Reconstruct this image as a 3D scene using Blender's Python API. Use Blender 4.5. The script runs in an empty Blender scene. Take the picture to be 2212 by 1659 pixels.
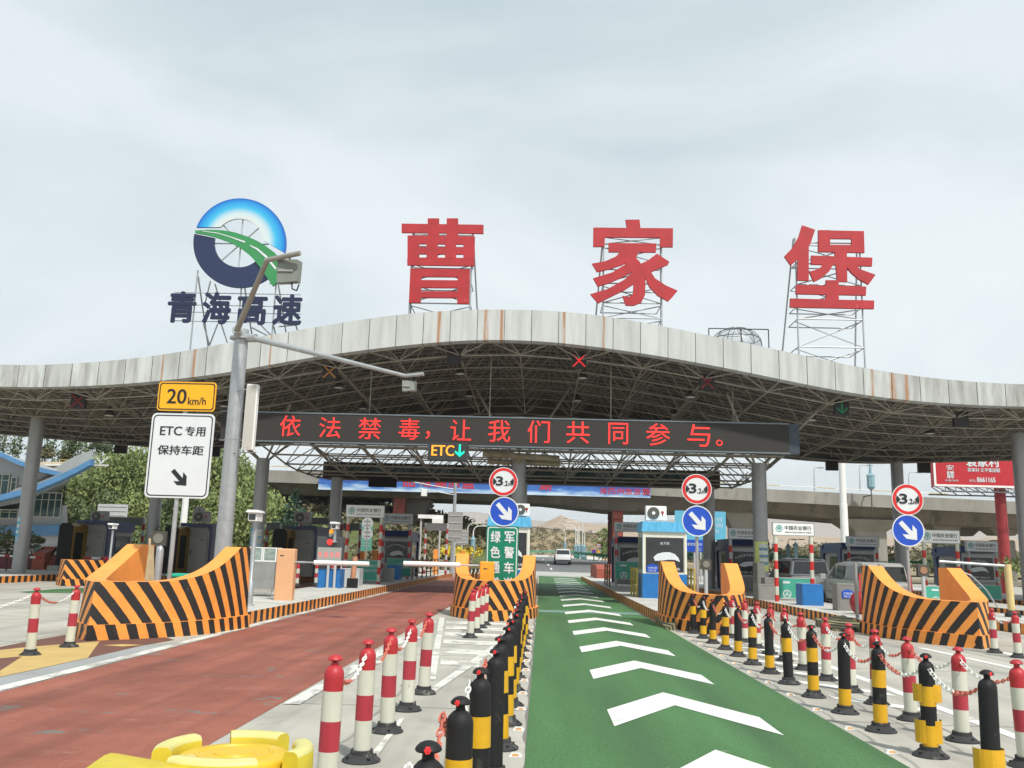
import bpy, math, random
import numpy as np
from mathutils import Vector
random.seed(7)
R = math.radians
SC = bpy.context.scene
COL = SC.collection

# ------------------------------------------------------------------ camera
H = 1.6                      # eye height of the driver
CX, CY, F = 1106., 829.5, 1936.   # picture centre and focal length for a 2212 px wide picture
def cam_basis(vx=1165., vy=1202., rho=R(1.6)):
    a, b = vx-CX, vy-CY
    Y = np.array([a, -b, F]); Y /= np.linalg.norm(Y)
    p = math.atan((math.cos(rho)*b-math.sin(rho)*a)/F)
    Z = np.array([math.cos(p)*math.sin(rho), math.cos(p)*math.cos(rho), math.sin(p)])
    Z -= Z.dot(Y)*Y; Z /= np.linalg.norm(Z)
    X = np.cross(Y, Z)
    if X[0] < 0: X = -X
    return np.stack([X, Y, Z])
RM = cam_basis()
def at(px, py, y):           # photo pixel -> point at distance y along the lane
    d = RM @ np.array([px-CX, -(py-CY), F]); t = y/d[1]
    return Vector((d[0]*t, y, H+d[2]*t))
def gr(px, py, z=0.):        # photo pixel -> point on the ground
    d = RM @ np.array([px-CX, -(py-CY), F]); t = (z-H)/d[2]
    return Vector((d[0]*t, d[1]*t, z))
cd = bpy.data.cameras.new('camera'); cam = bpy.data.objects.new('camera', cd); COL.objects.link(cam)
cd.sensor_width = 36; cd.lens = 36*F/2212; cd.clip_start = .1; cd.clip_end = 9000
from mathutils import Matrix
cr = RM @ np.array([1, 0, 0.]); cu = RM @ np.array([0, 1., 0]); cf = RM @ np.array([0, 0, 1.])
m = Matrix(((cr[0], cu[0], -cf[0], 0), (cr[1], cu[1], -cf[1], 0), (cr[2], cu[2], -cf[2], H), (0, 0, 0, 1)))
cam.matrix_world = m
SC.camera = cam
# ------------------------------------------------------------------ world, sun, exposure
SC.view_settings.view_transform = 'Standard'; SC.view_settings.look = 'None'
SC.view_settings.exposure = 0.28; SC.view_settings.gamma = 1.0
SUN = Vector((.42, -.72, 1.08)).normalized()
W = bpy.data.worlds.new('World'); SC.world = W; W.use_nodes = True
nt = W.node_tree; nt.nodes.clear(); N = nt.nodes.new; L = nt.links.new
out = N('ShaderNodeOutputWorld'); bg = N('ShaderNodeBackground'); bg.inputs[1].default_value = .1
sky = N('ShaderNodeTexSky'); sky.sky_type = 'NISHITA'; sky.sun_disc = False
sky.sun_elevation = math.asin(SUN.z); sky.sun_rotation = math.atan2(SUN.x, SUN.y); sky.air_density = 1.0; sky.dust_density = 2.0
tc = N('ShaderNodeTexCoord'); mp = N('ShaderNodeMapping'); mp.inputs['Scale'].default_value = (1.0, 1.0, 2.6)
mp.inputs['Rotation'].default_value = (0, R(16), R(12)); L(tc.outputs['Generated'], mp.inputs[0])
n1 = N('ShaderNodeTexNoise'); n1.inputs['Scale'].default_value = 1.5; n1.inputs['Detail'].default_value = 7; n1.inputs['Roughness'].default_value = .5
n1.inputs['Distortion'].default_value = .5; L(mp.outputs[0], n1.inputs[0])
r1 = N('ShaderNodeValToRGB'); r1.color_ramp.elements[0].position = .36; r1.color_ramp.elements[1].position = .64
r1.color_ramp.elements[0].color = (4.0, 5.05, 5.5, 1); r1.color_ramp.elements[1].color = (8.8, 9.15, 9.25, 1)
L(n1.outputs[0], r1.inputs[0])
# clouds thin out upward and brighten towards the horizon
sx = N('ShaderNodeSeparateXYZ'); L(tc.outputs['Generated'], sx.inputs[0])
rz = N('ShaderNodeValToRGB'); rz.color_ramp.elements[0].position = .12; rz.color_ramp.elements[1].position = .62
rz.color_ramp.elements[0].color = (8.0, 8.5, 8.6, 1); rz.color_ramp.elements[1].color = (4.3, 5.4, 5.8, 1)
L(sx.outputs[2], rz.inputs[0])
mxa = N('ShaderNodeMixRGB'); mxa.inputs[0].default_value = .5; L(r1.outputs[0], mxa.inputs[1]); L(rz.outputs[0], mxa.inputs[2])
mx = N('ShaderNodeMixRGB'); mx.inputs[0].default_value = .9; L(sky.outputs[0], mx.inputs[1]); L(mxa.outputs[0], mx.inputs[2])
L(mx.outputs[0], bg.inputs[0]); L(bg.outputs[0], out.inputs[0])
sd = bpy.data.lights.new('sun', 'SUN'); sd.energy = 3.4; sd.angle = R(2.5); sd.color = (1, .96, .89)
so = bpy.data.objects.new('sun', sd); COL.objects.link(so); so.location = (20, -30, 60)
so.rotation_euler = SUN.to_track_quat('Z', 'Y').to_euler()

# ------------------------------------------------------------------ materials
MATS = {}
def mat(name, col, rough=.6, metal=0., var=.12, rand=False, scale=3., emit=0., bump=0., spec=None, dirt=None, dirt_amt=.0, dirt_scale=2., stretch=None, coord='Object'):
    if name in MATS: return MATS[name]
    m = bpy.data.materials.new(name); m.use_nodes = True; MATS[name] = m
    nt = m.node_tree; b = nt.nodes['Principled BSDF']; N = nt.nodes.new; L = nt.links.new
    b.inputs['Roughness'].default_value = rough; b.inputs['Metallic'].default_value = metal
    if spec is not None: b.inputs['Specular IOR Level'].default_value = spec
    c = tuple(col)+(1,)
    b.inputs['Base Color'].default_value = c
    if emit:
        b.inputs['Emission Color'].default_value = c; b.inputs['Emission Strength'].default_value = emit
    if var or bump or dirt:
        tc = N('ShaderNodeTexCoord'); mp = N('ShaderNodeMapping'); L(tc.outputs[coord], mp.inputs[0])
        if stretch: mp.inputs['Scale'].default_value = stretch
        if rand:
            oi = N('ShaderNodeObjectInfo'); mu = N('ShaderNodeMath'); mu.operation = 'MULTIPLY'; mu.inputs[1].default_value = 57.0; L(oi.outputs['Random'], mu.inputs[0]); L(mu.outputs[0], mp.inputs['Location'])
        n = N('ShaderNodeTexNoise'); n.inputs['Scale'].default_value = scale; n.inputs['Detail'].default_value = 6; n.inputs['Roughness'].default_value = .65
        L(mp.outputs[0], n.inputs[0])
        mr = N('ShaderNodeMapRange'); mr.inputs[1].default_value = .3; mr.inputs[2].default_value = .7
        mr.inputs[3].default_value = 1-var; mr.inputs[4].default_value = 1+var; L(n.outputs[0], mr.inputs[0])
        vm = N('ShaderNodeVectorMath'); vm.operation = 'SCALE'; vm.inputs[0].default_value = col; L(mr.outputs[0], vm.inputs['Scale'])
        src = vm.outputs[0]
        if dirt:
            n2 = N('ShaderNodeTexNoise'); n2.inputs['Scale'].default_value = dirt_scale; n2.inputs['Detail'].default_value = 8; n2.inputs['Roughness'].default_value = .7
            L(mp.outputs[0], n2.inputs[0])
            rr = N('ShaderNodeMapRange'); rr.inputs[1].default_value = .5-.5*dirt_amt+.1; rr.inputs[2].default_value = .5-.5*dirt_amt+.3
            rr.inputs[3].default_value = 1; rr.inputs[4].default_value = 0
            # dirt_amt 0..1 : share of area that is dirty
            L(n2.outputs[0], rr.inputs[0])
            mm = N('ShaderNodeMixRGB'); mm.inputs[2].default_value = tuple(dirt)+(1,)
            inv = N('ShaderNodeMath'); inv.operation = 'SUBTRACT'; inv.inputs[0].default_value = 1.0; L(rr.outputs[0], inv.inputs[1])
            rr.inputs[1].default_value = .72-.45*dirt_amt; rr.inputs[2].default_value = .80-.45*dirt_amt
            L(inv.outputs[0], mm.inputs[0]); L(src, mm.inputs[1]); src = mm.outputs[0]
        L(src, b.inputs['Base Color'])
        if bump:
            bp = N('ShaderNodeBump'); bp.inputs['Strength'].default_value = bump; bp.inputs['Distance'].default_value = .02
            n3 = N('ShaderNodeTexNoise'); n3.inputs['Scale'].default_value = scale*12; n3.inputs['Detail'].default_value = 3
            L(mp.outputs[0], n3.inputs[0]); L(n3.outputs[0], bp.inputs['Height']); L(bp.outputs[0], b.inputs['Normal'])
    return m
def stripe_mat(name, c1, c2, a, b_, period, duty=.5, rough=.55, rust=False):
    """hazard stripes painted on a surface: UV.x = run, UV.y = height, stripe value a*u + b*v"""
    if name in MATS: return MATS[name]
    m = bpy.data.materials.new(name); m.use_nodes = True; MATS[name] = m
    nt = m.node_tree; b = nt.nodes['Principled BSDF']; N = nt.nodes.new; L = nt.links.new
    b.inputs['Roughness'].default_value = rough
    uv = N('ShaderNodeUVMap'); s = N('ShaderNodeSeparateXYZ'); L(uv.outputs[0], s.inputs[0])
    wn = N('ShaderNodeTexNoise'); wn.inputs['Scale'].default_value = 9; wn.inputs['Detail'].default_value = 2; L(uv.outputs[0], wn.inputs[0])
    ma = N('ShaderNodeMath'); ma.operation = 'MULTIPLY'; ma.inputs[1].default_value = a/period; L(s.outputs[0], ma.inputs[0])
    mb = N('ShaderNodeMath'); mb.operation = 'MULTIPLY_ADD'; mb.inputs[1].default_value = b_/period; L(s.outputs[1], mb.inputs[0]); L(ma.outputs[0], mb.inputs[2])
    mw = N('ShaderNodeMath'); mw.operation = 'MULTIPLY_ADD'; mw.inputs[1].default_value = .05; L(wn.outputs[0], mw.inputs[0]); L(mb.outputs[0], mw.inputs[2])
    fr = N('ShaderNodeMath'); fr.operation = 'FRACT'; L(mw.outputs[0], fr.inputs[0])
    gt = N('ShaderNodeMath'); gt.operation = 'GREATER_THAN'; gt.inputs[1].default_value = duty; L(fr.outputs[0], gt.inputs[0])
    mm = N('ShaderNodeMixRGB'); mm.inputs[1].default_value = tuple(c1)+(1,); mm.inputs[2].default_value = tuple(c2)+(1,); L(gt.outputs[0], mm.inputs[0])
    tc = N('ShaderNodeTexCoord'); n = N('ShaderNodeTexNoise'); n.inputs['Scale'].default_value = 2.2; n.inputs['Detail'].default_value = 8; n.inputs['Roughness'].default_value = .7; L(tc.outputs['Object'], n.inputs[0])
    mr = N('ShaderNodeMapRange'); mr.inputs[1].default_value = .3; mr.inputs[2].default_value = .7; mr.inputs[3].default_value = .82; mr.inputs[4].default_value = 1.12; L(n.outputs[0], mr.inputs[0])
    vm = N('ShaderNodeVectorMath'); vm.operation = 'SCALE'; L(mm.outputs[0], vm.inputs[0]); L(mr.outputs[0], vm.inputs['Scale'])
    n5 = N('ShaderNodeTexNoise'); n5.inputs['Scale'].default_value = 7; n5.inputs['Detail'].default_value = 8; n5.inputs['Roughness'].default_value = .75; L(tc.outputs['Object'], n5.inputs[0])
    m5 = N('ShaderNodeMapRange'); m5.inputs[1].default_value = .62; m5.inputs[2].default_value = .72; m5.inputs[3].default_value = 0; m5.inputs[4].default_value = .5; L(n5.outputs[0], m5.inputs[0])
    x5 = N('ShaderNodeMixRGB'); x5.inputs[2].default_value = (.30, .25, .20, 1); L(m5.outputs[0], x5.inputs[0]); L(vm.outputs[0], x5.inputs[1])
    L(x5.outputs[0], b.inputs['Base Color'])
    return m

ORANGE = (.90, .33, .06); BLACK = (.018, .017, .017)
concrete = mat('concrete', (.43, .42, .385), .85, var=.16, scale=.35, bump=.25, dirt=(.28, .27, .25), dirt_amt=.33, dirt_scale=.5)
island_top = mat('island_concrete', (.5, .49, .45), .85, var=.15, scale=1.2, bump=.2, dirt=(.3, .28, .25), dirt_amt=.25, dirt_scale=1.3)
orange = mat('orange_paint', ORANGE, .5, var=.08, scale=2)
kerb_m = stripe_mat('kerb_stripes', ORANGE, BLACK, 1, 0, .44, .5)
bull_m = stripe_mat('barrier_stripes', BLACK, ORANGE, 1.15, 1, .42, .5)
band_m = stripe_mat('barrier_base_stripes', BLACK, ORANGE, 1.25, .45, .42, .5)
galv = mat('galvanised_steel', (.42, .44, .45), .45, .55, var=.12, scale=6)
col_m = mat('column_cladding', (.34, .345, .35), .42, .35, var=.07, scale=2)
white = mat('white_paint', (.8, .8, .78), .5, var=.05)
offwhite = mat('off_white', (.62, .62, .58), .5, var=.08)
black = mat('black_plastic', (.016, .016, .017), .6, var=.15, rand=True, spec=.25, scale=6, dirt=(.05, .048, .045), dirt_amt=.25, dirt_scale=9)
rubber = mat('black_rubber', (.04, .04, .042), .75, var=.25, scale=8, rand=True, spec=.3, dirt=(.14, .135, .12), dirt_amt=.32, dirt_scale=9)
darkgrey = mat('dark_grey_metal', (.06, .062, .068), .5, var=.1)
grey = mat('grey_panel', (.30, .30, .285), .55, var=.08)
lgrey = mat('light_grey_panel', (.45, .46, .46), .5, var=.08)
navy = mat('navy_panel', (.018, .035, .11), .4, var=.15)
glass_d = mat('dark_glass', (.02, .025, .026), .08, var=.1, spec=.8)
glass_g = mat('green_glass', (.05, .085, .08), .1, var=.3, scale=1)
red_p = mat('red_plastic', (.42, .022, .03), .5, var=.15, scale=5, rand=True, dirt=(.45, .20, .18), dirt_amt=.16, dirt_scale=14)
redw = mat('red_reflective_band', (.38, .032, .05), .4, var=.12, rand=True, scale=6, dirt=(.30, .12, .12), dirt_amt=.2, dirt_scale=16, stretch=(1, 1, .4))
cream = mat('cream_reflective_band', (.56, .56, .47), .4, var=.1, rand=True, scale=6, dirt=(.33, .31, .26), dirt_amt=.2, dirt_scale=12, stretch=(1, 1, .35))
yel_b = mat('yellow_reflective_band', (.64, .35, .012), .35, var=.08, rand=True, scale=6, dirt=(.36, .2, .03), dirt_amt=.14, dirt_scale=14)
steel = mat('truss_steel', (.30, .272, .228), .6, .0, var=.2, scale=2)
teal_g = mat('teal_glazing', (.015, .06, .055), .15, var=.3, scale=.8)
blue_old = mat('weathered_blue_steel', (.10, .42, .68), .5, var=.3, scale=5, dirt=(.03, .12, .2), dirt_amt=.22, dirt_scale=7, stretch=(3, 3, .7))
creamp = mat('cream_steel', (.68, .67, .58), .5, var=.08, dirt=(.4, .3, .18), dirt_amt=.12, dirt_scale=4)
bluep = mat('blue_painted_steel', (.015, .15, .42), .4, var=.15, scale=3)
green_pan = mat('green_printed_panel', (.06, .36, .26), .45, var=.06)
signblue = mat('sign_blue', (.012, .07, .48), .35, var=.1, scale=4)
signred = mat('sign_red', (.6, .02, .02), .35, var=.05)
signgreen = mat('sign_green', (.0, .19, .11), .35, var=.06)
signyel = mat('sign_yellow', (.85, .42, .01), .35, var=.04)
signwhite = mat('sign_white', (.66, .69, .71), .35, var=.04)
signblack = mat('sign_black', (.012, .014, .018), .4, var=0)
bigred = mat('red_letter_sheet', (.40, .02, .026), .6, var=.16, scale=1.2, dirt=(.5, .09, .09), dirt_amt=.15, dirt_scale=1.6)
navyl = mat('navy_letter_sheet', (.012, .02, .06), .5, var=.08)
led_on = mat('red_leds_lit', (.85, .03, .025), .5, var=0, emit=.62)
led_dim = mat('red_leds_dim', (.25, .015, .015), .5, var=0, emit=.12)
led_amb = mat('amber_leds', (1, .33, .02), .5, var=0, emit=.8)
led_ambd = mat('amber_leds_dim', (.42, .18, .03), .5, var=0, emit=.15)
led_grn = mat('green_leds_lit', (.0, .8, .42), .5, var=0, emit=.8)
led_grnd = mat('green_leds_dim', (.0, .2, .07), .5, var=0, emit=.18)
yplast = mat('yellow_moulded_plastic', (.62, .49, .035), .55, var=.1, scale=4, dirt=(.48, .40, .14), dirt_amt=.3, dirt_scale=6)
yworn = mat('yellow_faded_plastic', (.62, .58, .22), .5, var=.1, scale=7, dirt=(.5, .45, .25), dirt_amt=.15, dirt_scale=9)
ylid = mat('yellow_barrel_lid', (.68, .44, .03), .45, var=.08, scale=6, dirt=(.72, .56, .32), dirt_amt=.3, dirt_scale=5)
chain_w = mat('white_chain_plastic', (.74, .74, .7), .5, var=.05)
chain_r = mat('faded_red_chain_plastic', (.62, .16, .11), .5, var=.15)
leafA = mat('willow_leaves', (.20, .25, .085), .8, var=.35, scale=1.2)
leafB = mat('dark_leaves', (.13, .17, .07), .8, var=.35, scale=1.2)
leafC = mat('conifer_needles', (.035, .075, .045), .8, var=.3, scale=1.5)
leafD = mat('dry_brush', (.19, .165, .09), .9, var=.35, scale=.8)
leafY = mat('yellow_blossom', (.62, .50, .03), .8, var=.2, scale=2)
leafP = mat('poplar_leaves', (.085, .12, .045), .8, var=.3, scale=1.5)
bark = mat('bark', (.09, .07, .055), .9, var=.3, scale=4)
salmon = mat('salmon_enamel', (.70, .38, .20), .4, var=.05)
stainless = mat('stainless_steel', (.42, .42, .40), .35, .8, var=.15, scale=3)
dark_int = mat('dark_interior', (.02, .02, .02), .8, var=.1)
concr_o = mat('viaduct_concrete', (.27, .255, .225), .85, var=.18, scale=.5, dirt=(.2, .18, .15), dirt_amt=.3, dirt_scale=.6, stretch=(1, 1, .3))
tealogo = mat('bank_logo_teal', (.01, .28, .27), .4, var=0)
wood = mat('weathered_wood', (.45, .36, .22), .8, var=.25, scale=5)
red_wall = mat('red_painted_concrete', (.33, .08, .05), .7, var=.15)
brown_w = mat('brown_wood_paint', (.19, .12, .055), .7, var=.2, scale=4)

# ------------------------------------------------------------------ mesh helpers
class MB:
    def __init__(s): s.v = []; s.f = []; s.m = []; s.uv = []; s.hasuv = False
    def face(s, pts, m=0, uv=None):
        n = len(s.v); s.v += [tuple(p) for p in pts]; s.f.append(tuple(range(n, n+len(pts)))); s.m.append(m); s.uv.append(uv)
        if uv: s.hasuv = True
    def idx(s, verts, faces, m=0):
        n = len(s.v); s.v += [tuple(p) for p in verts]
        for k, f in enumerate(faces):
            s.f.append(tuple(i+n for i in f)); s.m.append(m[k] if isinstance(m, (list, tuple)) else m); s.uv.append(None)
    def box(s, x0, x1, y0, y1, z0, z1, m=0):
        v = [(x0, y0, z0), (x1, y0, z0), (x1, y1, z0), (x0, y1, z0), (x0, y0, z1), (x1, y0, z1), (x1, y1, z1), (x0, y1, z1)]
        s.idx(v, [(0, 3, 2, 1), (4, 5, 6, 7), (0, 1, 5, 4), (1, 2, 6, 5), (2, 3, 7, 6), (3, 0, 4, 7)], m)
    def cbox(s, x0, x1, y0, y1, z0, z1, c=.02, m=0):
        """box with chamfered vertical and top edges"""
        P = [(x0+c, y0), (x1-c, y0), (x1, y0+c), (x1, y1-c), (x1-c, y1), (x0+c, y1), (x0, y1-c), (x0, y0+c)]
        Q = [(x0+2*c, y0+c), (x1-2*c, y0+c), (x1-c, y0+2*c), (x1-c, y1-2*c), (x1-2*c, y1-c), (x0+2*c, y1-c), (x0+c, y1-2*c), (x0+c, y0+2*c)]
        v = [(p[0], p[1], z0) for p in P]+[(p[0], p[1], z1-c) for p in P]+[(p[0], p[1], z1) for p in Q]
        f = [tuple(reversed(range(8))), tuple(range(16, 24))]
        for r_ in (0, 8):
            for i in range(8):
                j = (i+1) % 8; f.append((r_+i, r_+j, r_+8+j, r_+8+i))
        s.idx(v, f, m)
    def tube(s, a, b, r=.03, n=6, m=0, r2=None, caps=True):
        a = Vector(a); b = Vector(b); d = b-a
        if d.length < 1e-6: return
        d.normalize(); u = d.cross(Vector((0, 0, 1)))
        if u.length < .01: u = d.cross(Vector((0, 1, 0)))
        u.normalize(); w = d.cross(u); r2 = r if r2 is None else r2
        v = []
        for (c, q) in ((a, r), (b, r2)):
            for i in range(n):
                t = 2*math.pi*i/n; v.append(c+u*(q*math.cos(t))+w*(q*math.sin(t)))
        f = [(i, (i+1) % n, n+(i+1) % n, n+i) for i in range(n)]
        if caps: f += [tuple(reversed(range(n))), tuple(range(n, 2*n))]
        s.idx(v, f, m)
    def path(s, pts, r, n=6, m=0):
        for i in range(len(pts)-1): s.tube(pts[i], pts[i+1], r, n, m)
    def lathe(s, prof, c=(0, 0, 0), n=16, ms=None, axis='z'):
        v = []; f = []; mm = []
        for (r, z) in prof:
            for i in range(n):
                t = 2*math.pi*i/n
                if axis == 'z': v.append((c[0]+r*math.cos(t), c[1]+r*math.sin(t), c[2]+z))
                else: v.append((c[0]+r*math.cos(t), c[1]+z, c[2]+r*math.sin(t)))
        for k in range(len(prof)-1):
            for i in range(n):
                j = (i+1) % n
                q = (k*n+i, k*n+j, (k+1)*n+j, (k+1)*n+i)
                f.append(q if axis == 'z' else tuple(reversed(q))); mm.append(ms[k] if ms else 0)
        K = len(prof)-1
        a, b = tuple(reversed(range(n))), tuple(range(K*n, K*n+n))
        if axis != 'z': a, b = tuple(reversed(a)), tuple(reversed(b))
        f += [a, b]; mm += [ms[0] if ms else 0, ms[-1] if ms else 0]
        s.idx(v, f, mm)
    def prism_xz(s, poly, y0, y1, m=0, ms=None):
        """polygon in x,z (counter-clockwise seen from -y) extruded from y0 (front) to y1"""
        n = len(poly); v = [(p[0], y0, p[1]) for p in poly]+[(p[0], y1, p[1]) for p in poly]
        f = [tuple(range(n)), tuple(reversed(range(n, 2*n)))]+[(i, n+i, n+(i+1) % n, (i+1) % n) for i in range(n)]
        s.idx(v, f, m)
    def prism_yz(s, poly, x0, x1, m=0):
        n = len(poly); v = [(x0, p[0], p[1]) for p in poly]+[(x1, p[0], p[1]) for p in poly]
        f = [tuple(range(n)), tuple(reversed(range(n, 2*n)))]+[(i, n+i, n+(i+1) % n, (i+1) % n) for i in range(n)]
        s.idx(v, f, m)
    def prism_xy(s, poly, z0, z1, m=0):
        n = len(poly); v = [(p[0], p[1], z0) for p in poly]+[(p[0], p[1], z1) for p in poly]
        f = [tuple(reversed(range(n))), tuple(range(n, 2*n))]+[(i, (i+1) % n, n+(i+1) % n, n+i) for i in range(n)]
        s.idx(v, f, m)
    def build(s, name, mats, parent=None, smooth=False, flip=False):
        me = bpy.data.meshes.new(name)
        o = (parent.location if parent is not None and parent.type == 'EMPTY' else None)
        off = Vector((0, 0, 0))
        p = parent
        while p is not None: off += p.location; p = p.parent
        vs = [(x-off.x, y-off.y, z-off.z) for (x, y, z) in s.v]
        me.from_pydata(vs, [], s.f)
        for mt in (mats if isinstance(mats, (list, tuple)) else [mats]): me.materials.append(mt)
        me.polygons.foreach_set('material_index', s.m)
        if smooth: me.polygons.foreach_set('use_smooth', [True]*len(s.f))
        if s.hasuv:
            ul = me.uv_layers.new(name='UVMap'); k = 0
            for fi, f in enumerate(s.f):
                for c in range(len(f)):
                    ul.data[k].uv = s.uv[fi][c] if s.uv[fi] else (0, 0); k += 1
        me.update()
        ob = bpy.data.objects.new(name, me); COL.objects.link(ob)
        if parent is not None: ob.parent = parent
        if smooth:
            try: me.set_sharp_from_angle(angle=R(40))
            except Exception: pass
        return ob
def tag(o, label=None, cat=None, group=None, kind=None):
    if label: o['label'] = label
    if cat: o['category'] = cat
    if group: o['group'] = group
    if kind: o['kind'] = kind
    return o
def thing(name, label, cat, loc=(0, 0, 0), group=None):
    o = bpy.data.objects.new(name, None); COL.objects.link(o); o.location = loc; o.empty_display_size = .2
    return tag(o, label, cat, group)
def dup(root, loc, label=None, group=None):
    r = root.copy(); COL.objects.link(r); r.location = loc
    if label: r['label'] = label
    if group: r['group'] = group
    for ch in root.children:
        c = ch.copy(); COL.objects.link(c); c.parent = r
        for g in ch.children:
            d = g.copy(); COL.objects.link(d); d.parent = c
    return r
NUM = ['first', 'second', 'third', 'fourth', 'fifth', 'sixth', 'seventh', 'eighth', 'ninth', 'tenth', 'eleventh', 'twelfth', 'thirteenth', 'fourteenth', 'fifteenth', 'sixteenth', 'seventeenth', 'eighteenth', 'nineteenth', 'twentieth']
NUM += ['twenty-'+n for n in NUM[:9]]+['thirtieth']+['thirty-'+n for n in NUM[:9]]
ORD = ['nearest', 'second nearest', 'third nearest', 'fourth nearest', 'fifth nearest', 'sixth nearest', 'seventh nearest', 'eighth nearest', 'ninth nearest', 'tenth nearest', 'eleventh nearest', 'twelfth nearest', 'thirteenth nearest', 'fourteenth nearest', 'fifteenth nearest', 'sixteenth nearest', 'seventeenth nearest']
# text -> mesh data in the x,z plane facing -y
_tc = {}
def text_geo(s, bold=0.0):
    if (s, bold) in _tc: return _tc[(s, bold)]
    cu_ = bpy.data.curves.new('t', 'FONT'); cu_.body = s; cu_.size = 1; cu_.offset = bold; cu_.resolution_u = 3; cu_.fill_mode = 'FRONT'
    o = bpy.data.objects.new('t', cu_); COL.objects.link(o)
    bpy.context.view_layer.update()
    dg = bpy.context.evaluated_depsgraph_get()
    me = bpy.data.meshes.new_from_object(o.evaluated_get(dg))
    v = [(p.co.x, p.co.y) for p in me.vertices]; f = [tuple(p.vertices) for p in me.polygons]
    bpy.data.objects.remove(o); bpy.data.meshes.remove(me); bpy.data.curves.remove(cu_)
    _tc[(s, bold)] = (v, f); return v, f
def put_text(mb, s, x0, x1, z0, z1, y, depth=.01, bold=0.0, m=0, keep=False, side=False):
    if bold > 0:
        # heavier strokes: the same glyph laid a few times, each shifted a hair and set slightly prouder
        g = bold*(z1-z0 if len(s) < 2 or (x1-x0) > (z1-z0) else x1-x0); e = .0011
        sh = [(-1, 0), (1, 0), (0, -1), (0, 1)] if bold > .021 else [(-1, 0), (1, 0)]
        if bold > .021 and depth > .04: sh += [(-.7, -.7), (.7, .7), (-.7, .7), (.7, -.7)]
        for k, (a, b) in enumerate(sh): put_text(mb, s, x0+g+a*g, x1-g+a*g, z0+g+b*g, z1-g+b*g, y-e*(k+1), depth, 0., m)
        return
    v, f = text_geo(s, 0.)
    if not v: return
    ax = min(p[0] for p in v); bx = max(p[0] for p in v); az = min(p[1] for p in v); bz = max(p[1] for p in v)
    sx_ = (x1-x0)/(bx-ax); sz = (z1-z0)/(bz-az)
    if keep: sx_ = sz = min(sx_, sz)
    cx_ = (x0+x1)/2; cz = (z0+z1)/2
    P = [(cx_+(p[0]-(ax+bx)/2)*sx_, cz+(p[1]-(az+bz)/2)*sz) for p in v]
    n = len(P)
    ec = {}
    for q in f:
        for i in range(len(q)):
            e = (q[i], q[(i+1) % len(q)]); k = tuple(sorted(e)); ec.setdefault(k, []).append(e)
    fr = [tuple(q) for q in f]
    # orientation: make faces look towards -y
    a, b, c = [P[i] for i in fr[0][:3]]
    area = sum(P[q[i]][0]*P[q[(i+1) % len(q)]][1]-P[q[(i+1) % len(q)]][0]*P[q[i]][1] for q in fr for i in range(len(q)))
    if area < 0: fr = [tuple(reversed(q)) for q in fr]
    verts = [(p[0], y-depth, p[1]) for p in P]+[(p[0], y, p[1]) for p in P]
    faces = list(fr)
    for k, es in ec.items():
        if len(es) == 1:
            a, b = es[0]
            if area < 0: a, b = b, a
            faces.append((b, a, a+n, b+n))
    mb.idx(verts, faces, m)
def rrect(x0, x1, z0, z1, r, n=5):
    P = []
    for (cx_, cz, a0) in ((x1-r, z0+r, -90), (x1-r, z1-r, 0), (x0+r, z1-r, 90), (x0+r, z0+r, 180)):
        for i in range(n+1):
            t = R(a0+90*i/n); P.append((cx_+r*math.cos(t), cz+r*math.sin(t)))
    return P
def ring_xz(mb, outer, inner, y0, y1, m=0):
    n = len(outer)
    for i in range(n):
        j = (i+1) % n
        a, b, c, d = outer[i], outer[j], inner[j], inner[i]
        mb.idx([(a[0], y0, a[1]), (b[0], y0, b[1]), (c[0], y0, c[1]), (d[0], y0, d[1]), (a[0], y1, a[1]), (b[0], y1, b[1]), (c[0], y1, c[1]), (d[0], y1, d[1])],
               [(0, 1, 2, 3), (0, 4, 5, 1), (3, 2, 6, 7)], m)
def arrow_poly(cx_, cz, s, ang):
    P = [(-.5, -.09), (.02, -.09), (-.14, -.30), (.12, -.30), (.5, 0), (.12, .30), (-.14, .30), (.02, .09), (-.5, .09)]
    P = [(-.5, -.10), (.12, -.10), (-.08, -.30), (.17, -.30), (.5, 0), (.17, .30), (-.08, .30), (.12, .10), (-.5, .10)]
    c, q = math.cos(ang), math.sin(ang)
    return [(cx_+s*(x*c-z*q), cz+s*(x*q+z*c)) for x, z in P]
def circ(cx_, cz, r, n=32): return [(cx_+r*math.cos(2*math.pi*i/n), cz+r*math.sin(2*math.pi*i/n)) for i in range(n)]
def interp(x, xs, ys): return float(np.interp(x, xs, ys))

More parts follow.
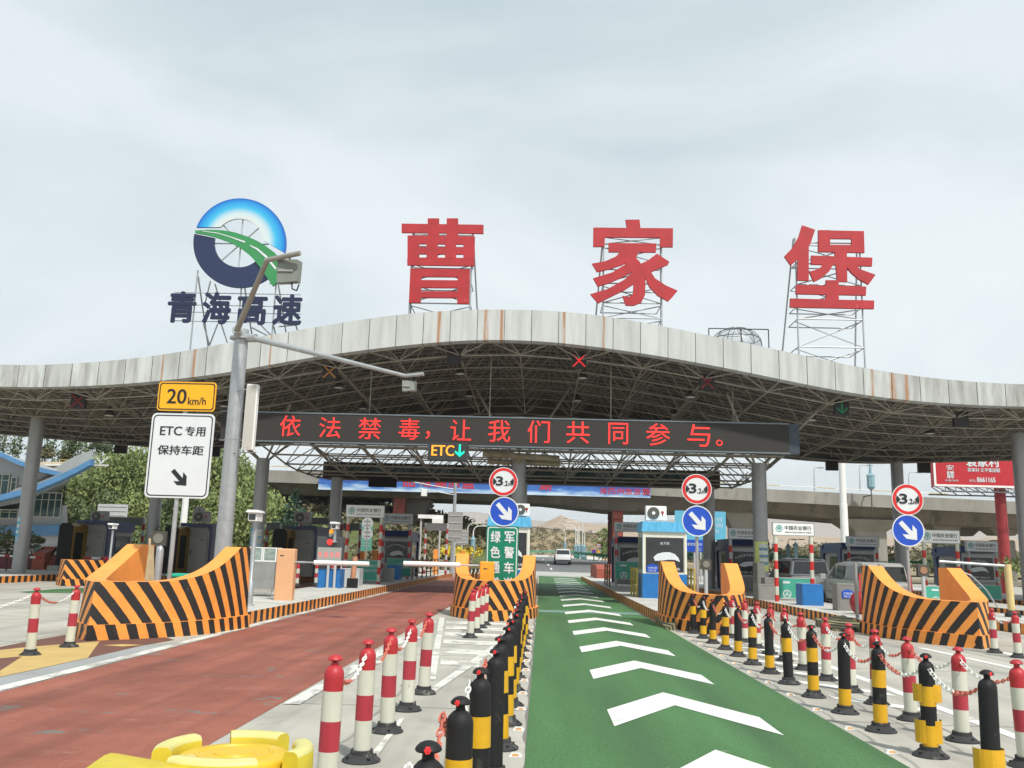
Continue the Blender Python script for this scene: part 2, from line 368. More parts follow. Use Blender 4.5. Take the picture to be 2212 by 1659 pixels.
# ------------------------------------------------------------------ ground
def sheet(name, polys, z, m, uvs=False):
    mb = MB()
    for P in polys: mb.face([(p[0], p[1], z if len(p) < 3 else p[2]) for p in P], 0, [(p[0], p[1]) for p in P])
    return tag(mb.build(name, m), kind='structure')
def plaza_mat():
    m = bpy.data.materials.new('plaza_concrete'); m.use_nodes = True; nt = m.node_tree; b = nt.nodes['Principled BSDF']; N = nt.nodes.new; L = nt.links.new
    tc = N('ShaderNodeTexCoord'); P = tc.outputs['Object']
    def noise(sc, det, vec=None, st=None):
        n = N('ShaderNodeTexNoise'); n.inputs['Scale'].default_value = sc; n.inputs['Detail'].default_value = det; n.inputs['Roughness'].default_value = .65
        if st:
            mp = N('ShaderNodeMapping'); mp.inputs['Scale'].default_value = st; L(P, mp.inputs[0]); L(mp.outputs[0], n.inputs[0])
        else: L(P, n.inputs[0])
        return n.outputs[0]
    r = N('ShaderNodeValToRGB'); L(noise(.45, 8), r.inputs[0]); r.color_ramp.elements[0].position = .34; r.color_ramp.elements[1].position = .68
    r.color_ramp.elements[0].color = (.355, .34, .295, 1); r.color_ramp.elements[1].color = (.50, .48, .42, 1)
    # tyre darkening running along the lanes
    r2 = N('ShaderNodeValToRGB'); L(noise(1.3, 4, st=(1.1, .05, 1)), r2.inputs[0]); r2.color_ramp.elements[0].position = .45; r2.color_ramp.elements[1].position = .75
    r2.color_ramp.elements[0].color = (1, 1, 1, 1); r2.color_ramp.elements[1].color = (.66, .66, .68, 1)
    m1 = N('ShaderNodeMixRGB'); m1.blend_type = 'MULTIPLY'; m1.inputs[0].default_value = 1; L(r.outputs[0], m1.inputs[1]); L(r2.outputs[0], m1.inputs[2])
    # cracks and slab joints
    br = N('ShaderNodeTexBrick'); br.inputs['Scale'].default_value = 1; br.inputs['Brick Width'].default_value = 4.2; br.inputs['Row Height'].default_value = 5.0; br.offset = 0
    br.inputs['Mortar Size'].default_value = .026; br.inputs['Mortar Smooth'].default_value = .3
    nn = N('ShaderNodeTexNoise'); nn.inputs['Scale'].default_value = 1.1; nn.inputs['Detail'].default_value = 5; L(P, nn.inputs[0])
    va = N('ShaderNodeVectorMath'); va.operation = 'MULTIPLY_ADD'; L(nn.outputs['Color'], va.inputs[0]); va.inputs[1].default_value = (.16, .16, 0); L(P, va.inputs[2])
    L(va.outputs[0], br.inputs[0])
    m2 = N('ShaderNodeMixRGB'); m2.inputs[2].default_value = (.16, .155, .14, 1)
    mf = N('ShaderNodeMath'); mf.operation = 'MULTIPLY'; mf.inputs[1].default_value = .9; L(br.outputs['Fac'], mf.inputs[0])
    L(mf.outputs[0], m2.inputs[0]); L(m1.outputs[0], m2.inputs[1])
    n7 = noise(.75, 9); r7 = N('ShaderNodeMapRange'); r7.inputs[1].default_value = .58; r7.inputs[2].default_value = .70; r7.inputs[3].default_value = 0; r7.inputs[4].default_value = .55; L(n7, r7.inputs[0])
    x7 = N('ShaderNodeMixRGB'); x7.inputs[2].default_value = (.20, .195, .18, 1); L(r7.outputs[0], x7.inputs[0]); L(m2.outputs[0], x7.inputs[1])
    L(x7.outputs[0], b.inputs['Base Color']); b.inputs['Roughness'].default_value = .82
    bp = N('ShaderNodeBump'); bp.inputs['Strength'].default_value = .3; bp.inputs['Distance'].default_value = .01; L(noise(40, 3), bp.inputs['Height']); L(bp.outputs[0], b.inputs['Normal'])
    return m
def red_mat():
    m = bpy.data.materials.new('worn_red_surfacing'); m.use_nodes = True; nt = m.node_tree; b = nt.nodes['Principled BSDF']; N = nt.nodes.new; L = nt.links.new
    tc = N('ShaderNodeTexCoord'); P = tc.outputs['Object']
    def noise(sc, det, st=(1, 1, 1), ro=.65):
        n = N('ShaderNodeTexNoise'); n.inputs['Scale'].default_value = sc; n.inputs['Detail'].default_value = det; n.inputs['Roughness'].default_value = ro
        mp = N('ShaderNodeMapping'); mp.inputs['Scale'].default_value = st; L(P, mp.inputs[0]); L(mp.outputs[0], n.inputs[0]); return n.outputs[0]
    def ramp(src, a, b_, ca, cb):
        r = N('ShaderNodeValToRGB'); L(src, r.inputs[0]); r.color_ramp.elements[0].position = a; r.color_ramp.elements[1].position = b_
        r.color_ramp.elements[0].color = ca; r.color_ramp.elements[1].color = cb; return r.outputs[0]
    base = ramp(noise(.8, 9), .36, .66, (.255, .078, .05, 1), (.36, .118, .078, 1))
    sp = ramp(noise(60, 3), .35, .7, (.8, .8, .8, 1), (1.15, 1.15, 1.15, 1))
    m0 = N('ShaderNodeMixRGB'); m0.blend_type = 'MULTIPLY'; m0.inputs[0].default_value = 1; L(base, m0.inputs[1]); L(sp, m0.inputs[2])
    grey_f = ramp(noise(1.6, 7, (.8, 1.2, 1)), .615, .65, (0, 0, 0, 1), (1, 1, 1, 1))
    m1 = N('ShaderNodeMixRGB'); L(grey_f, m1.inputs[0]); L(m0.outputs[0], m1.inputs[1]); m1.inputs[2].default_value = (.17, .165, .15, 1)
    pale_f = ramp(noise(3.2, 7, (.55, 1.9, 1), .75), .585, .68, (0, 0, 0, 1), (.55, .55, .55, 1))
    m2 = N('ShaderNodeMixRGB'); L(pale_f, m2.inputs[0]); L(m1.outputs[0], m2.inputs[1]); m2.inputs[2].default_value = (.43, .27, .2, 1)
    trk = ramp(noise(1.0, 3, (1.2, .05, 1)), .45, .72, (1, 1, 1, 1), (.56, .58, .6, 1))
    m3 = N('ShaderNodeMixRGB'); m3.blend_type = 'MULTIPLY'; m3.inputs[0].default_value = 1; L(m2.outputs[0], m3.inputs[1]); L(trk, m3.inputs[2])
    L(m3.outputs[0], b.inputs['Base Color']); b.inputs['Roughness'].default_value = .85
    return m
def green_mat():
    m = bpy.data.materials.new('green_surfacing'); m.use_nodes = True; nt = m.node_tree; b = nt.nodes['Principled BSDF']; N = nt.nodes.new; L = nt.links.new
    tc = N('ShaderNodeTexCoord'); P = tc.outputs['Object']
    n = N('ShaderNodeTexNoise'); n.inputs['Scale'].default_value = 45; n.inputs['Detail'].default_value = 4; L(P, n.inputs[0])
    r = N('ShaderNodeValToRGB'); L(n.outputs[0], r.inputs[0]); r.color_ramp.elements[0].position = .3; r.color_ramp.elements[1].position = .7
    r.color_ramp.elements[0].color = (.034, .108, .034, 1); r.color_ramp.elements[1].color = (.078, .195, .066, 1)
    mp = N('ShaderNodeMapping'); mp.inputs['Scale'].default_value = (1, .12, 1); L(P, mp.inputs[0])
    n2 = N('ShaderNodeTexNoise'); n2.inputs['Scale'].default_value = 1.3; n2.inputs['Detail'].default_value = 7; L(mp.outputs[0], n2.inputs[0])
    mr = N('ShaderNodeMapRange'); mr.inputs[1].default_value = .3; mr.inputs[2].default_value = .7; mr.inputs[3].default_value = .76; mr.inputs[4].default_value = 1.22; L(n2.outputs[0], mr.inputs[0])
    vm = N('ShaderNodeVectorMath'); vm.operation = 'SCALE'; L(r.outputs[0], vm.inputs[0]); L(mr.outputs[0], vm.inputs['Scale'])
    # faint wheel paths and drips
    m3 = N('ShaderNodeMapping'); m3.inputs['Scale'].default_value = (1.5, .035, 1); L(P, m3.inputs[0]); n4 = N('ShaderNodeTexNoise'); n4.inputs['Scale'].default_value = 1.1; n4.inputs['Detail'].default_value = 3; L(m3.outputs[0], n4.inputs[0])
    r4 = N('ShaderNodeMapRange'); r4.inputs[1].default_value = .45; r4.inputs[2].default_value = .7; r4.inputs[3].default_value = 0; r4.inputs[4].default_value = .3; L(n4.outputs[0], r4.inputs[0])
    x4 = N('ShaderNodeMixRGB'); x4.inputs[2].default_value = (.045, .07, .045, 1); L(r4.outputs[0], x4.inputs[0]); L(vm.outputs[0], x4.inputs[1])
    n6 = N('ShaderNodeTexNoise'); n6.inputs['Scale'].default_value = 6.5; n6.inputs['Detail'].default_value = 6; L(P, n6.inputs[0]); r6 = N('ShaderNodeMapRange'); r6.inputs[1].default_value = .70; r6.inputs[2].default_value = .76; r6.inputs[3].default_value = 0; r6.inputs[4].default_value = .7; L(n6.outputs[0], r6.inputs[0])
    x6 = N('ShaderNodeMixRGB'); x6.inputs[2].default_value = (.30, .34, .28, 1); L(r6.outputs[0], x6.inputs[0]); L(x4.outputs[0], x6.inputs[1])
    L(x6.outputs[0], b.inputs['Base Color']); b.inputs['Roughness'].default_value = .8
    bp = N('ShaderNodeBump'); bp.inputs['Strength'].default_value = .4; bp.inputs['Distance'].default_value = .006; L(n.outputs[0], bp.inputs['Height']); L(bp.outputs[0], b.inputs['Normal'])
    return m
def mark_mat(name, col, wear, back, scale=4., st=(1, 1, 1)):
    return mat(name, col, .6, var=.06, scale=3, dirt=back, dirt_amt=wear, dirt_scale=scale, stretch=st)
plaza = plaza_mat()
earth = mat('dry_earth', (.30, .25, .17), .95, var=.25, scale=.15, dirt=(.16, .16, .08), dirt_amt=.4, dirt_scale=.12)
sheet('ground', [[(-4000, -200), (4000, -200), (4000, 6000), (-4000, 6000)]], -.35, earth)
# plaza slab (reaches under the islands) and the road that climbs away behind it
sheet('toll_plaza', [[(-60, -12), (60, -12), (60, 88), (-60, 88)]], 0, plaza)
asph = mat('asphalt', (.15, .153, .155), .9, var=.14, scale=.5, dirt=(.16, .16, .16), dirt_amt=.3, dirt_scale=.4)
def roadz(y): return interp(y, [70, 86, 102, 125, 180, 300], [.03, .28, .8, 1.25, 1.62, 1.4])
ys = [84.2, 92, 102, 112, 125, 150, 180, 230, 300]
def roadc(y): return interp(y, [84, 125, 180, 300], [0, -1.0, -9, -60])
road_polys = []
for a, b in zip(ys[:-1], ys[1:]):
    wl, wr = (lambda y: roadc(y)-interp(y, [84, 110, 300], [26, 16, 16])), (lambda y: roadc(y)+interp(y, [84, 100, 130, 300], [24, 13.5, 11.5, 11]))
    road_polys.append([(wl(a), a, roadz(a)), (wr(a), a, roadz(a)), (wr(b), b, roadz(b)), (wl(b), b, roadz(b))])
sheet('road', road_polys, 0, asph)
sheet('plaza_apron', [[(-26, 76.8, .012), (24, 76.8, .012), (24, 84.2, roadz(84.2)), (-26, 84.2, roadz(84.2))]], 0, concrete)
lm = mark_mat('lane_paint', (.72, .72, .68), .25, (.2, .2, .19), 5)
dash = []
for y in (88, 97, 106, 118, 132):
    x = 1.2+roadc(y)*.9
    dash.append([(x, y, roadz(y)+.03), (x+.18, y, roadz(y)+.03), (x+.15, y+4, roadz(y+4)+.03), (x-.03, y+4, roadz(y+4)+.03)])
sheet('road_dashes', dash, 0, lm)
GREENR = lambda y: 3.03 if y < 40 else 3.03+(y-40)*.025
sheet('green_lane', [[(-.1, -3), (3.03, -3), (3.05, 40), (-.02, 40)], [(-.02, 40), (3.05, 40), (3.9, 74.5), (0, 76.5)]], .004, green_mat())
red = red_mat()
def Z7(x, y): return (648+x*.2512, 1242+y*.2512)
def Z6(x, y): return (x*.2512, 1242+y*.2512)
def Z8(x, y): return (1404+x*.3652, 1242+y*.3652)
sheet('red_lane', [[(-5.72, -3), (-2.66, -3), (-2.74, 28.5), (-5.95, 24), (-5.8, 12)], [(-2.74, 28.5), (-2.8, 78), (-6.25, 78), (-6.0, 40), (-5.95, 24)]], .004, red)
sheet('far_left_red_lane', [[(-12.0, 38), (-9.2, 38), (-9.2, 80), (-12.0, 80)]], .004, red)
sheet('lane_seam', [[(-6.1, 47.2), (-2.5, 47.2), (-2.5, 47.6), (-6.1, 47.6)]], .008, concrete)
sheet('green_lane_seam', [[(-.09, 27.0), (3.03, 27.0), (3.03, 28.1), (-.09, 28.1)]], .008, mat('worn_green_band', (.16, .27, .22), .8, var=.15, scale=3))
# edge lines of the red lane
wwhite = mark_mat('worn_white_paint', (.66, .66, .61), .56, (.36, .35, .32), 2.6, (1, .35, 1))
wwhite2 = mark_mat('fresh_white_paint', (.80, .80, .77), .2, (.42, .41, .38), 3.5)
sheet('red_lane_left_line', [[(-6.02, 12.0), (-5.82, 11.9), (-5.98, 24), (-6.15, 24)], [(-6.15, 24), (-5.98, 24), (-6.1, 44), (-6.24, 44)], [(-6.0, -2), (-5.78, -2), (-5.82, 11.9), (-6.02, 12.0)]], .009, wwhite)
sheet('red_lane_right_line', [[(-2.66, 9.8), (-2.48, 9.8), (-2.38, 22), (-2.58, 22)]], .009, wwhite)
sheet('grey_margin', [[gr(*Z6(-600, 1180))[:2], gr(*Z6(0, 1012))[:2], gr(*Z6(700, 815))[:2], gr(*Z6(1650, 570))[:2], gr(*Z6(1240, 606))[:2], gr(*Z6(370, 802))[:2], gr(*Z6(0, 882))[:2], gr(*Z6(-600, 1010))[:2]]], .0035, mat('grey_margin_concrete', (.30, .31, .31), .85, var=.15, scale=1, dirt=(.45, .45, .44), dirt_amt=.2, dirt_scale=2))
# maroon apron with yellow hatching in front of the left barrier
maroon = mat('maroon_surfacing', (.145, .062, .045), .85, var=.15, scale=2, dirt=(.22, .12, .09), dirt_amt=.2, dirt_scale=12)
yelgrd = mat('yellow_surfacing', (.52, .36, .13), .8, var=.1, scale=2, dirt=(.35, .24, .11), dirt_amt=.2, dirt_scale=8)
def g6(L_): return [gr(*Z6(x, y))[:2] for x, y in L_]
sheet('maroon_apron', [g6([(-600, 1010), (0, 882), (370, 802), (755, 718), (1240, 606), (1500, 560), (1300, 500), (760, 488), (550, 518), (200, 580), (0, 620), (-600, 735)])], .004, maroon)
sheet('yellow_hatching', [g6([(0, 722), (190, 705), (0, 830), (0, 882), (370, 802), (755, 718), (858, 574), (530, 600), (180, 630), (0, 650)]),
    g6([(-600, 800), (0, 722), (0, 650), (-600, 752)]), g6([(888, 608), (1050, 620), (1235, 605), (1050, 599)])], .008, yelgrd)
# white hatched gore between the two left rows of posts
def g7(L_): return [gr(*Z7(x, y))[:2] for x, y in L_]
gore0 = [g7([(1095, 905), (1165, 905), (1245, 370), (1200, 370)]), g7([(1100, 1045), (1190, 990), (1700, 640), (1640, 620), (1150, 960)]), g7([(600, 1560), (660, 1570), (900, 1240), (860, 1235)]), g7([(1640, 620), (1700, 640), (1935, 420), (1900, 420)])]
gore = []
sheet('gore_outline', gore0, .0085, mark_mat('gore_paint', (.68, .68, .62), .5, (.42, .41, .37), 2.2))
def lx(y): return 1165+(905-y)*(80/535)
def rx_(y): return 1700-(y-640)*1.457 if y > 640 else 1700+(640-y)*1.05
for (yy, th) in ((395, 22), (440, 26), (492, 30), (555, 34), (632, 40), (725, 46)):
    a = lx(yy)+20; b = min(rx_(yy)-30, 1860)
    gore.append(g7([(a, yy), (b, yy+24), (b-6, yy+24+th), (a-6, yy+th)]))
sheet('gore_hatching', gore, .0045, mark_mat('gore_paint', (.68, .68, .62), .5, (.42, .41, .37), 2.2))
# markings right of the green lane
gr_r = [[(4.6, 5), (4.75, 5), (4.75, 19.5), (4.6, 19.5)], [(8.0, 10), (8.16, 10), (7.8, 19), (7.64, 19)], [(8.9, 14), (9.1, 14), (9.2, 18.6), (9.0, 18.6)]]
for y in np.arange(11.5, 19.5, 1.3): gr_r.append([(3.62, y), (4.5, y-.9), (4.5, y-.55), (3.62, y+.35)])
sheet('right_lane_lines', gr_r, .0045, mark_mat('right_paint', (.74, .74, .70), .38, (.43, .42, .385), 2.0))
far_g = [[gr(*(600*0+a, b))[:2] for a, b in ((40, 1279), (120, 1272.5), (330, 1266), (330, 1280), (120, 1281), (60, 1281))]]
sheet('far_green_marking', far_g, .004, MATS.get('green_surfacing') or bpy.data.materials['green_surfacing'])
# chevrons of the green lane, fresh thermoplastic
chev = []
apex = [4.9, 8.22, 11.54, 14.95, 18.35, 21.8, 25.2, 28.9, 32.8, 36.8, 40.3, 44.3, 48.7, 52.6, 56.4, 60.8, 65.9, 70.7]
for i, a in enumerate(apex):
    k = 1 if a < 26 else 1.1; cx_ = 1.55 if a < 26 else 1.55+(a-26)*.008; hw = .79
    chev.append([(cx_-hw, a-1.42*k), (cx_-hw, a-2.38*k), (cx_, a-.97*k), (cx_, a)])
    chev.append([(cx_, a), (cx_, a-.97*k), (cx_+hw, a-2.55*k), (cx_+hw, a-1.58*k)])
sheet('lane_chevrons', chev, .009, mark_mat('chevron_paint', (.73, .73, .69), .3, (.52, .56, .50), 3, (1, .5, 1)))

# ------------------------------------------------------------------ raised islands with striped kerbs
IH = .26
def island(x0, x1, y0, y1, label, taper=0.):
    r = thing('toll_island', label, 'traffic island', ((x0+x1)/2, y0, 0), 'raised islands between the lanes')
    mb = MB(); mb.box(x0+.14, x1-.14, y0+.14, y1-.14, .0, IH, 0); mb.build('island_slab', island_top, r)
    mb = MB()
    for (xa, xb) in ((x0, x0+.139), (x1-.139, x1)):
        n = max(1, int((y1-y0)/2)); 
        for k in range(n):
            ya = y0+(y1-y0)*k/n; yb = y0+(y1-y0)*(k+1)/n
            zt = IH+.004
            for (X, o_) in ((xa, 0), (xb, 1)):
                P = [(X, ya, 0), (X, yb, 0), (X, yb, zt), (X, ya, zt)]; U = [(ya, 0), (yb, 0), (yb, .2), (ya, .2)]
                if not o_: P.reverse(); U.reverse()
                mb.face(P, 0, U)
            mb.face([(xa, ya, zt), (xb, ya, zt), (xb, yb, zt), (xa, yb, zt)], 1)
    for (Y, rev) in ((y0, 0), (y1, 1)):
        P = [(x0, Y, 0), (x1, Y, 0), (x1, Y, IH+.004), (x0, Y, IH+.004)]; U = [(x0, 0), (x1, 0), (x1, .2), (x0, .2)]
        if rev: P.reverse(); U.reverse()
        mb.face(P, 0, U)
    mb.face([(x0+.139, y0, IH+.004), (x1-.139, y0, IH+.004), (x1-.139, y0+.139, IH+.004), (x0+.139, y0+.139, IH+.004)], 1)
    tag(mb.build('kerb', [kerb_m, island_top], r), 'orange and black striped kerb')
    return r
island(-8.42, -6.2, 18.9, 74, 'concrete island left of the red lane, carrying the food cart')
island(-2.32, -.13, 25.9, 74, 'raised concrete island between the red lane and the green lane')
island(3.12, 5.05, 23.9, 68, 'raised concrete island right of the green lane under the light blue booth')
island(8.08, 10.4, 22.7, 68, 'raised concrete island with the blue box and the poster column')
island(12.3, 14.4, 23.2, 68, 'raised concrete island behind the barrier at the right')
island(16.25, 18.5, 31, 68, 'raised concrete island carrying the navy booth right of the silver cars')
island(21.4, 26.2, 36, 70, 'raised concrete island at the far right under the end booth')
island(-14.2, -12.1, 34, 74, 'concrete island behind the food cart, second left of the red lane')
island(-19.4, -17.15, 37.9, 74, 'raised concrete island behind the small striped barrier at the left')
island(-24.9, -20.95, 33.5, 74, 'raised concrete island at the far left around the grey column')

# ------------------------------------------------------------------ U-shaped concrete barriers at the island noses
def bull_nose(cx, ytip, hw, ln, label, skew=0., hb=1.62, hn=.97):
    r = thing('striped_crash_barrier', label, 'crash barrier', (cx, ytip, 0), 'striped concrete barriers at the island noses')
    K = 26; t = .34
    def outline(off):
        P = []
        for i in range(-K, K+1):
            u = abs(i)/K                      # 0 tip .. 1 back
            s = (u**1.15)*ln
            w = (hw+off)*(1-(1-min(1, s/(ln*.97)))**3.0)
            w = max(0, w) + (0 if abs(i) else 0)
            sx_ = -1 if i < 0 else 1
            P.append((cx+skew*(1-s/ln)+sx_*w, ytip+s-off*(1 if s < .02 else .55*(1-s/ln))))
        return P
    def zt(u):
        s = u**1.15; q = max(0, (s-.2)/.66); q = min(1, q); return hn+(hb-hn)*(q**2.1)
    O = outline(0.); I = []
    for i, (x, y) in enumerate(O):
        u = abs(i-K)/K; s = (u**1.15)*ln
        # inner outline: offset from outer along the inward normal
        a = O[max(0, i-1)]; b = O[min(2*K, i+1)]; d = Vector((b[0]-a[0], b[1]-a[1])); d.normalize(); nrm = Vector((-d.y, d.x))
        if nrm.y < 0 and abs(i-K) < 4: nrm = -nrm
        if (cx-x)*nrm.x < 0 and abs(nrm.x) > .3: nrm = -nrm
        q = (x+nrm.x*t, y+nrm.y*t)
        if i == K: q = (cx+skew*.8, y+t*1.7)
        if abs(i-K) < 7:
            q = (cx+skew*.8+(q[0]-cx-skew*.8)*(.35+.65*abs(i-K)/7), max(q[1], ytip+t*1.6))
        I.append(q)
    zs = [0, .24, .5, .75, 1.0]
    mb = MB(); arc = [0]*(2*K+1)
    for i in range(K+1, 2*K+1): arc[i] = arc[i-1]+math.dist(O[i], O[i-1])
    for i in range(K-1, -1, -1): arc[i] = arc[i+1]+math.dist(O[i], O[i+1])
    NR = 5
    for i in range(2*K):
        z1, z2 = zt(abs(i-K)/K), zt(abs(i+1-K)/K)
        batter = lambda k: .07*(1-k/NR)
        for k in range(NR):
            f1, f2 = k/NR, (k+1)/NR
            P = []; U = []
            for (j, f_, zz) in ((i, f1, z1), (i+1, f1, z2), (i+1, f2, z2), (i, f2, z1)):
                o_ = .07*(1-f_)*(1.0); x, y = O[j]
                P.append((x+(x-cx)*o_*.5, y-o_*(1-min(1, (y-ytip)/ln)), f_*zz)); U.append((arc[j], f_*zz*(1-.5*min(1, arc[j]/3.4))))
            mb.face(P, 0, U)
        a, b, c, d = O[i], O[i+1], I[i+1], I[i]
        mb.face([(a[0], a[1], z1), (b[0], b[1], z2), (c[0], c[1], z2), (d[0], d[1], z1)], 1)
        mb.face([(c[0], c[1], z2), (c[0], c[1], 0), (d[0], d[1], 0), (d[0], d[1], z1)], 1)
    for j in (0, 2*K):
        a, b = O[j], I[j]; z_ = zt(1)
        P = [(a[0], a[1], 0), (b[0], b[1], 0), (b[0], b[1], z_), (a[0], a[1], z_)]
        if j == 0: P.reverse()
        mb.face(P, 1)
    tag(mb.build('barrier_wall', [bull_m, orange], r), None)
    mb = MB(); B = outline(.1)
    for i in range(2*K):
        a, b, c, d = B[i], B[i+1], O[i+1], O[i]
        U = [(arc[i], 0), (arc[i+1], 0), (arc[i+1], .26), (arc[i], .26)]
        mb.face([(a[0], a[1], 0), (b[0], b[1], 0), (b[0], b[1], .26), (a[0], a[1], .26)], 0, U)
        e = .0
        mb.face([(a[0], a[1], .26), (b[0], b[1], .26), (c[0], c[1], .265), (d[0], d[1], .265)], 1)
    mb.build('barrier_base', [band_m, orange], r)
    return r
bull_nose(-7.2, 15.4, 1.18, 3.45, 'large U-shaped striped barrier around the white ETC sign, left of the red lane', skew=-.34)
bull_nose(-1.2, 22.65, 1.10, 3.2, 'U-shaped orange and black striped barrier around the green text sign in the middle')
bull_nose(4.08, 20.5, .97, 3.4, 'U-shaped striped barrier right of the green lane behind black and yellow posts', hn=.86, hb=1.56)
bull_nose(9.0, 19.2, 1.1, 3.5, 'U-shaped striped barrier beside the red ball at the right', skew=.0, hn=.92, hb=1.6)
bull_nose(-18.1, 34.4, 1.1, 3.5, 'low striped barrier far behind the big left one', hb=.78, hn=.98)
mb = MB(); mb.box(-24.8, -21.2, 31.5, 33.4, 0, 1.0, 0)
lb = thing('striped_crash_barrier', 'low striped barrier block cut off by the left edge', 'crash barrier', (-23, 31.5, 0), 'striped concrete barriers at the island noses')
mb = MB()
P = [(-25.5, 33.4), (-25.5, 32.0), (-24.2, 31.2), (-21.3, 31.6), (-21.1, 33.4)]; s = 0
for i in range(len(P)-1):
    d = math.dist(P[i], P[i+1]); a, b = P[i], P[i+1]
    mb.face([(a[0], a[1], 0), (b[0], b[1], 0), (b[0], b[1], .78), (a[0], a[1], .78)], 0, [(-s, 0), (-s-d, 0), (-s-d, .78), (-s, .78)]); s += d
mb.face([(p[0], p[1], .78) for p in P], 1)
mb.build('barrier_wall', [bull_m, orange], lb)

# low yellow and black ramps beside two barriers
yb_m = stripe_mat('yellow_black_stripes', (.28, .25, .12), (.04, .04, .035), 1, .6, .3, .5)
for (xa, xb, ya, yb_, lb_) in ((7.3, 8.05, 22.9, 24.6, 'worn yellow and black concrete ramp left of the right-edge barrier'), (3.0, 3.22, 21.6, 23.8, 'worn yellow and black concrete kerb left of the barrier right of the green lane')):
    r = thing('kerb_ramp', lb_, 'kerb ramp', (xb, ya, 0)); mb = MB()
    mb.face([(xa, ya, 0), (xb, ya, 0), (xb, ya, .16), (xa, ya, .02)], 0, [(0, 0), (.8, 0), (.8, .2), (0, .03)])
    mb.face([(xa, yb_, 0), (xa, ya, 0), (xa, ya, .02), (xa, yb_, .2)], 0, [(0, 0), (1.7, 0), (1.7, .2), (0, .2)])
    mb.face([(xa, ya, .02), (xb, ya, .16), (xb, yb_, .3), (xa, yb_, .2)], 0, [(0, 0), (.8, 0), (.8, 1.7), (0, 1.7)])
    mb.build('ramp', yb_m, r)
# ------------------------------------------------------------------ posts and chains
def post(variant, label, group, h=.80):
    nm = 'red_white_post' if variant == 'R' else 'black_yellow_post'
    r = thing(nm, label, 'bollard', (0, 0, 0), group)
    mb = MB(); mb.lathe([(.15, 0), (.15, .013), (.138, .02), (.096, .052), (.088, .056), (.086, .088), (.069, .088)], n=20)
    for k in range(4):
        t = math.pi/4+k*math.pi/2; c = (.118*math.cos(t), .118*math.sin(t), .03); mb.lathe([(.014, 0), (.014, .012), (.0, .012)], c, 8, ms=[1, 1])
    mb.build('rubber_foot', [rubber, black], r, smooth=True)
    R0 = .066
    z0, zt_ = .10, h-.055
    cuts = {'R': [.08, .285, .46, .635, .72], 'A': [.08, .26, .42, .585, .72], 'B': [.08, .26, .30, .6, .72], 'C': [.08, .3, .4, .6, .72], 'D': [.08, .3, .42, .6, .72]}[variant]
    cm = {'R': [1, 2, 1, 0], 'A': [3, 0, 3, 0], 'B': [3, 0, 0, 0], 'C': [0, 0, 0, 0], 'D': [0, 0, 3, 0]}[variant]
    sc = (h-.055)/.745
    prof = []; ms = []
    for i, z in enumerate(cuts):
        prof.append((R0+(.0015 if (i < 4 and cm[i]) else 0), z*sc)); 
        if i < 4: ms.append(cm[i])
    base_z = cuts[-1]*sc
    mb = MB()
    for i in range(4):
        e = .0018 if cm[i] else 0
        mb.lathe([(R0+e, cuts[i]*sc), (R0+e, cuts[i+1]*sc)], n=20, ms=[cm[i]])
    mb.lathe([(R0, base_z), (R0*.985, base_z+.02), (R0*.88, base_z+.045), (R0*.6, base_z+.065), (.024, base_z+.075), (.022, base_z+.10)], n=20, ms=[0]*5)
    tub = [red_p, cream, redw, yel_b] if variant == 'R' else [black, cream, redw, yel_b]
    mb.build('tube', tub, r, smooth=True)
    mb = MB(); zc = base_z+.10
    mb.lathe([(.022, -.045), (.021, -.004), (.046, -.010), (.051, -.004), (.047, .007), (.034, .019), (.018, .026), (0, .028)], (0, 0, zc+.012), 16)
    if variant != 'R': mb.lathe([(.0, -.05), (.013, -.05), (.015, -.044), (.015, .0)], (0, 0, zc+.012), 6, ms=[1, 1, 1], axis='y')
    else: mb.lathe([(.0, -.0235), (.007, -.0235), (.007, .0)], (0, 0, zc-.004), 8, ms=[1, 1], axis='y')
    mb.build('chain_cap', [red_p if variant == 'R' else black, mat('bright_red_bolt', (.75, .03, .035), .4, var=0) if variant != 'R' else black], r, smooth=True)
    return r
protos = {}
def place_post(variant, x, y, h, label, group):
    k = (variant, round(h, 2))
    if k not in protos:
        r = post(variant, label, group, h); protos[k] = r; r.location = (x, y, 0)
    else: r = dup(protos[k], (x, y, 0), label, group)
    r.rotation_euler = (random.gauss(0, R(1.0)), random.gauss(0, R(1.3)), random.uniform(-.5, .5))
    return r
link_v = []
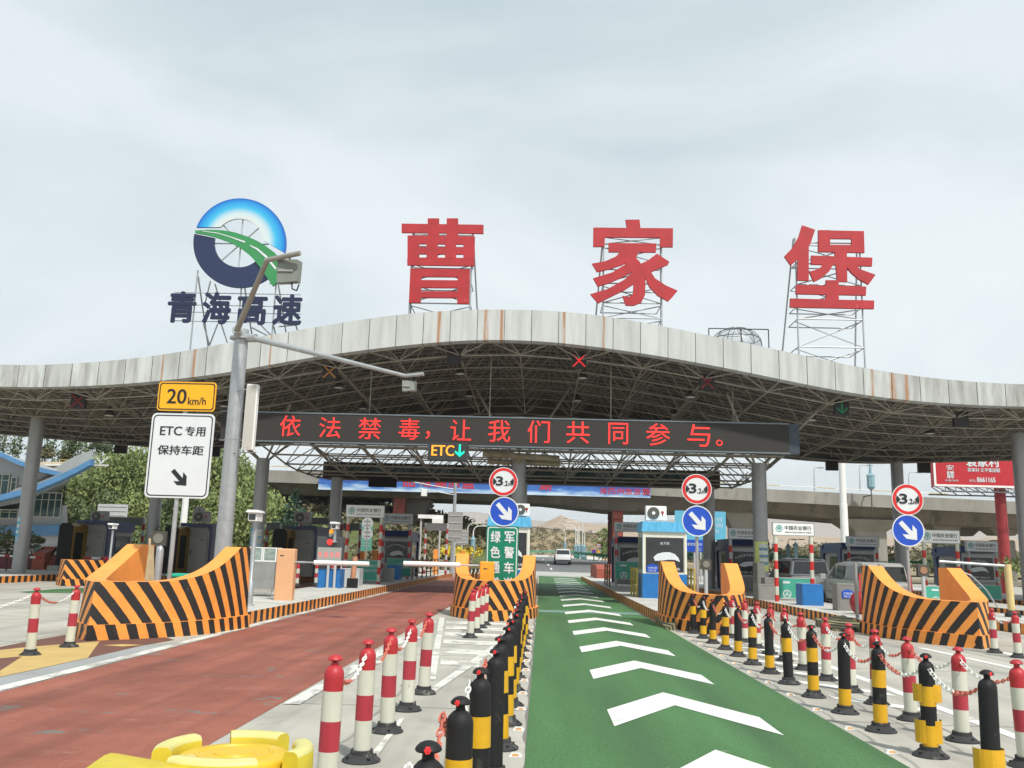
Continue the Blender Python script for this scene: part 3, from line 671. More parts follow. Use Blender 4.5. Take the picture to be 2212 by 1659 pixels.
def chain(a, b, sag, label, wr=True, group='plastic chains between the posts', rev=False):
    a = Vector(a); b = Vector(b); Ls = (b-a).length; 
    n = 60; pts = []
    for i in range(n+1):
        t = i/n; p = a.lerp(b, t); p.z -= sag*4*t*(1-t); pts.append(p)
    tot = sum((pts[i+1]-pts[i]).length for i in range(n)); pitch = .046; K = max(4, int(tot/pitch))
    mb = MB(); acc = 0; j = 0; segs = 8; far = (a.y+b.y)/2 > 17
    for k in range(K):
        target = (k+.5)*tot/K
        while j < n-1 and acc+(pts[j+1]-pts[j]).length < target: acc += (pts[j+1]-pts[j]).length; j += 1
        sl = (pts[j+1]-pts[j]); f_ = (target-acc)/max(1e-6, sl.length); c = pts[j]+sl*f_; d = sl.normalized()
        side = d.cross(Vector((0, 0, 1))).normalized(); up = side.cross(d)
        w = side if k % 2 else up; w = (w+ (up if k % 2 else side)*.35).normalized(); o_ = d.cross(w)
        col = (1 if (k/K > .5) else 0) if not rev else (0 if (k/K > .5) else 1)
        hl, hw_, rr = .033, .017, .0055
        ringv = []; ns = 4 if far else 5
        for q in range(segs):
            t = 2*math.pi*q/segs; cc = c+d*(hl*math.cos(t))*.95+w*(hw_*math.sin(t)); nr = (d*math.cos(t)*.6+w*math.sin(t)).normalized()
            for g in range(ns):
                s_ = 2*math.pi*g/ns; ringv.append(cc+nr*(rr*math.cos(s_))+o_*(rr*math.sin(s_)))
        fs = [(q*ns+g, ((q+1) % segs)*ns+g, ((q+1) % segs)*ns+(g+1) % ns, q*ns+(g+1) % ns) for q in range(segs) for g in range(ns)]
        mb.idx(ringv, fs, col)
    o = mb.build('plastic_chain', [chain_w, chain_r], smooth=True)
    return tag(o, label, 'chain', group)
# rows: (x, y) read off the photograph's ground contacts
rowLR = [(-1.36, 6.2), (-1.35, 7.36), (-1.35, 8.54), (-1.33, 9.7), (-1.31, 10.85)]
rowLR2 = [(-1.32, 18.14), (-1.28, 19.39), (-1.26, 20.55), (-1.23, 21.5)]
rowLB = [(-.37, 2.3), (-.34, 3.42), (-.34, 4.6), (-.33, 5.76), (-.31, 6.98), (-.30, 7.95), (-.28, 9.0), (-.28, 10.1), (-.29, 11.2), (-.28, 12.35), (-.27, 13.45), (-.29, 14.69), (-.27, 15.93), (-.27, 17.1), (-.26, 18.25), (-.25, 19.4), (-.25, 20.5)]
rowLB = [(-.37, 2.3), (-.38, 3.5), (-.37, 4.6), (-.33, 5.76), (-.30, 6.95), (-.29, 8.0), (-.28, 9.1), (-.28, 10.2), (-.28, 11.3), (-.28, 12.4), (-.27, 13.5), (-.28, 14.69), (-.27, 15.85), (-.27, 17.05), (-.26, 18.25), (-.25, 19.4)]
vLB = ['A', 'A', 'A', 'A', 'C', 'A', 'A', 'A', 'B', 'A', 'B', 'A', 'A', 'B', 'A', 'A']
rowRB = [(3.35, 7.1), (3.41, 8.3), (3.4, 9.42), (3.4, 10.47), (3.40, 11.62), (3.41, 12.77), (3.44, 13.9), (3.44, 15.0), (3.47, 16.2), (3.48, 17.35), (3.48, 18.55), (3.49, 19.67), (3.5, 20.9), (3.46, 21.9)]
vRB = ['C', 'A', 'A', 'B', 'A', 'D', 'B', 'A', 'B', 'A', 'B', 'A', 'D', 'D']
rowRR = [(4.07, 8.0), (4.02, 9.05), (3.99, 10.15), (4.01, 11.2), (4.05, 12.2), (4.08, 13.3), (4.10, 14.5), (4.13, 15.7), (4.16, 16.8), (4.18, 17.8), (4.21, 19.0), (4.19, 20.05)]
def row(pts, vs, h, desc, cat_, chain_on=True):
    g = cat_; prev = None; vn = {'A': '', 'B': ', low band only,', 'C': ', no bands,', 'D': ', upper band only,', 'R': ''}
    for i, (x, y) in enumerate(pts):
        kind = 'red and white post' if vs[i] == 'R' else 'black and yellow post'
        place_post(vs[i], x, y, h, '%s %s%s %s' % (ORD[i], kind, vn[vs[i]], desc), g)
        if i and chain_on:
            a, b = pts[i-1], pts[i]
            zc = h-.01
            dx_ = -.085 if 'left edge' in desc else .0
            chain((a[0]+dx_, a[1], zc-.02), (b[0]+dx_, b[1], zc-.02), .16 if y > 6 else .22, '%s chain in the row %s' % (ORD[i-1], desc.replace('standing ', '')), rev=bool(i % 2))
row(rowLR, ['R']*5, .86, 'standing just right of the red lane', 'red and white posts right of the red lane')
row(rowLR2, ['R']*4, .88, 'in the short row before the middle barrier', 'red and white posts before the middle barrier')
row(rowLB, vLB, .86, "along the green lane's left edge", 'black and yellow posts left of the green lane')
row(rowRB, vRB, .80, "along the green lane's right edge", 'black and yellow posts right of the green lane')
row(rowRR, ['R']*12, .80, 'behind the right-hand black and yellow posts', 'red and white posts right of the green lane')
row([(8.91, 17.54), (8.9, 18.4)], ['R', 'R'], .78, 'at the right before the right-edge barrier', 'red and white posts by the right-edge barrier')
row([(-7.3, 13.2), (-7.33, 14.35)], ['R', 'R'], .90, 'on the maroon and yellow apron at the left', 'red and white posts on the maroon apron')
row([(-9.9, 33.2), (-9.15, 34.5), (-8.75, 35.8), (-8.4, 37.1)], ['R']*4, .80, 'in the row behind the salmon box', 'red and white posts behind the salmon box', False)
place_post('R', -7.75, 17.9, .80, 'red and white post inside the big left barrier, beside the grey pipe', 'red and white posts inside the left barrier')
for o in list(COL.objects):
    if o.get('label', '').endswith('row behind the salmon box'): o.location.z = IH
    if 'inside the big left barrier' in o.get('label', ''): o.location.z = .10
chain((-7.3, 13.2, .88), (-9.2, 12.4, .75), .25, 'red and white plastic chain running out of the left edge of the picture')
chain((8.91, 17.54, .76), (10.2, 16.6, .5), .22, 'red and white plastic chain running out of the right edge of the picture')
# peeled reflective sleeves on two right-hand posts
def peel(x, y, zs, label):
    r = thing('peeled_sleeve', label, 'plastic sleeve', (x, y, zs[0][0]), 'yellow sleeves peeling off the right-hand posts')
    for (z0, z1, sprd) in zs:
        mb = MB(); n = 12; P = []
        for i in range(n+1):
            t = R(150+sprd*i/n); k = i/n; rr = .069+.16*max(0, k-.6)+.16*max(0, .3-k); P.append((x+rr*math.cos(t), y+rr*math.sin(t)))
        for i in range(n): mb.face([(P[i][0], P[i][1], z0), (P[i+1][0], P[i+1][1], z0), (P[i+1][0], P[i+1][1], z1), (P[i][0], P[i][1], z1)])
        mb.build('sleeve', yel_b, r, smooth=True)
    return r
peel(3.41, 8.3, [(.11, .30, 240), (.45, .60, 220)], 'yellow reflective sleeves standing off the second nearest right-hand post')
peel(3.35, 7.1, [(.06, .30, 250)], 'yellow reflective sleeve slipped down the nearest right-hand post')

# road studs along the green lane
def stud(x, y, label, grp, first=[None]):
    if first[0] is None:
        r = thing('road_stud', label, 'road stud', (x, y, 0), grp)
        mb = MB(); v = [(x-.055, y-.05, 0), (x+.055, y-.05, 0), (x+.055, y+.05, 0), (x-.055, y+.05, 0), (x-.035, y-.028, .022), (x+.035, y-.028, .022), (x+.035, y+.028, .022), (x-.035, y+.028, .022)]
        mb.idx(v, [(4, 5, 6, 7), (0, 1, 5, 4), (1, 2, 6, 5), (2, 3, 7, 6), (3, 0, 4, 7)]); mb.build('stud_body', offwhite, r)
        mb = MB(); mb.face([(x-.03, y-.047, .004), (x+.03, y-.047, .004), (x+.024, y-.033, .0195), (x-.024, y-.033, .0195)]); mb.build('amber_reflector', led_ambd, r)  # no lamp here: the borrowed emissive amber gives the reflector its glow
        first[0] = r; return r
    return dup(first[0], (x, y, 0), label, grp)
for i in range(13): stud(-.16, 7.75+1.125*i, '%s reflective road stud along the left edge of the green lane' % (ORD[i]), 'road studs on the left edge')
for i in range(13): stud(3.11+.01*i, 8.41+1.11*i, '%s reflective road stud along the right edge of the green lane' % (ORD[i]), 'road studs on the right edge')

# ------------------------------------------------------------------ toll canopy
TOP = [(0, 789.5), (77, 789.5), (193, 784), (314, 772), (415, 757), (486, 741), (616, 717.6), (738, 697), (810, 685), (915, 673.6), (981, 669.5), (1091, 667.5), (1200, 671), (1262, 676), (1350, 688.4), (1506, 719.4), (1631, 744.5), (1755, 772.7), (1890, 800), (2012, 818), (2212, 832.5)]
BOT = [(0, 837), (77, 837), (193, 834), (307, 827.4), (486, 807), (611, 782), (732, 762.5), (853, 748), (918, 741), (1005, 734), (1103, 733), (1200, 738.3), (1262, 746), (1350, 757), (1506, 782.4), (1633, 808), (1756, 834), (1886, 857.5), (2014, 870.5), (2212, 880)]
YF = 33.0; YR = 48.6
def trace(T):
    P = [at(x, y, YF) for x, y in T]; return [p.x for p in P], [p.z for p in P]
tx, tz = trace(TOP); bx_, bz_ = trace(BOT)
tx = [-38, -30]+tx+[29, 38]; tz = [tz[0]+1.3, tz[0]+.6]+tz+[tz[-1]+.55, tz[-1]+1.3]
bx_ = [-38, -30]+bx_+[29, 38]; bz_ = [bz_[0]+1.3, bz_[0]+.6]+bz_+[bz_[-1]+.55, bz_[-1]+1.3]
def smooth(x, xs, zs): return sum(interp(x+d, xs, zs)*w for d, w in ((-1.6, .15), (-.8, .2), (0, .3), (.8, .2), (1.6, .15)))
def ztop(x, y=YF): return smooth(x, tx, tz)-.45*(y-YF)/15
def zbot(x, y=YF): return smooth(x, bx_, bz_)-.45*(y-YF)/15
canopy = thing('toll_canopy', 'wide wavy toll plaza canopy with a white panelled edge and a dark truss underside', 'toll canopy', (-.9, 40, 0))
def fascia_mat():
    m = bpy.data.materials.new('fascia_panels'); m.use_nodes = True; nt = m.node_tree; b = nt.nodes['Principled BSDF']; N = nt.nodes.new; L = nt.links.new
    uv = N('ShaderNodeUVMap'); s = N('ShaderNodeSeparateXYZ'); L(uv.outputs[0], s.inputs[0])
    def strk(scx, scy, lo, hi):
        mp = N('ShaderNodeMapping'); mp.inputs['Scale'].default_value = (scx, scy, 1); L(uv.outputs[0], mp.inputs[0])
        n = N('ShaderNodeTexNoise'); n.inputs['Scale'].default_value = 1; n.inputs['Detail'].default_value = 6; n.inputs['Roughness'].default_value = .6; L(mp.outputs[0], n.inputs[0])
        r = N('ShaderNodeMapRange'); r.inputs[1].default_value = lo; r.inputs[2].default_value = hi; L(n.outputs[0], r.inputs[0]); return r.outputs[0]
    def mixc(f, a, c, amt):
        k = N('ShaderNodeMath'); k.operation = 'MULTIPLY'; k.inputs[1].default_value = amt; L(f, k.inputs[0])
        mm = N('ShaderNodeMixRGB'); L(k.outputs[0], mm.inputs[0]); L(a, mm.inputs[1]); mm.inputs[2].default_value = c; return mm.outputs[0]
    base = N('ShaderNodeRGB'); base.outputs[0].default_value = (.55, .575, .565, 1)
    # dirt is heavier on the flat outer parts of the wave
    ax = N('ShaderNodeMath'); ax.operation = 'ADD'; ax.inputs[1].default_value = .5; L(s.outputs[0], ax.inputs[0])
    ab = N('ShaderNodeMath'); ab.operation = 'ABSOLUTE'; L(ax.outputs[0], ab.inputs[0])
    mo = N('ShaderNodeMapRange'); mo.inputs[1].default_value = 9; mo.inputs[2].default_value = 19; mo.inputs[3].default_value = .36; mo.inputs[4].default_value = 1; L(ab.outputs[0], mo.inputs[0])
    d1 = strk(2.6, .3, .42, .66); k = N('ShaderNodeMath'); k.operation = 'MULTIPLY'; L(d1, k.inputs[0]); L(mo.outputs[0], k.inputs[1])
    pn = N('ShaderNodeMath'); pn.operation = 'MULTIPLY_ADD'; pn.inputs[1].default_value = 1/1.03; pn.inputs[2].default_value = .457; L(s.outputs[0], pn.inputs[0])
    fl_ = N('ShaderNodeMath'); fl_.operation = 'FLOOR'; L(pn.outputs[0], fl_.inputs[0]); wn = N('ShaderNodeTexWhiteNoise'); wn.noise_dimensions = '1D'; L(fl_.outputs[0], wn.inputs['W'])
    wm = N('ShaderNodeMath'); wm.operation = 'MULTIPLY'; L(wn.outputs[0], wm.inputs[0]); L(mo.outputs[0], wm.inputs[1])
    c0 = mixc(wm.outputs[0], base.outputs[0], (.30, .30, .28, 1), .55)
    c = mixc(k.outputs[0], c0, (.20, .185, .16, 1), .9)
    c = mixc(strk(5., .2, .66, .76), c, (.40, .30, .15, 1), .4)
    # painted-on rust runs where the photograph has them (x of each run, width)
    pos = N('ShaderNodeValToRGB'); cr_ = pos.color_ramp; cr_.interpolation = 'LINEAR'
    runs = [(-4.0, .10), (-2.2, .14), (-1.62, .09), (.75, .08), (2.25, .07), (12.2, .06), (12.95, .16), (13.45, .10), (-13.3, .08), (-14.5, .05), (-10.4, .05)]
    runs.sort(); mr = N('ShaderNodeMapRange'); mr.inputs[1].default_value = -40; mr.inputs[2].default_value = 40; L(s.outputs[0], mr.inputs[0]); L(mr.outputs[0], pos.inputs[0])
    acc = None
    for (x, w) in runs:
        a = N('ShaderNodeMath'); a.operation = 'SUBTRACT'; L(s.outputs[0], a.inputs[0]); a.inputs[1].default_value = x
        b2 = N('ShaderNodeMath'); b2.operation = 'ABSOLUTE'; L(a.outputs[0], b2.inputs[0])
        g = N('ShaderNodeMapRange'); g.inputs[1].default_value = w*.3; g.inputs[2].default_value = w; g.inputs[3].default_value = 1; g.inputs[4].default_value = 0; L(b2.outputs[0], g.inputs[0])
        if acc is None: acc = g.outputs[0]
        else:
            mx_ = N('ShaderNodeMath'); mx_.operation = 'MAXIMUM'; L(acc, mx_.inputs[0]); L(g.outputs[0], mx_.inputs[1]); acc = mx_.outputs[0]
    f3 = strk(9, .8, .30, .55); kk = N('ShaderNodeMath'); kk.operation = 'MULTIPLY'; L(acc, kk.inputs[0]); L(f3, kk.inputs[1])
    c = mixc(kk.outputs[0], c, (.36, .15, .045, 1), .9)
    L(c, b.inputs['Base Color']); b.inputs['Roughness'].default_value = .42
    return m
fm = fascia_mat()
mb = MB(); x = -36.0-.52; k = 0
while x < 36:
    x1 = x+1.03-.022; seg = 2
    for q in range(seg):
        a = x+(x1-x)*q/seg; b = x+(x1-x)*(q+1)/seg
        mb.face([(a, YF, zbot(a)), (b, YF, zbot(b)), (b, YF, ztop(b)), (a, YF, ztop(a))], 0, [(a, 0), (b, 0), (b, 1), (a, 1)])
        mb.face([(a, YF, ztop(a)), (b, YF, ztop(b)), (b, YF+.5, ztop(b)), (a, YF+.5, ztop(a))], 0, [(a, 1), (b, 1), (b, 1.2), (a, 1.2)])
        mb.face([(a, YF+.5, zbot(a)), (b, YF+.5, zbot(b)), (b, YF, zbot(b)), (a, YF, zbot(a))], 0, [(a, 0), (b, 0), (b, 0), (a, 0)])
    a, b = x1, x1+.022
    mb.face([(a, YF+.02, zbot(a)), (b, YF+.02, zbot(b)), (b, YF+.02, ztop(b)), (a, YF+.02, ztop(a))], 1)
    x += 1.03
mb.build('front_fascia', [fm, darkgrey], canopy)
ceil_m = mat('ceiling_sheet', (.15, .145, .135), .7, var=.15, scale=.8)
XS = np.arange(-36, 36.01, .6)
mb = MB()
Y_ = np.arange(YF+.5, YR+.01, 1.2).tolist()+[YR]
for i in range(len(XS)-1):
    for j in range(len(Y_)-1):
        a, b, c, d = XS[i], XS[i+1], Y_[j], Y_[j+1]
        mb.face([(a, c, ztop(a, c)-.06), (a, d, ztop(a, d)-.06), (b, d, ztop(b, d)-.06), (b, c, ztop(b, c)-.06)])
        mb.face([(a, c, ztop(a, c)), (b, c, ztop(b, c)), (b, d, ztop(b, d)), (a, d, ztop(a, d))])
# corrugations
for y in np.arange(YF+.7, YR, .42):
    for i in range(0, len(XS)-1, 2):
        a, b = XS[i], XS[min(i+2, len(XS)-1)]
        mb.tube((a, y, ztop(a, y)-.075), (b, y, ztop(b, y)-.075), .035, 4, caps=False)
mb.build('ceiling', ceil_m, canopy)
mb = MB()
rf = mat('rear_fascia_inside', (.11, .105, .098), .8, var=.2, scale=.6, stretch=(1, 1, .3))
for i in range(len(XS)-1):
    a, b = XS[i], XS[i+1]
    for yy, fl in ((YR, 0), (YR+.4, 1)):
        P = [(a, yy, zbot(a, yy)), (b, yy, zbot(b, yy)), (b, yy, ztop(b, yy)), (a, yy, ztop(a, yy))]
        if fl: P.reverse()
        mb.face(P)
    mb.face([(a, YR+.4, zbot(a, YR)), (b, YR+.4, zbot(b, YR)), (b, YR, zbot(b, YR)), (a, YR, zbot(a, YR))])
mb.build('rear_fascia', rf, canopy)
# double-layer space truss and purlins
mb = MB(); DX, DY = 2.37, 2.05; NJ = 7; x0 = -.9-14*DX
bn = {}; tn = {}
for i in range(29):
    for j in range(NJ):
        X = x0+i*DX; Yb = 34.1+j*DY; bn[i, j] = Vector((X, Yb, zbot(X, Yb)-.28))
        Xt = X+DX/2; Yt = Yb+DY/2; tn[i, j] = Vector((Xt, Yt, ztop(Xt, Yt)-.2))
for (i, j), p in bn.items():
    if (i+1, j) in bn: mb.tube(p, bn[i+1, j], .034, 5, caps=False)
    if (i, j+1) in bn: mb.tube(p, bn[i, j+1], .034, 5, caps=False)
    for di, dj in ((0, 0), (-1, 0), (0, -1), (-1, -1)):
        q = tn.get((i+di, j+dj))
        if q is not None: mb.tube(p, q, .026, 5, caps=False)
    mb.lathe([(0, -.06), (.06, 0), (0, .06)], p, 6)
for (i, j), p in tn.items():
    if (i+1, j) in tn: mb.tube(p, tn[i+1, j], .03, 5, caps=False)
    if (i, j+1) in tn: mb.tube(p, tn[i, j+1], .03, 5, caps=False)
for i in range(28):        # edge bracing to the front and rear fascia
    a = x0+i*DX
    for (Y2, j) in ((YF+.35, 0), (YR-.1, NJ-1)):
        for dx in (-DX/2, DX/2):
            mb.tube(bn[i, j], (a+dx, Y2, zbot(a+dx, Y2)+.05), .028, 5, caps=False); mb.tube(bn[i, j], (a+dx, Y2, ztop(a+dx, Y2)-.2), .024, 5, caps=False)
for x in np.arange(-35.4, 36, 1.2):
    ya = np.linspace(YF+.6, YR-.1, 5)
    for c, d in zip(ya[:-1], ya[1:]): mb.tube((x, c, ztop(x, c)-.125), (x, d, ztop(x, d)-.125), .022, 4, caps=False)
for y in np.arange(YF+1.0, YR, .62):
    for i in range(0, len(XS)-1, 2):
        a, b = XS[i], XS[min(i+2, len(XS)-1)]
        mb.tube((a, y, ztop(a, y)-.16), (b, y, ztop(b, y)-.16), .026, 4, caps=False)
mb.build('space_truss', steel, canopy)
# columns
FC = [(-22.75, 39.4), (-12.85, 41.0), (-.95, 37.8), (9.15, 38.0), (20.0, 38.0)]
RC = [(-20.05, 46.5), (-10.6, 46.5), (-1.0, 46.6), (8.6, 46.5), (18.25, 46.6), (-30, 46.5), (28, 46.5)]
for k, (cx_, cy_) in enumerate(FC+RC):
    mid = cx_ > -14 and cx_ < 11
    top_z = 5.7 if (k in (1, 2, 3)) else (5.35 if mid else zbot(cx_, cy_)-.2)
    mb = MB(); rr = .3; z = IH; prof = [(rr*1.05, IH-.02), (rr*1.05, IH+.05), (rr, IH+.05)]
    for jz in np.arange(2.0, top_z, 1.75): prof += [(rr, jz-.006), (rr-.012, jz-.006), (rr-.012, jz+.006), (rr, jz+.006)]
    prof += [(rr, top_z)]
    mb.lathe(prof, (cx_, cy_, 0), 28)
    mb.build('column', col_m, canopy, smooth=True)
for k in (1, 2, 3):
    cx_, cy_ = FC[k]
    for dx in (-1, 1):
        for dy in ((-1, 1) if k != 2 else (1,)):
            X = cx_+dx*DX*(.9 if dy > 0 else .75); Y = cy_+dy*(DY*.8 if dy > 0 else 2.4)
            mb = MB(); mb.tube((cx_+dx*.2, cy_+dy*.15, 5.65), (X, Y, zbot(X, Y)-.28), .055, 8); mb.build('column_strut', steel, canopy)
# head beams on the middle column
mb = MB(); mb.tube((-2.45, 37.3, 5.76), (.75, 37.3, 5.62), .13, 12); mb.tube((-2.3, 38.3, 5.55), (.8, 38.3, 5.5), .12, 12); mb.lathe([(.0, 5.35), (.15, 5.42), (.2, 5.62), (.3, 5.74)], (-.95, 37.6, 0), 14)
for xx in (-2.2, -.95, .5): mb.tube((xx, 37.3, 5.66), (xx, 38.3, 5.5), .05, 6)
mb.build('head_beam', mat('rusty_cream_tube', (.30, .25, .17), .6, var=.25, scale=3), canopy)

# open lattice with the teal skylight box behind the message board
lat = thing('lattice_girder', 'open steel lattice with a dark teal glazed box, hanging under the message board', 'steel lattice', (-1, 42, 5.3))
mb = MB(); g = {}
NX, NY = 10, 5
for i in range(NX+1):
    for j in range(NY+1):
        X = -11.9+i*2.19; Y = 37.4+j*2.0; b_ = 5.95-.55*min(1, j/2.5)
        g[i, j, 0] = Vector((X, Y, b_)); g[i, j, 1] = Vector((X+1.09, Y+1.0, b_+.95))
for (i, j, l), p in g.items():
    for q in ((i+1, j, l), (i, j+1, l)):
        if q in g and not (l == 1 and (i == NX or j == NY)): mb.tube(p, g[q], .042 if l == 0 else .034, 5, caps=False)
    if l == 0:
        for di, dj in ((0, 0), (-1, 0), (0, -1), (-1, -1)):
            q = (i+di, j+dj, 1)
            if q in g: mb.tube(p, g[q], .026, 5, caps=False)
        mb.lathe([(0, -.08), (.08, 0), (0, .08)], p, 6)
mb.build('lattice', steel, lat)
mb = MB(); mb.box(-11.5, 9.3, 47.0, 48.2, 5.35, 5.6, 0); mb.box(-11.5, 9.3, 47.0, 48.2, 6.12, 6.22, 0); mb.box(-11.5, -10.6, 46.95, 48.2, 5.6, 6.12, 0); mb.box(8.4, 9.3, 46.95, 48.2, 5.6, 6.12, 0)
for i in range(26): mb.box(-10.5+i*.74, -10.46+i*.74, 46.97, 47.05, 5.6, 6.12, 0)
mb.build('box_frame', mat('rust_brown_beam', (.055, .045, .038), .7, var=.3), lat)
mb = MB(); mb.box(-10.6, 8.4, 47.06, 48.1, 5.6, 6.12, 0); mb.build('skylight_glazing', teal_g, lat)

# LED message board
A = at(475, 930, 34.3).x; B_ = at(1706, 940, 34.3).x
z0_, z1_ = 5.74, 6.82
led = thing('message_board', 'long black LED message board with red Chinese characters hanging under the canopy', 'message board', ((A+B_)/2, 34.3, z0_))
mb = MB(); mb.box(A, B_+.38, 34.36, 34.9, z0_-.03, z1_+.03, 0); mb.box(A, B_, 34.3, 34.36, z1_-.0, z1_+.05, 1); mb.box(A, B_, 34.3, 34.36, z0_-.05, z0_, 1)
mb.build('cabinet', [mat('board_cabinet', (.035, .05, .07), .5, var=.1), mat('board_trim', (.16, .19, .21), .4, .3, var=.1)], led)
def scr_mat():
    m = bpy.data.materials.new('led_screen'); m.use_nodes = True; nt = m.node_tree; b = nt.nodes['Principled BSDF']; N = nt.nodes.new; L = nt.links.new
    tc = N('ShaderNodeTexCoord'); s = N('ShaderNodeSeparateXYZ'); L(tc.outputs['Object'], s.inputs[0])
    mu = N('ShaderNodeMath'); mu.operation = 'MULTIPLY'; mu.inputs[1].default_value = 16; L(s.outputs[2], mu.inputs[0])
    fr = N('ShaderNodeMath'); fr.operation = 'FRACT'; L(mu.outputs[0], fr.inputs[0])
    gt = N('ShaderNodeMath'); gt.operation = 'GREATER_THAN'; gt.inputs[1].default_value = .55; L(fr.outputs[0], gt.inputs[0])
    mm = N('ShaderNodeMixRGB'); mm.inputs[1].default_value = (.034, .030, .026, 1); mm.inputs[2].default_value = (.024, .022, .019, 1); L(gt.outputs[0], mm.inputs[0])
    L(mm.outputs[0], b.inputs['Base Color']); b.inputs['Roughness'].default_value = .75
    return m
mb = MB(); mb.box(A+.02, B_-.02, 34.32, 34.36, z0_, z1_, 0); mb.build('screen', scr_mat(), led)
mb = MB()
for ch, x0p, x1p, y0p, y1p in (('依', 603, 651, 898, 942), ('法', 688, 737, 902, 945), ('禁', 773, 824, 903, 948), ('毒', 860, 908, 905, 949), ('，', 919, 929, 931, 948), ('让', 972, 1019, 907, 951),
        ('我', 1054, 1103, 908, 954), ('们', 1139, 1188, 909, 956), ('共', 1223, 1274, 911, 957), ('同', 1314, 1357, 914, 959), ('参', 1396, 1447, 915, 962), ('与', 1485, 1534, 917, 964), ('。', 1547, 1561, 950, 963)):
    a = at(x0p, y1p, 34.3); b = at(x1p, y0p, 34.3)
    mb = MB(); put_text(mb, ch, a.x, b.x, a.z, b.z, 34.315, .012); mb.build('character', led_on, led)
for xx in np.arange(A+1, B_, 4.74): mb = MB(); mb.tube((xx, 34.7, z1_), (xx, 34.7, zbot(xx, 34.7)-.2), .018, 6); mb.build('hanger', steel, led)

# ETC lane sign under the board
def boxpx(mb, x0p, y0p, x1p, y1p, Y, depth, m=0):
    a = at(x0p, y1p, Y); b = at(x1p, y0p, Y); c = at((x0p+x1p)/2, (y0p+y1p)/2, Y)
    mb.box(a.x, b.x, Y, Y+depth, a.z, b.z, m); return a, b
def rect(x0p, y0p, x1p, y1p, Y):
    cy_ = at((x0p+x1p)/2, y1p, Y).z, at((x0p+x1p)/2, y0p, Y).z; cy = (y0p+y1p)/2
    return at(x0p, cy, Y).x, at(x1p, cy, Y).x, cy_[0], cy_[1]
a, b, c, d = rect(924, 955, 1009, 994, 34.0)
e = thing('lane_sign', 'small black LED sign reading ETC in amber with a green down arrow', 'lane sign', ((a+b)/2, 34, c))
mb = MB(); mb.box(a, b, 34.02, 34.28, c, d); mb.build('cabinet', mat('sign_cabinet', (.03, .033, .035), .6, var=.1), e)
mb = MB(); q = rect(932, 961, 981, 985, 34); put_text(mb, 'ETC', q[0], q[1], q[2], q[3], 34.015, .01, bold=.02); mb.build('lettering', led_amb, e)
q = rect(983, 960, 1003, 987, 34); mb = MB(); cx_ = (q[0]+q[1])/2; w = (q[1]-q[0])/2; h_ = q[3]-q[2]
mb.prism_xz([(cx_-.035, q[3]), (cx_-.035, q[2]+.14), (cx_-w, q[2]+.24), (cx_-w, q[2]+.16), (cx_, q[2]), (cx_+w, q[2]+.16), (cx_+w, q[2]+.24), (cx_+.035, q[2]+.14), (cx_+.035, q[3])], 34.0, 34.015); mb.build('arrow', led_grn, e)

# lane signals under the front edge
def signal(px, py, kind, label, size=31, Y=34.05):
    a, b, c, d = rect(px-size/2, py-size/2, px+size/2, py+size/2, Y)
    r = thing('lane_signal', label, 'lane signal', ((a+b)/2, Y, c), 'square lane signals hanging under the canopy')
    mb = MB(); mb.box(a, b, Y, Y+.18, c, d); mb.box(a-.02, b+.02, Y-.08, Y+.02, d, d+.02); mb.build('housing', mat('signal_housing', (.022, .02, .022), .6, var=.1), r)
    mb = MB(); mb.tube(((a+b)/2, Y+.1, d), ((a+b)/2, Y+.1, zbot((a+b)/2, Y)-.2 if Y < 40 else d+.5), .03, 6); mb.build('hanger', steel, r)
    if kind:
        mb = MB(); cx_, cz = (a+b)/2, (c+d)/2; hs = (b-a)/2*.78
        mt = {'X': led_on, 'x': led_dim, 'a': led_ambd, 'v': led_grnd}[kind]
        n = 11
        if kind in 'Xxa':
            for i in range(n):
                for sgn in (1, -1):
                    t = -1+2*i/(n-1); mb.box(cx_+t*hs-.035, cx_+t*hs+.035, Y-.012, Y, cz+sgn*t*hs-.018, cz+sgn*t*hs+.018)
        else:
            for i in range(9): mb.box(cx_-.03, cx_+.03, Y-.012, Y, cz-hs+i*.055, cz-hs+.035+i*.055)
            for i in range(5):
                for sgn in (1, -1): mb.box(cx_+sgn*(i+1)*.038-.02, cx_+sgn*(i+1)*.038+.02, Y-.012, Y, cz-hs+(i+1)*.035, cz-hs+(i+1)*.035+.04)
        mb.build('led_symbol', mt, r)
    return r
signal(168, 866, 'x', 'lane signal with a dim red cross near the far left column')
signal(712, 803, 'a', 'lane signal with a dim amber cross left of the arch')
signal(981, 771, '', 'unlit black lane signal near the crest of the arch')
signal(1251, 779, 'X', 'lane signal with a bright red cross at the crest of the arch')
signal(1528, 826, 'x', 'lane signal with a dim red cross right of the arch')
signal(1819, 881, 'v', 'lane signal with a dim green arrow at the right')
signal(2077, 906, '', 'unlit black lane signal beside the right-hand column')
for px, py, lb_ in ((260, 966, 'black back of a lane signal under the rear edge, left of the white speed sign'), (461, 973, 'black back of a lane signal between the white speed sign and the lamp pole'), (1798, 1003, 'black back of a lane signal above the white mast'), (1997, 1008, 'black back of a lane signal left of the red billboard')):
    signal(px, py, '', lb_, 26, 48.0)
a, b, c, d = rect(796, 1028, 856, 1052, 46.5)
r = thing('lane_sign', 'wide black back of a lane sign in front of the blue banner', 'lane sign', ((a+b)/2, 46.5, c)); mb = MB(); mb.cbox(a, b, 46.5, 46.75, c, d, .02); mb.build('cabinet', black, r)
mb = MB(); mb.tube(((a+b)/2, 46.6, d), ((a+b)/2, 46.6, 5.4), .03, 6); mb.build('hanger', steel, r)

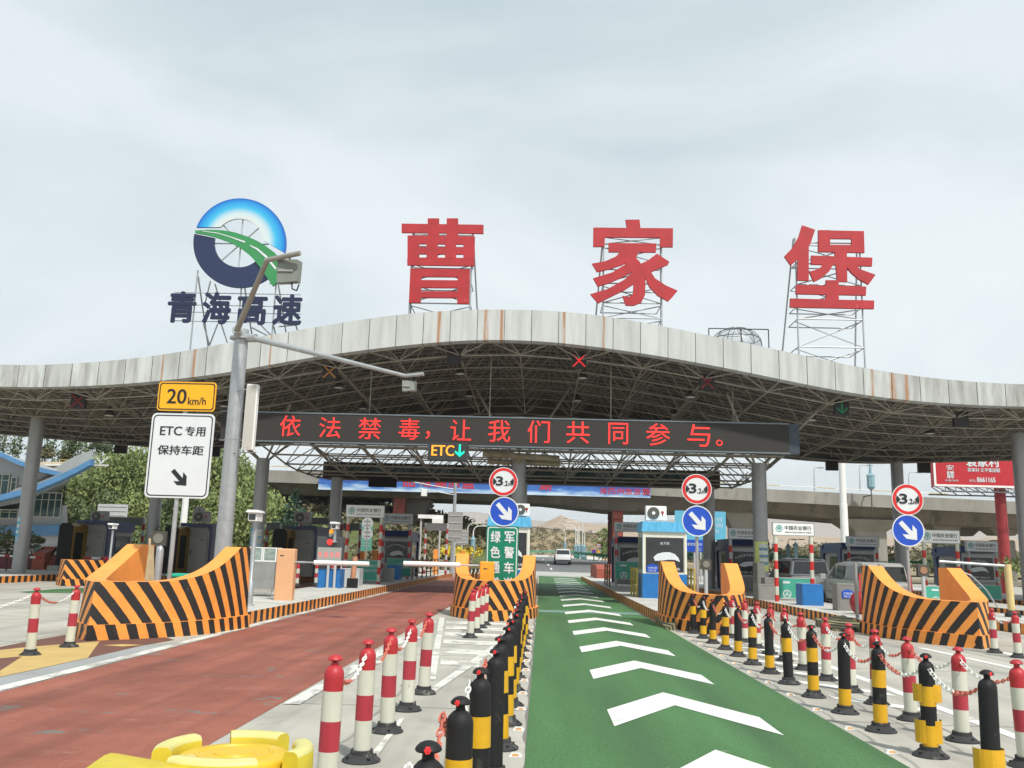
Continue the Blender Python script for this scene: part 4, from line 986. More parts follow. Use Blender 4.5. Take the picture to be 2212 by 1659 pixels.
# bell shaped bay lamps
def bay_lamp(px, py, Y, label, first=[None]):
    p = at(px, py, Y)
    if first[0] is None:
        r = thing('bay_lamp', label, 'ceiling lamp', p, 'bell lamps hanging in the canopy')
        mb = MB(); mb.lathe([(.22, 0), (.225, .02), (.20, .10), (.14, .2), (.08, .27), (.075, .42), (.05, .46), (.02, .5)], p, 18); mb.build('shade', mat('lamp_shade_metal', (.16, .15, .13), .4, .6, var=.1), r, smooth=True)
        mb = MB(); mb.lathe([(.2, .012), (.17, -.012), (0, -.02)], p, 18); mb.build('diffuser', mat('lamp_glass', (.75, .77, .76), .2, var=0), r, smooth=True)
        mb = MB(); mb.tube(p+Vector((0, 0, .45)), p+Vector((0, 0, .95)), .015, 5); mb.build('stem', steel, r)
        first[0] = r; return
    dup(first[0], p, label)
for px, py, Y, lb_ in ((994, 808, 37, 'bell lamp below the unlit signal at the crest'), (1258, 817, 37, 'bell lamp below the bright red cross signal'), (732, 838, 37, 'bell lamp beside the dim amber cross signal'),
      (1014, 856, 42, 'bell lamp above the centre of the message board, left of two'), (1247, 866, 42, 'bell lamp above the centre of the message board, right of two'), (1032, 894, 46.5, 'bell lamp touching the board top left of the bright slot'),
      (1240, 903, 46.5, 'bell lamp touching the board top right of the bright slot'), (784, 883, 42, 'bell lamp just above the left part of the message board'), (236, 898, 38, 'bell lamp left of the yellow speed plate'), (229, 955, 46.8, 'bell lamp at the rear edge above the willow trees'),
      (1491, 858, 37, 'bell lamp left below the right-hand red cross'), (1753, 908, 38, 'bell lamp left of the green arrow signal'), (1455, 896, 43, 'bell lamp above the last characters of the board'), (2009, 937, 40, 'bell lamp left of the right-hand column'), (1911, 972, 44, 'bell lamp at the top of the rear right column'), (485, 878, 38, 'bell lamp behind the lamp pole')):
    bay_lamp(px, py, Y, lb_)

# ------------------------------------------------------------------ roof letters on scaffolds
def legs(mb, xa, xb, zt_, Y, dep, levels, foot=None, r=.035):
    """lattice frame: two front and two back uprights with rungs and braces, standing on the canopy roof"""
    for X in (xa, xb):
        mb.tube((X, Y, ztop(X, Y)-.05), (X, Y, zt_), r, 6); mb.tube((X-.25*(1 if X == xa else -1), Y+dep, ztop(X, Y+dep)-.05), (X, Y+.25, zt_), r, 6)
        mb.tube((X, Y, zt_), (X, Y+.25, zt_), r*.7, 5)
    zl = [ztop((xa+xb)/2, Y)+.15]+list(levels)
    for z in zl:
        mb.tube((xa, Y, z), (xb, Y, z), r*.8, 6)
        f_ = (zt_-z)/max(.1, (zt_-zl[0])); yy = Y+.25+(dep-.25)*f_
        mb.tube((xa, yy, z), (xb, yy, z), r*.7, 6); mb.tube((xa, Y, z), (xa, yy, z), r*.6, 5); mb.tube((xb, Y, z), (xb, yy, z), r*.6, 5)
    for a, b in zip(zl[:-1], zl[1:]):
        mb.tube((xa, Y, a), (xb, Y+.4, b), r*.7, 5); mb.tube((xb, Y, a), (xa, Y+.4, b), r*.6, 5)
STROKES = {'曹': [[(112,99),(457,104),(457,141),(112,137)], [(222,77),(270,77),(270,152),(222,150)], [(302,77),(350,77),(350,152),(302,152)], [(137,149),(421,153),(420,187),(137,184)], [(137,198),(420,200),(420,229),(137,227)], [(136,242),(419,244),(418,278),(136,274)],
    [(137,180),(186,180),(186,246),(137,246)], [(217,180),(264,180),(264,246),(217,246)], [(295,180),(341,180),(341,246),(295,246)], [(372,180),(420,180),(419,248),(372,248)], [(149,289),(400,292),(399,325),(148,323)], [(147,337),(398,339),(398,371),(146,369)], [(145,384),(397,386),(397,413),(144,411)], [(149,289),(197,289),(192,433),(143,433)], [(349,292),(400,292),(396,437),(346,437)]],
 '家': [[(1055,83),(1115,82),(1119,121),(1061,121)], [(920,116),(1256,119),(1255,158),(920,156)], [(920,116),(972,116),(967,196),(919,196)], [(1201,119),(1256,119),(1255,198),(1201,198)], [(984,181),(1186,183),(1184,220),(984,219)], [(1035,215),(1112,215),(1102,240),(1040,274),(985,292),(935,303),(914,268),(970,258),(1015,238)],
    [(919,330),(1000,305),(1060,268),(1092,262),(1094,298),(1040,326),(980,352),(938,364)], [(907,397),(980,375),(1050,336),(1100,290),(1104,345),(1050,380),(985,412),(940,435)], [(1092,235),(1117,262),(1134,300),(1140,350),(1138,400),(1122,432),(1090,445),(1056,444),(1043,404),(1070,408),(1087,397),(1089,350),(1080,300),(1050,262),(1060,245)],
    [(1188,226),(1240,260),(1235,272),(1178,297),(1140,314),(1112,272),(1150,255)], [(1124,285),(1158,296),(1180,330),(1225,360),(1275,382),(1252,410),(1235,427),(1190,402),(1155,365),(1138,325)]],
 '堡': [[(1800,106),(1855,125),(1835,185),(1800,235),(1752,275),(1725,237),(1760,200),(1785,155)], [(1783,215),(1828,188),(1828,340),(1780,338)], [(1868,127),(2060,131),(2061,164),(1868,162)], [(1868,188),(2062,190),(2063,222),(1868,218)], [(1868,127),(1918,127),(1918,218),(1868,218)], [(2008,131),(2060,131),(2063,222),(2008,221)],
    [(1937,214),(1988,214),(1990,345),(1948,343)], [(1838,234),(2096,243),(2094,279),(1838,271)], [(1935,262),(1915,300),(1880,330),(1850,345),(1830,302),(1870,290),(1897,262)], [(1985,262),(2024,262),(2040,290),(2075,303),(2109,315),(2080,356),(2040,335),(2005,305),(1988,282)], [(1775,358),(2070,365),(2068,402),(1773,396)], [(1900,338),(1954,338),(1954,430),(1900,425)], [(1750,415),(2103,424),(2102,459),(1748,452)]]}
def roof_char(ch, x0p, y0p, x1p, y1p, lx, rx, label, levp, bold=.03, Y=34.6):
    a, b, c, d = rect(x0p, y0p, x1p, y1p, Y)
    r = thing('roof_letter', label, 'roof letter', ((a+b)/2, Y, c), 'red characters standing on the canopy roof')
    mb = MB()
    for k, st in enumerate(STROKES[ch]):      # every stroke is a sheet steel box, each set a hair prouder than the last
        Q = [at(810+.5127*x_, 432+.5127*y_, Y) for x_, y_ in st]; mb.prism_xz([(q.x, q.z) for q in Q][::-1], Y-.0016*k, Y+.10)
    mb.build('letter_face', bigred, r)
    xa = at(lx, (y0p+y1p)/2, Y).x; xb = at(rx, (y0p+y1p)/2, Y).x
    mb = MB(); legs(mb, xa, xb, at(1106, levp[-1], Y).z if False else c+(d-c)*.86, Y+.17, 2.0, [c+(d-c)*f for f in levp]); mb.build('scaffold', galv, r)
roof_char('曹', 867, 470, 1044, 657, 888, 1018, 'red roof character at the crest, leftmost of the three big ones', [.02, .27, .5, .72, .84], .026)
roof_char('家', 1276, 473, 1464, 662, 1304, 1430, 'red roof character in the middle of the three big ones', [-.12, .05, .27, .5, .72, .84], .028)
roof_char('堡', 1694, 486, 1891, 669, 1722, 1862, 'red roof character at the right on the tallest scaffold', [-.42, -.1, .05, .3, .55, .8], .028)
# the round expressway emblem and its four small characters
YL = 34.8
def lp(x, y): p = at(324+x*.1953, 405+y*.1953, YL); return (p.x, p.z)
r = thing('roof_emblem', 'round blue and navy emblem with a green road sweeping through it on the canopy roof', 'emblem sign', (lp(1000, 620)[0], YL, lp(1000, 1110)[1]))
def arcp(cx_, cy_, rx, ry, a0, a1, n=40): return [(cx_+rx*math.cos(R(a0+(a1-a0)*i/n)), cy_-ry*math.sin(R(a0+(a1-a0)*i/n))) for i in range(n+1)]
C0 = (1002, 622); RO = 509; CI = (995, 620); RI = 270; 
upper_o = arcp(C0[0], C0[1], 511, 492, 159.5, -13, 48); upper_i = arcp(CI[0], CI[1], 272, 266, 140, 5, 48)
def band(mb, O_, I_, y0, y1, m=0, uvf=None):
    n = len(O_); O2 = [lp(*p) for p in O_]; I2 = [lp(*p) for p in I_]
    for i in range(n-1):
        a, b, c, d = O2[i], O2[i+1], I2[i+1], I2[i]
        mb.face([(a[0], y0, a[1]), (d[0], y0, d[1]), (c[0], y0, c[1]), (b[0], y0, b[1])][::-1] if False else [(d[0], y0, d[1]), (c[0], y0, c[1]), (b[0], y0, b[1]), (a[0], y0, a[1])], m, [(0, i/n), (0, (i+1)/n), (1, (i+1)/n), (1, i/n)])
        mb.face([(a[0], y0, a[1]), (b[0], y0, b[1]), (b[0], y1, b[1]), (a[0], y1, a[1])], m, [(1, 0)]*4)
        mb.face([(c[0], y0, c[1]), (d[0], y0, d[1]), (d[0], y1, d[1]), (c[0], y1, c[1])], m, [(0, 0)]*4)
        mb.face([(d[0], y1, d[1]), (a[0], y1, a[1]), (b[0], y1, b[1]), (c[0], y1, c[1])], m, [(1, 0)]*4)
def grad_mat(name, stops):
    m = bpy.data.materials.new(name); m.use_nodes = True; nt = m.node_tree; b = nt.nodes['Principled BSDF']
    uv = nt.nodes.new('ShaderNodeUVMap'); s = nt.nodes.new('ShaderNodeSeparateXYZ'); r_ = nt.nodes.new('ShaderNodeValToRGB')
    nt.links.new(uv.outputs[0], s.inputs[0]); nt.links.new(s.outputs[0], r_.inputs[0]); e = r_.color_ramp.elements
    while len(e) < len(stops): e.new(.5)
    for q, (p, c) in zip(e, stops): q.position = p; q.color = c+(1,)
    nt.links.new(r_.outputs[0], b.inputs['Base Color']); b.inputs['Roughness'].default_value = .4; return m
mb = MB(); band(mb, upper_o, upper_i, YL-.1, YL)
mb.build('sky_arc', grad_mat('emblem_blue_fade', [(0, (.62, .66, .66)), (.25, (.55, .66, .70)), (.55, (.05, .45, .72)), (.85, (.015, .26, .66)), (1, (.01, .10, .45))]), r)
mb = MB(); band(mb, arcp(C0[0], C0[1]+2, 513, 492, 168, 312, 48), arcp(CI[0], CI[1]+4, 275, 266, 168, 318, 48), YL-.1, YL)
mb.build('navy_arc', mat('emblem_navy', (.018, .03, .085), .4, var=.1), r)
up = [(515, 490), (700, 482), (820, 488), (950, 510), (1100, 560), (1190, 600), (1280, 652), (1400, 742), (1460, 850), (1490, 950), (1440, 1042)]
lo = [(515, 516), (640, 540), (730, 562), (900, 622), (1010, 682), (1100, 750), (1160, 810), (1225, 890), (1275, 965), (1325, 1040), (1370, 1106)]
def dens(P, k=4):
    o_ = []
    for i in range(len(P)-1):
        for q in range(k): t = q/k; o_.append((P[i][0]+(P[i+1][0]-P[i][0])*t, P[i][1]+(P[i+1][1]-P[i][1])*t))
    return o_+[P[-1]]
mb = MB(); band(mb, dens(up), dens(lo), YL-.16, YL-.08); mb.build('green_road', mat('emblem_green', (.04, .25, .085), .45, var=.1), r)
mb = MB(); 
for (o_, i_) in (([(600, 496), (760, 516), (900, 556), (1068, 612)], [(600, 502), (760, 524), (900, 566), (1062, 628)]), ([(1122, 652), (1200, 685), (1300, 765), (1412, 905)], [(1122, 664), (1190, 700), (1285, 785), (1400, 925)])):
    band(mb, dens(o_), dens(i_), YL-.175, YL-.16)
mb.build('road_line', signwhite, r)
mb = MB()
xa, xb = lp(560, 0)[0], lp(1390, 0)[0]; zt_ = lp(0, 560)[1]
for X in (lp(520, 900)[0], lp(1020, 900)[0], lp(1400, 900)[0]):
    mb.tube((X, YL+.1, ztop(X, YL)-.05), (X, YL+.1, lp(0, 380)[1] if abs(X-lp(1020, 0)[0]) < .3 else lp(0, 900)[1]), .035, 6); mb.tube((X+.3, YL+2.0, ztop(X, YL+2)-.05), (X, YL+.2, lp(0, 960)[1]), .035, 6)
for zz in (1165, 1300, 1380, 1480): 
    z = lp(900, zz)[1]; mb.tube((lp(260, zz)[0], YL+.1, z), (lp(1660, zz)[0], YL+.1, z), .02, 5)
c0 = lp(1000, 620)
for t in (0, 45, 90, 135): 
    d_ = Vector((math.cos(R(t)), 0, math.sin(R(t))))*1.15; mb.tube(Vector((c0[0], YL+.05, c0[1]))-d_, Vector((c0[0], YL+.05, c0[1]))+d_, .03, 5)
for (p, q) in (((640, 1010), (540, 1230)), ((690, 1040), (720, 1240)), ((560, 1480), (590, 1700)), ((720, 1490), (590, 1700)), ((760, 1490), (800, 1700)), ((1100, 1530), (1310, 1630)), ((1200, 1500), (1320, 1630)), ((1340, 1500), (1345, 1620)), ((1590, 1500), (1600, 1585)), ((1400, 1520), (1590, 1470)), ((1300, 1040), (1530, 1010))):
    a = lp(*p); b = lp(*q); mb.tube((a[0], YL+.3, a[1]), (b[0], YL+.7, b[1]), .03, 5)
mb.build('scaffold', galv, r)
for ch, x0, x1, y0, y1, nm in (('青', 180, 530, 1155, 1497, 'first'), ('海', 565, 915, 1160, 1510, 'second'), ('高', 950, 1310, 1175, 1520, 'third'), ('速', 1350, 1697, 1185, 1522, 'fourth')):
    a = lp(x0, y1); b = lp(x1, y0)
    r = thing('roof_letter', 'dark blue small roof character under the round emblem, %s from the left' % nm, 'roof letter', ((a[0]+b[0])/2, YL, a[1]), 'dark blue characters under the emblem')
    mb = MB(); put_text(mb, ch, a[0], b[0], a[1], b[1], YL-.0, .05, bold=.03); mb.build('letter_face', navyl, r)
# bare dome frame on the roof
p = at(1590, 745, 38); r = thing('roof_dome', 'small wire-framed transparent dome on the roof between two red characters', 'roof dome', (p.x, p.y, p.z-.1))
mb = MB(); 
for k in range(6):
    t = math.pi*k/6; prev = None
    for i in range(13):
        ph = math.pi*i/12; q = p+Vector((1.12*math.cos(ph)*math.cos(t), 1.12*math.cos(ph)*math.sin(t), .85*math.sin(ph)-.1))
        if prev is not None: mb.tube(prev, q, .016, 4)
        prev = q
for h_, rr in ((.28, 1.03), (.6, .72)):
    for i in range(20): a, b = 2*math.pi*i/20, 2*math.pi*(i+1)/20; mb.tube(p+Vector((rr*math.cos(a), rr*math.sin(a), h_-.05)), p+Vector((rr*math.cos(b), rr*math.sin(b), h_-.05)), .016, 4)
mb.build('dome_frame', darkgrey, r)
mb = MB(); V = []; n = 20
mb.lathe([(1.11*math.cos(math.pi/2*i/8), .84*math.sin(math.pi/2*i/8)-.1) for i in range(9)], p, 20)
gm = bpy.data.materials.new('dome_film'); gm.use_nodes = True; g_ = gm.node_tree; bs = g_.nodes['Principled BSDF']; bs.inputs['Base Color'].default_value = (.6, .66, .68, 1); bs.inputs['Alpha'].default_value = .25; bs.inputs['Roughness'].default_value = .3
mb.build('dome_film', gm, r, smooth=True)
mb = MB(); z = p.z
for dx in (-1.35, -.0, 1.15): mb.tube((p.x+dx, 37, ztop(p.x+dx, 37)-.1), (p.x+dx, 37, z+.45), .025, 5)
mb.tube((p.x-1.35, 37, z+.45), (p.x+1.15, 37, z+.45), .025, 5); mb.build('roof_rail', darkgrey, r)

# ------------------------------------------------------------------ traffic signs
def tilt_at(px, py, Y): return at(px, py, Y)
def round_signs(cx, yw, yb, Y, rp, label_w, label_b, label_pole, base, polex, green=False):
    s = at(cx, yw, Y); b = at(cx+(yb-yw)*.02, yb, Y); rad = rp/F*Y
    r = thing('width_limit_sign', label_w, 'road sign', s, 'round 3.2 m width limit signs')
    mb = MB()
    mb.prism_xz(circ(s.x, s.z, rad, 40), Y, Y+.02, 0); ring_xz(mb, circ(s.x, s.z, rad*.955, 40), circ(s.x, s.z, rad*.76, 40), Y-.006, Y, 1)
    ring_xz(mb, circ(s.x, s.z, rad, 40), circ(s.x, s.z, rad*.955, 40), Y-.004, Y, 0)
    mb.build('sign_plate', [signwhite, signred], r)
    mb = MB(); q = rad*.74
    def T(P): return [(s.x+a*q, s.z+b_*q) for a, b_ in P]
    mb.prism_xz(T([(-.93, -.36), (-.6, 0), (-.93, .36), (-1.0, 0)]), Y-.008, Y, 0); mb.prism_xz(T([(.93, .36), (.6, 0), (.93, -.36), (1.0, 0)]), Y-.008, Y, 0)
    put_text(mb, '3', s.x-q*.72, s.x-q*.02, s.z-q*.38, s.z+q*.5, Y-.004, .008, bold=.03); put_text(mb, '.2', s.x+q*.03, s.x+q*.42, s.z-q*.38, s.z+q*.08, Y-.004, .008, bold=.025)
    put_text(mb, 'm', s.x+q*.47, s.x+q*.8, s.z-q*.38, s.z-q*.14, Y-.004, .008, bold=.015)
    mb.build('lettering', signblack, r)
    r2 = thing('keep_right_sign', label_b, 'road sign', b, 'round blue arrow signs')
    mb = MB(); mb.prism_xz(circ(b.x, b.z, rad*1.02, 40), Y, Y+.02, 0); ring_xz(mb, circ(b.x, b.z, rad*1.02, 40), circ(b.x, b.z, rad*.95, 40), Y-.006, Y, 1); mb.build('sign_plate', [signblue, signwhite], r2)
    mb = MB(); mb.prism_xz(arrow_poly(b.x+rad*.03, b.z-rad*.03, rad*1.5, R(-48)), Y-.007, Y-.001); mb.build('arrow', signwhite, r2)
    g = gr(polex, base, IH if base else .1); g = Vector((at(polex, base, Y).x, Y+.1, 0))
    r3 = thing('sign_pole', label_pole, 'sign pole', g, 'grey poles of the round signs')
    mb = MB(); mb.lathe([(.11, 0), (.11, .02), (.04, .03), (.038, s.z+rad*.6)], g, 12); mb.build('pole', galv, r3, smooth=True)
    mb = MB()
    for z in (s.z, b.z): mb.box(g.x-.12, g.x+.12, Y+.021, Y+.05, z-.02, z+.02); mb.box(g.x-.12, g.x+.12, Y+.021, Y+.05, z+.14, z+.17)
    mb.build('clamp', galv, r3)
    return rad
round_signs(1087.5, 1040.5, 1105, 24.3, 31, 'red and white round 3.2 m sign above the green text sign', 'round blue sign with a white arrow right above the green text sign', 'grey pole behind the green text sign', 1240, 1088)
round_signs(1505, 1056.5, 1125.5, 23.0, 32, 'round 3.2 m sign in front of the viaduct right of the green lane', 'round blue arrow sign overlapping the light blue booth', 'grey pole standing in the barrier right of the green lane', 1275, 1508)
round_signs(1960.5, 1079, 1146, 22.4, 33, 'red and white round 3.2 m sign at the right below the canopy edge', 'round blue arrow sign beside the bank sign at the right', 'grey pole standing in the right-edge barrier', 1245, 1967)
# green text sign
YG = 24.325; a, b, c, d = rect(1049, 1136, 1119, 1280, YG); ta = at(1049, 1136, YG)
c = .72; r = thing('text_sign', 'green sign with white vertical Chinese characters in the middle barrier', 'road sign', ((a+b)/2, YG, c))
mb = MB(); mb.prism_xz(rrect(a, b, c, d, .03), YG, YG+.02); mb.build('sign_plate', signgreen, r)
mb = MB(); ring_xz(mb, rrect(a+.03, b-.03, c+.03, d-.03, .08), rrect(a+.055, b-.055, c+.055, d-.055, .06), YG-.004, YG); mb.build('border_line', signwhite, r)
mb = MB(); w = b-a; ch = .265
for colx, txt in ((.29, '绿色通道'), (.72, '军警车道')):
    for i, ch_ in enumerate(txt): put_text(mb, ch_, a+w*colx-.135, a+w*colx+.135, d-.14-i*.40-.31, d-.14-i*.40, YG-.001, .006, bold=.022)
mb.build('lettering', signwhite, r)
# yellow speed plate and white ETC sign on one pole
YS = 17.5
a, b, c, d = rect(341, 825, 466, 888, YS)
r = thing('speed_plate', 'yellow plate reading 20 km/h above the white ETC sign', 'road sign', ((a+b)/2, YS, c))
mb = MB(); mb.prism_xz(rrect(a, b, c, d, .07), YS, YS+.02); mb.build('sign_plate', signyel, r)
mb = MB(); ring_xz(mb, rrect(a+.025, b-.025, c+.025, d-.025, .06), rrect(a+.045, b-.045, c+.045, d-.045, .05), YS-.005, YS); w = b-a; h_ = d-c
put_text(mb, '20', a+w*.16, a+w*.5, c+h_*.24, c+h_*.76, YS-.001, .006, bold=.02); put_text(mb, 'km/h', a+w*.53, a+w*.84, c+h_*.22, c+h_*.48, YS-.001, .006, bold=.01)
mb.build('lettering', signblack, r)
a, b, c, d = rect(320, 893, 457, 1076, YS); sh = -.0
r = thing('lane_use_sign', 'tall white sign reading ETC with Chinese characters and a black arrow', 'road sign', ((a+b)/2, YS, c))
mb = MB(); mb.prism_xz(rrect(a, b, c, d, .1), YS, YS+.02); mb.build('sign_plate', signwhite, r)
mb = MB(); ring_xz(mb, rrect(a+.035, b-.035, c+.035, d-.035, .085), rrect(a+.055, b-.055, c+.055, d-.055, .07), YS-.005, YS); w = b-a; h_ = d-c
put_text(mb, 'ETC', a+w*.15, a+w*.5, c+h_*.735, c+h_*.845, YS-.001, .006, bold=.02); put_text(mb, '专用', a+w*.55, a+w*.87, c+h_*.73, c+h_*.85, YS-.001, .006, bold=.02)
put_text(mb, '保持车距', a+w*.14, a+w*.87, c+h_*.505, c+h_*.62, YS-.001, .006, bold=.02)
mb.prism_xz(arrow_poly(a+w*.53, c+h_*.235, .42, R(-45)), YS-.006, YS-.001); mb.build('lettering', signblack, r)
g = gr(360, 1250, .2); X = at(372, 1150, YS).x
r = thing('sign_pole', 'grey pole carrying the yellow speed plate and the white ETC sign', 'sign pole', (X, YS+.07, 0), 'grey poles of the round signs'); del r['group']
mb = MB(); mb.lathe([(.12, 0), (.12, .02), (.045, .03), (.045, 4.6)], (X, YS+.07, 0), 12); mb.build('pole', galv, r, smooth=True)
mb = MB(); 
for z in (2.9, 3.9, 4.5): mb.box(X-.3, X+.3, YS+.021, YS+.035, z-.02, z+.02)
mb.build('clamp', galv, r)
# bollard pipe, wooden planks in the barrier
X = at(345, 1200, 17.6).x; r = thing('steel_pipe_bollard', 'short grey steel pipe with a rounded top inside the big left barrier', 'bollard', (X, 17.6, 0)); mb = MB(); mb.lathe([(.07, 0), (.07, 1.5), (.06, 1.56), (.03, 1.6), (0, 1.61)], (X, 17.6, 0), 14); mb.build('pipe', galv, r, smooth=True)
r = thing('wooden_planks', 'pale wooden planks leaning inside the big left barrier', 'plank', (at(320, 1200, 17.0).x, 17, 0))
for k, (xa, ya, xb, yb) in enumerate(((316, 1254, 326, 1178), (328, 1254, 327, 1180), (322, 1254, 323, 1163))):
    a = at(xa, ya, 17.0); b = at(xb, yb, 17.05); w = .035 if k < 2 else .015
    mb = MB(); mb.idx([a+Vector((-w, 0, 0)), a+Vector((w, 0, 0)), b+Vector((w, 0, 0)), b+Vector((-w, 0, 0)), a+Vector((-w, .03, 0)), a+Vector((w, .03, 0)), b+Vector((w, .03, 0)), b+Vector((-w, .03, 0))], [(0, 1, 2, 3), (7, 6, 5, 4), (1, 5, 6, 2), (4, 0, 3, 7), (3, 2, 6, 7), (0, 4, 5, 1)]); mb.build('plank', wood, r)

# ------------------------------------------------------------------ lamp pole with two flood lights and a loudspeaker column
YP = 20.0; top = at(523, 712, YP); X = top.x
r = thing('lamp_pole', 'tall thick grey lamp pole with two long arms left of the message board', 'lamp pole', (X, YP, 0))
mb = MB(); mb.lathe([(.28, 0), (.28, .03), (.185, .04), (.18, 2.2), (.186, 2.2), (.186, 2.23), (.178, 2.23), (.172, 4.0), (.178, 4.0), (.178, 4.03), (.17, 4.03), (.155, top.z), (0, top.z+.02)], (X, YP, 0), 28); mb.build('pole', galv, r, smooth=True)
mb = MB(); mb.lathe([(.2, top.z-.25), (.26, top.z-.24), (.26, top.z-.19), (.2, top.z-.18)], (X, YP, 0), 16); mb.tube((X, YP, top.z-.2), (X+.38, YP-.1, top.z-.22), .1, 12); mb.tube((X, YP, top.z-.2), (X, YP-.4, top.z-.1), .1, 12); mb.build('arm_collar', galv, r, smooth=True)
a = Vector((X, YP-.35, top.z-.12)); b = at(577, 562, 18.2); c = at(648, 547, 18.0)
mb = MB(); mb.tube(a, b, .07, 12, r2=.055); mb.tube(b, c, .055, 12); mb.build('arm', mat('arm_enamel', (.30, .28, .25), .5, .3, var=.1), r, smooth=True)
a = Vector((X+.3, YP-.1, top.z-.22)); b = at(876, 812, 19.0); c = at(915, 808, 18.9)
mb = MB(); mb.tube(a, b, .07, 12, r2=.04); mb.tube(b, c, .042, 10); mb.build('arm', galv, r, smooth=True)
def flood(x0p, y0p, x1p, y1p, Y, label):
    a, b, c, d = rect(x0p, y0p, x1p, y1p, Y)
    r = thing('flood_light', label, 'flood light', ((a+b)/2, Y, d), 'flood lights on the lamp pole arms')
    mb = MB(); k = (b-a)*.08; mb.idx([(a, Y, d), (b-k, Y, d), (b, Y-.05, c+k), (a+k, Y-.05, c), (a+k, Y+.28, d+.03), (b, Y+.28, d+.03), (b+k, Y+.12, c+k), (a+2*k, Y+.12, c)], [(0, 3, 2, 1), (4, 5, 6, 7), (0, 1, 5, 4), (1, 2, 6, 5), (2, 3, 7, 6), (3, 0, 4, 7)][:])
    for v in (0,): pass
    mb.build('housing', mat('flood_housing', (.20, .215, .19), .5, .2, var=.12), r)
    mb = MB(); mb.box(a+.04, b-.1, Y-.06, Y-.03, (c+d)/2-.02, (c+d)/2+.02); mb.build('name_plate', grey, r)
    mb = MB(); mb.path([((a+b)/2, Y+.1, d+.02), ((a+b)/2, Y+.1, d+.12)], .02, 6); mb.path([(b-.12, Y, c+.02), (b-.1, Y, c-.12), (b, Y, c-.16), (b+.04, Y, c-.02)], .015, 6); mb.build('bracket', black, r)
flood(597, 560, 644, 612, 18.2, 'large flood light hanging beside the round emblem')
flood(868, 822, 896, 846, 19.0, 'smaller flood light at the end of the long sloping arm')
a = at(527, 972, 19.7); b = at(561, 972, 19.7); t0 = at(537, 832, 19.7); t1 = at(561, 832, 19.7)
xl = at(532, 900, 19.7).x; xr_ = at(556, 900, 19.7).x
r = thing('column_speaker', 'tall white column loudspeaker clamped to the lamp pole', 'loudspeaker', (xl, 19.7, a.z)); mb = MB(); mb.cbox(xl, xr_, 19.55, 19.72, a.z, t0.z, .015); mb.build('housing', white, r)
mb = MB(); mb.box(xl+.025, xr_-.025, 19.54, 19.552, a.z+.03, t0.z-.03); mb.build('grille', mat('speaker_grille', (.50, .49, .45), .7, var=.05), r)
mb = MB(); mb.tube((X, YP-.1, a.z-.05), (xr_+.05, 19.65, a.z-.05), .015, 6); mb.tube((X, YP-.1, t0.z-.1), (xl, 19.65, t0.z-.1), .015, 6); mb.build('bracket', galv, r)

# ------------------------------------------------------------------ camera poles
def cctv(px, py, Y, zg, label, gname='white cameras on poles', two=False, s=1., r0=.035):
    p = at(px, py, Y)
    r = thing('camera_pole', label, 'camera pole', (p.x, Y, zg), gname)
    mb = MB(); mb.lathe([(.13, 0), (.13, .02), (r0*1.7, .03), (r0*1.7, .55), (r0, .6), (r0, p.z-zg-.12)], (p.x, Y, zg), 10); mb.build('pole', galv, r, smooth=True)
    mb = MB(); mb.cbox(p.x-.11*s, p.x+.11*s, Y-.28*s, Y+.2*s, p.z-.1*s, p.z+.1*s, .02); mb.idx([(p.x-.15*s, Y-.34*s, p.z+.1*s), (p.x+.15*s, Y-.34*s, p.z+.1*s), (p.x+.12*s, Y-.32*s, p.z+.16*s), (p.x-.12*s, Y-.32*s, p.z+.16*s), (p.x-.15*s, Y+.24*s, p.z+.1*s), (p.x+.15*s, Y+.24*s, p.z+.1*s), (p.x+.12*s, Y+.22*s, p.z+.16*s), (p.x-.12*s, Y+.22*s, p.z+.16*s)], [(0, 1, 2, 3), (5, 4, 7, 6), (1, 5, 6, 2), (4, 0, 3, 7), (3, 2, 6, 7), (0, 4, 5, 1)]); mb.build('camera_housing', white, r)
    mb = MB(); mb.box(p.x-.08*s, p.x+.08*s, Y-.29*s, Y-.275*s, p.z-.075*s, p.z+.06*s); mb.build('lens_window', glass_d, r)
    return r
cctv(553, 1117, 21.8, IH, 'white camera on a grey pole in front of the food cart', s=1.0, r0=.05)
cctv(724.5, 1137, 33.0, 1.9, 'white camera above the dark display with the red light', s=.95)
cctv(245, 1138, 30, 0.0, 'white camera on a pole behind the small left barrier', s=.7)

# ------------------------------------------------------------------ things on the left island
# food cart
a, b, c, d = rect(532, 1216, 592, 1290, 26.0); YC = 26.0; zf = IH
r = thing('food_cart', 'stainless steel food cart with a glass display case on top', 'food cart', ((a+b)/2, YC, zf))
mb = MB(); mb.cbox(a, b, YC, YC+.75, zf+.22, zf+.98, .01); mb.tube((a+.06, YC+.06, zf), (a+.06, YC+.06, zf+.22), .02, 6); mb.tube((b-.06, YC+.06, zf), (b-.06, YC+.06, zf+.22), .02, 6); mb.tube((a+.06, YC+.06, zf+.1), (b-.06, YC+.06, zf+.1), .015, 6); mb.box((a+b)/2-.005, (a+b)/2+.005, YC-.006, YC, zf+.22, zf+.98); mb.build('cabinet', stainless, r)
mb = MB(); zc = zf+.98
for (x0, x1) in ((a, (a+b)/2-.01), ((a+b)/2+.01, b)): 
    for (u0, u1, w0, w1) in ((x0, x1, zc, zc+.03), (x0, x1, zc+.37, zc+.4), (x0, x0+.03, zc+.03, zc+.37), (x1-.03, x1, zc+.03, zc+.37)): mb.box(u0, u1, YC+.05, YC+.08, w0, w1)
mb.box(a, b, YC+.08, YC+.6, zc+.37, zc+.4); mb.build('display_frame', white, r)
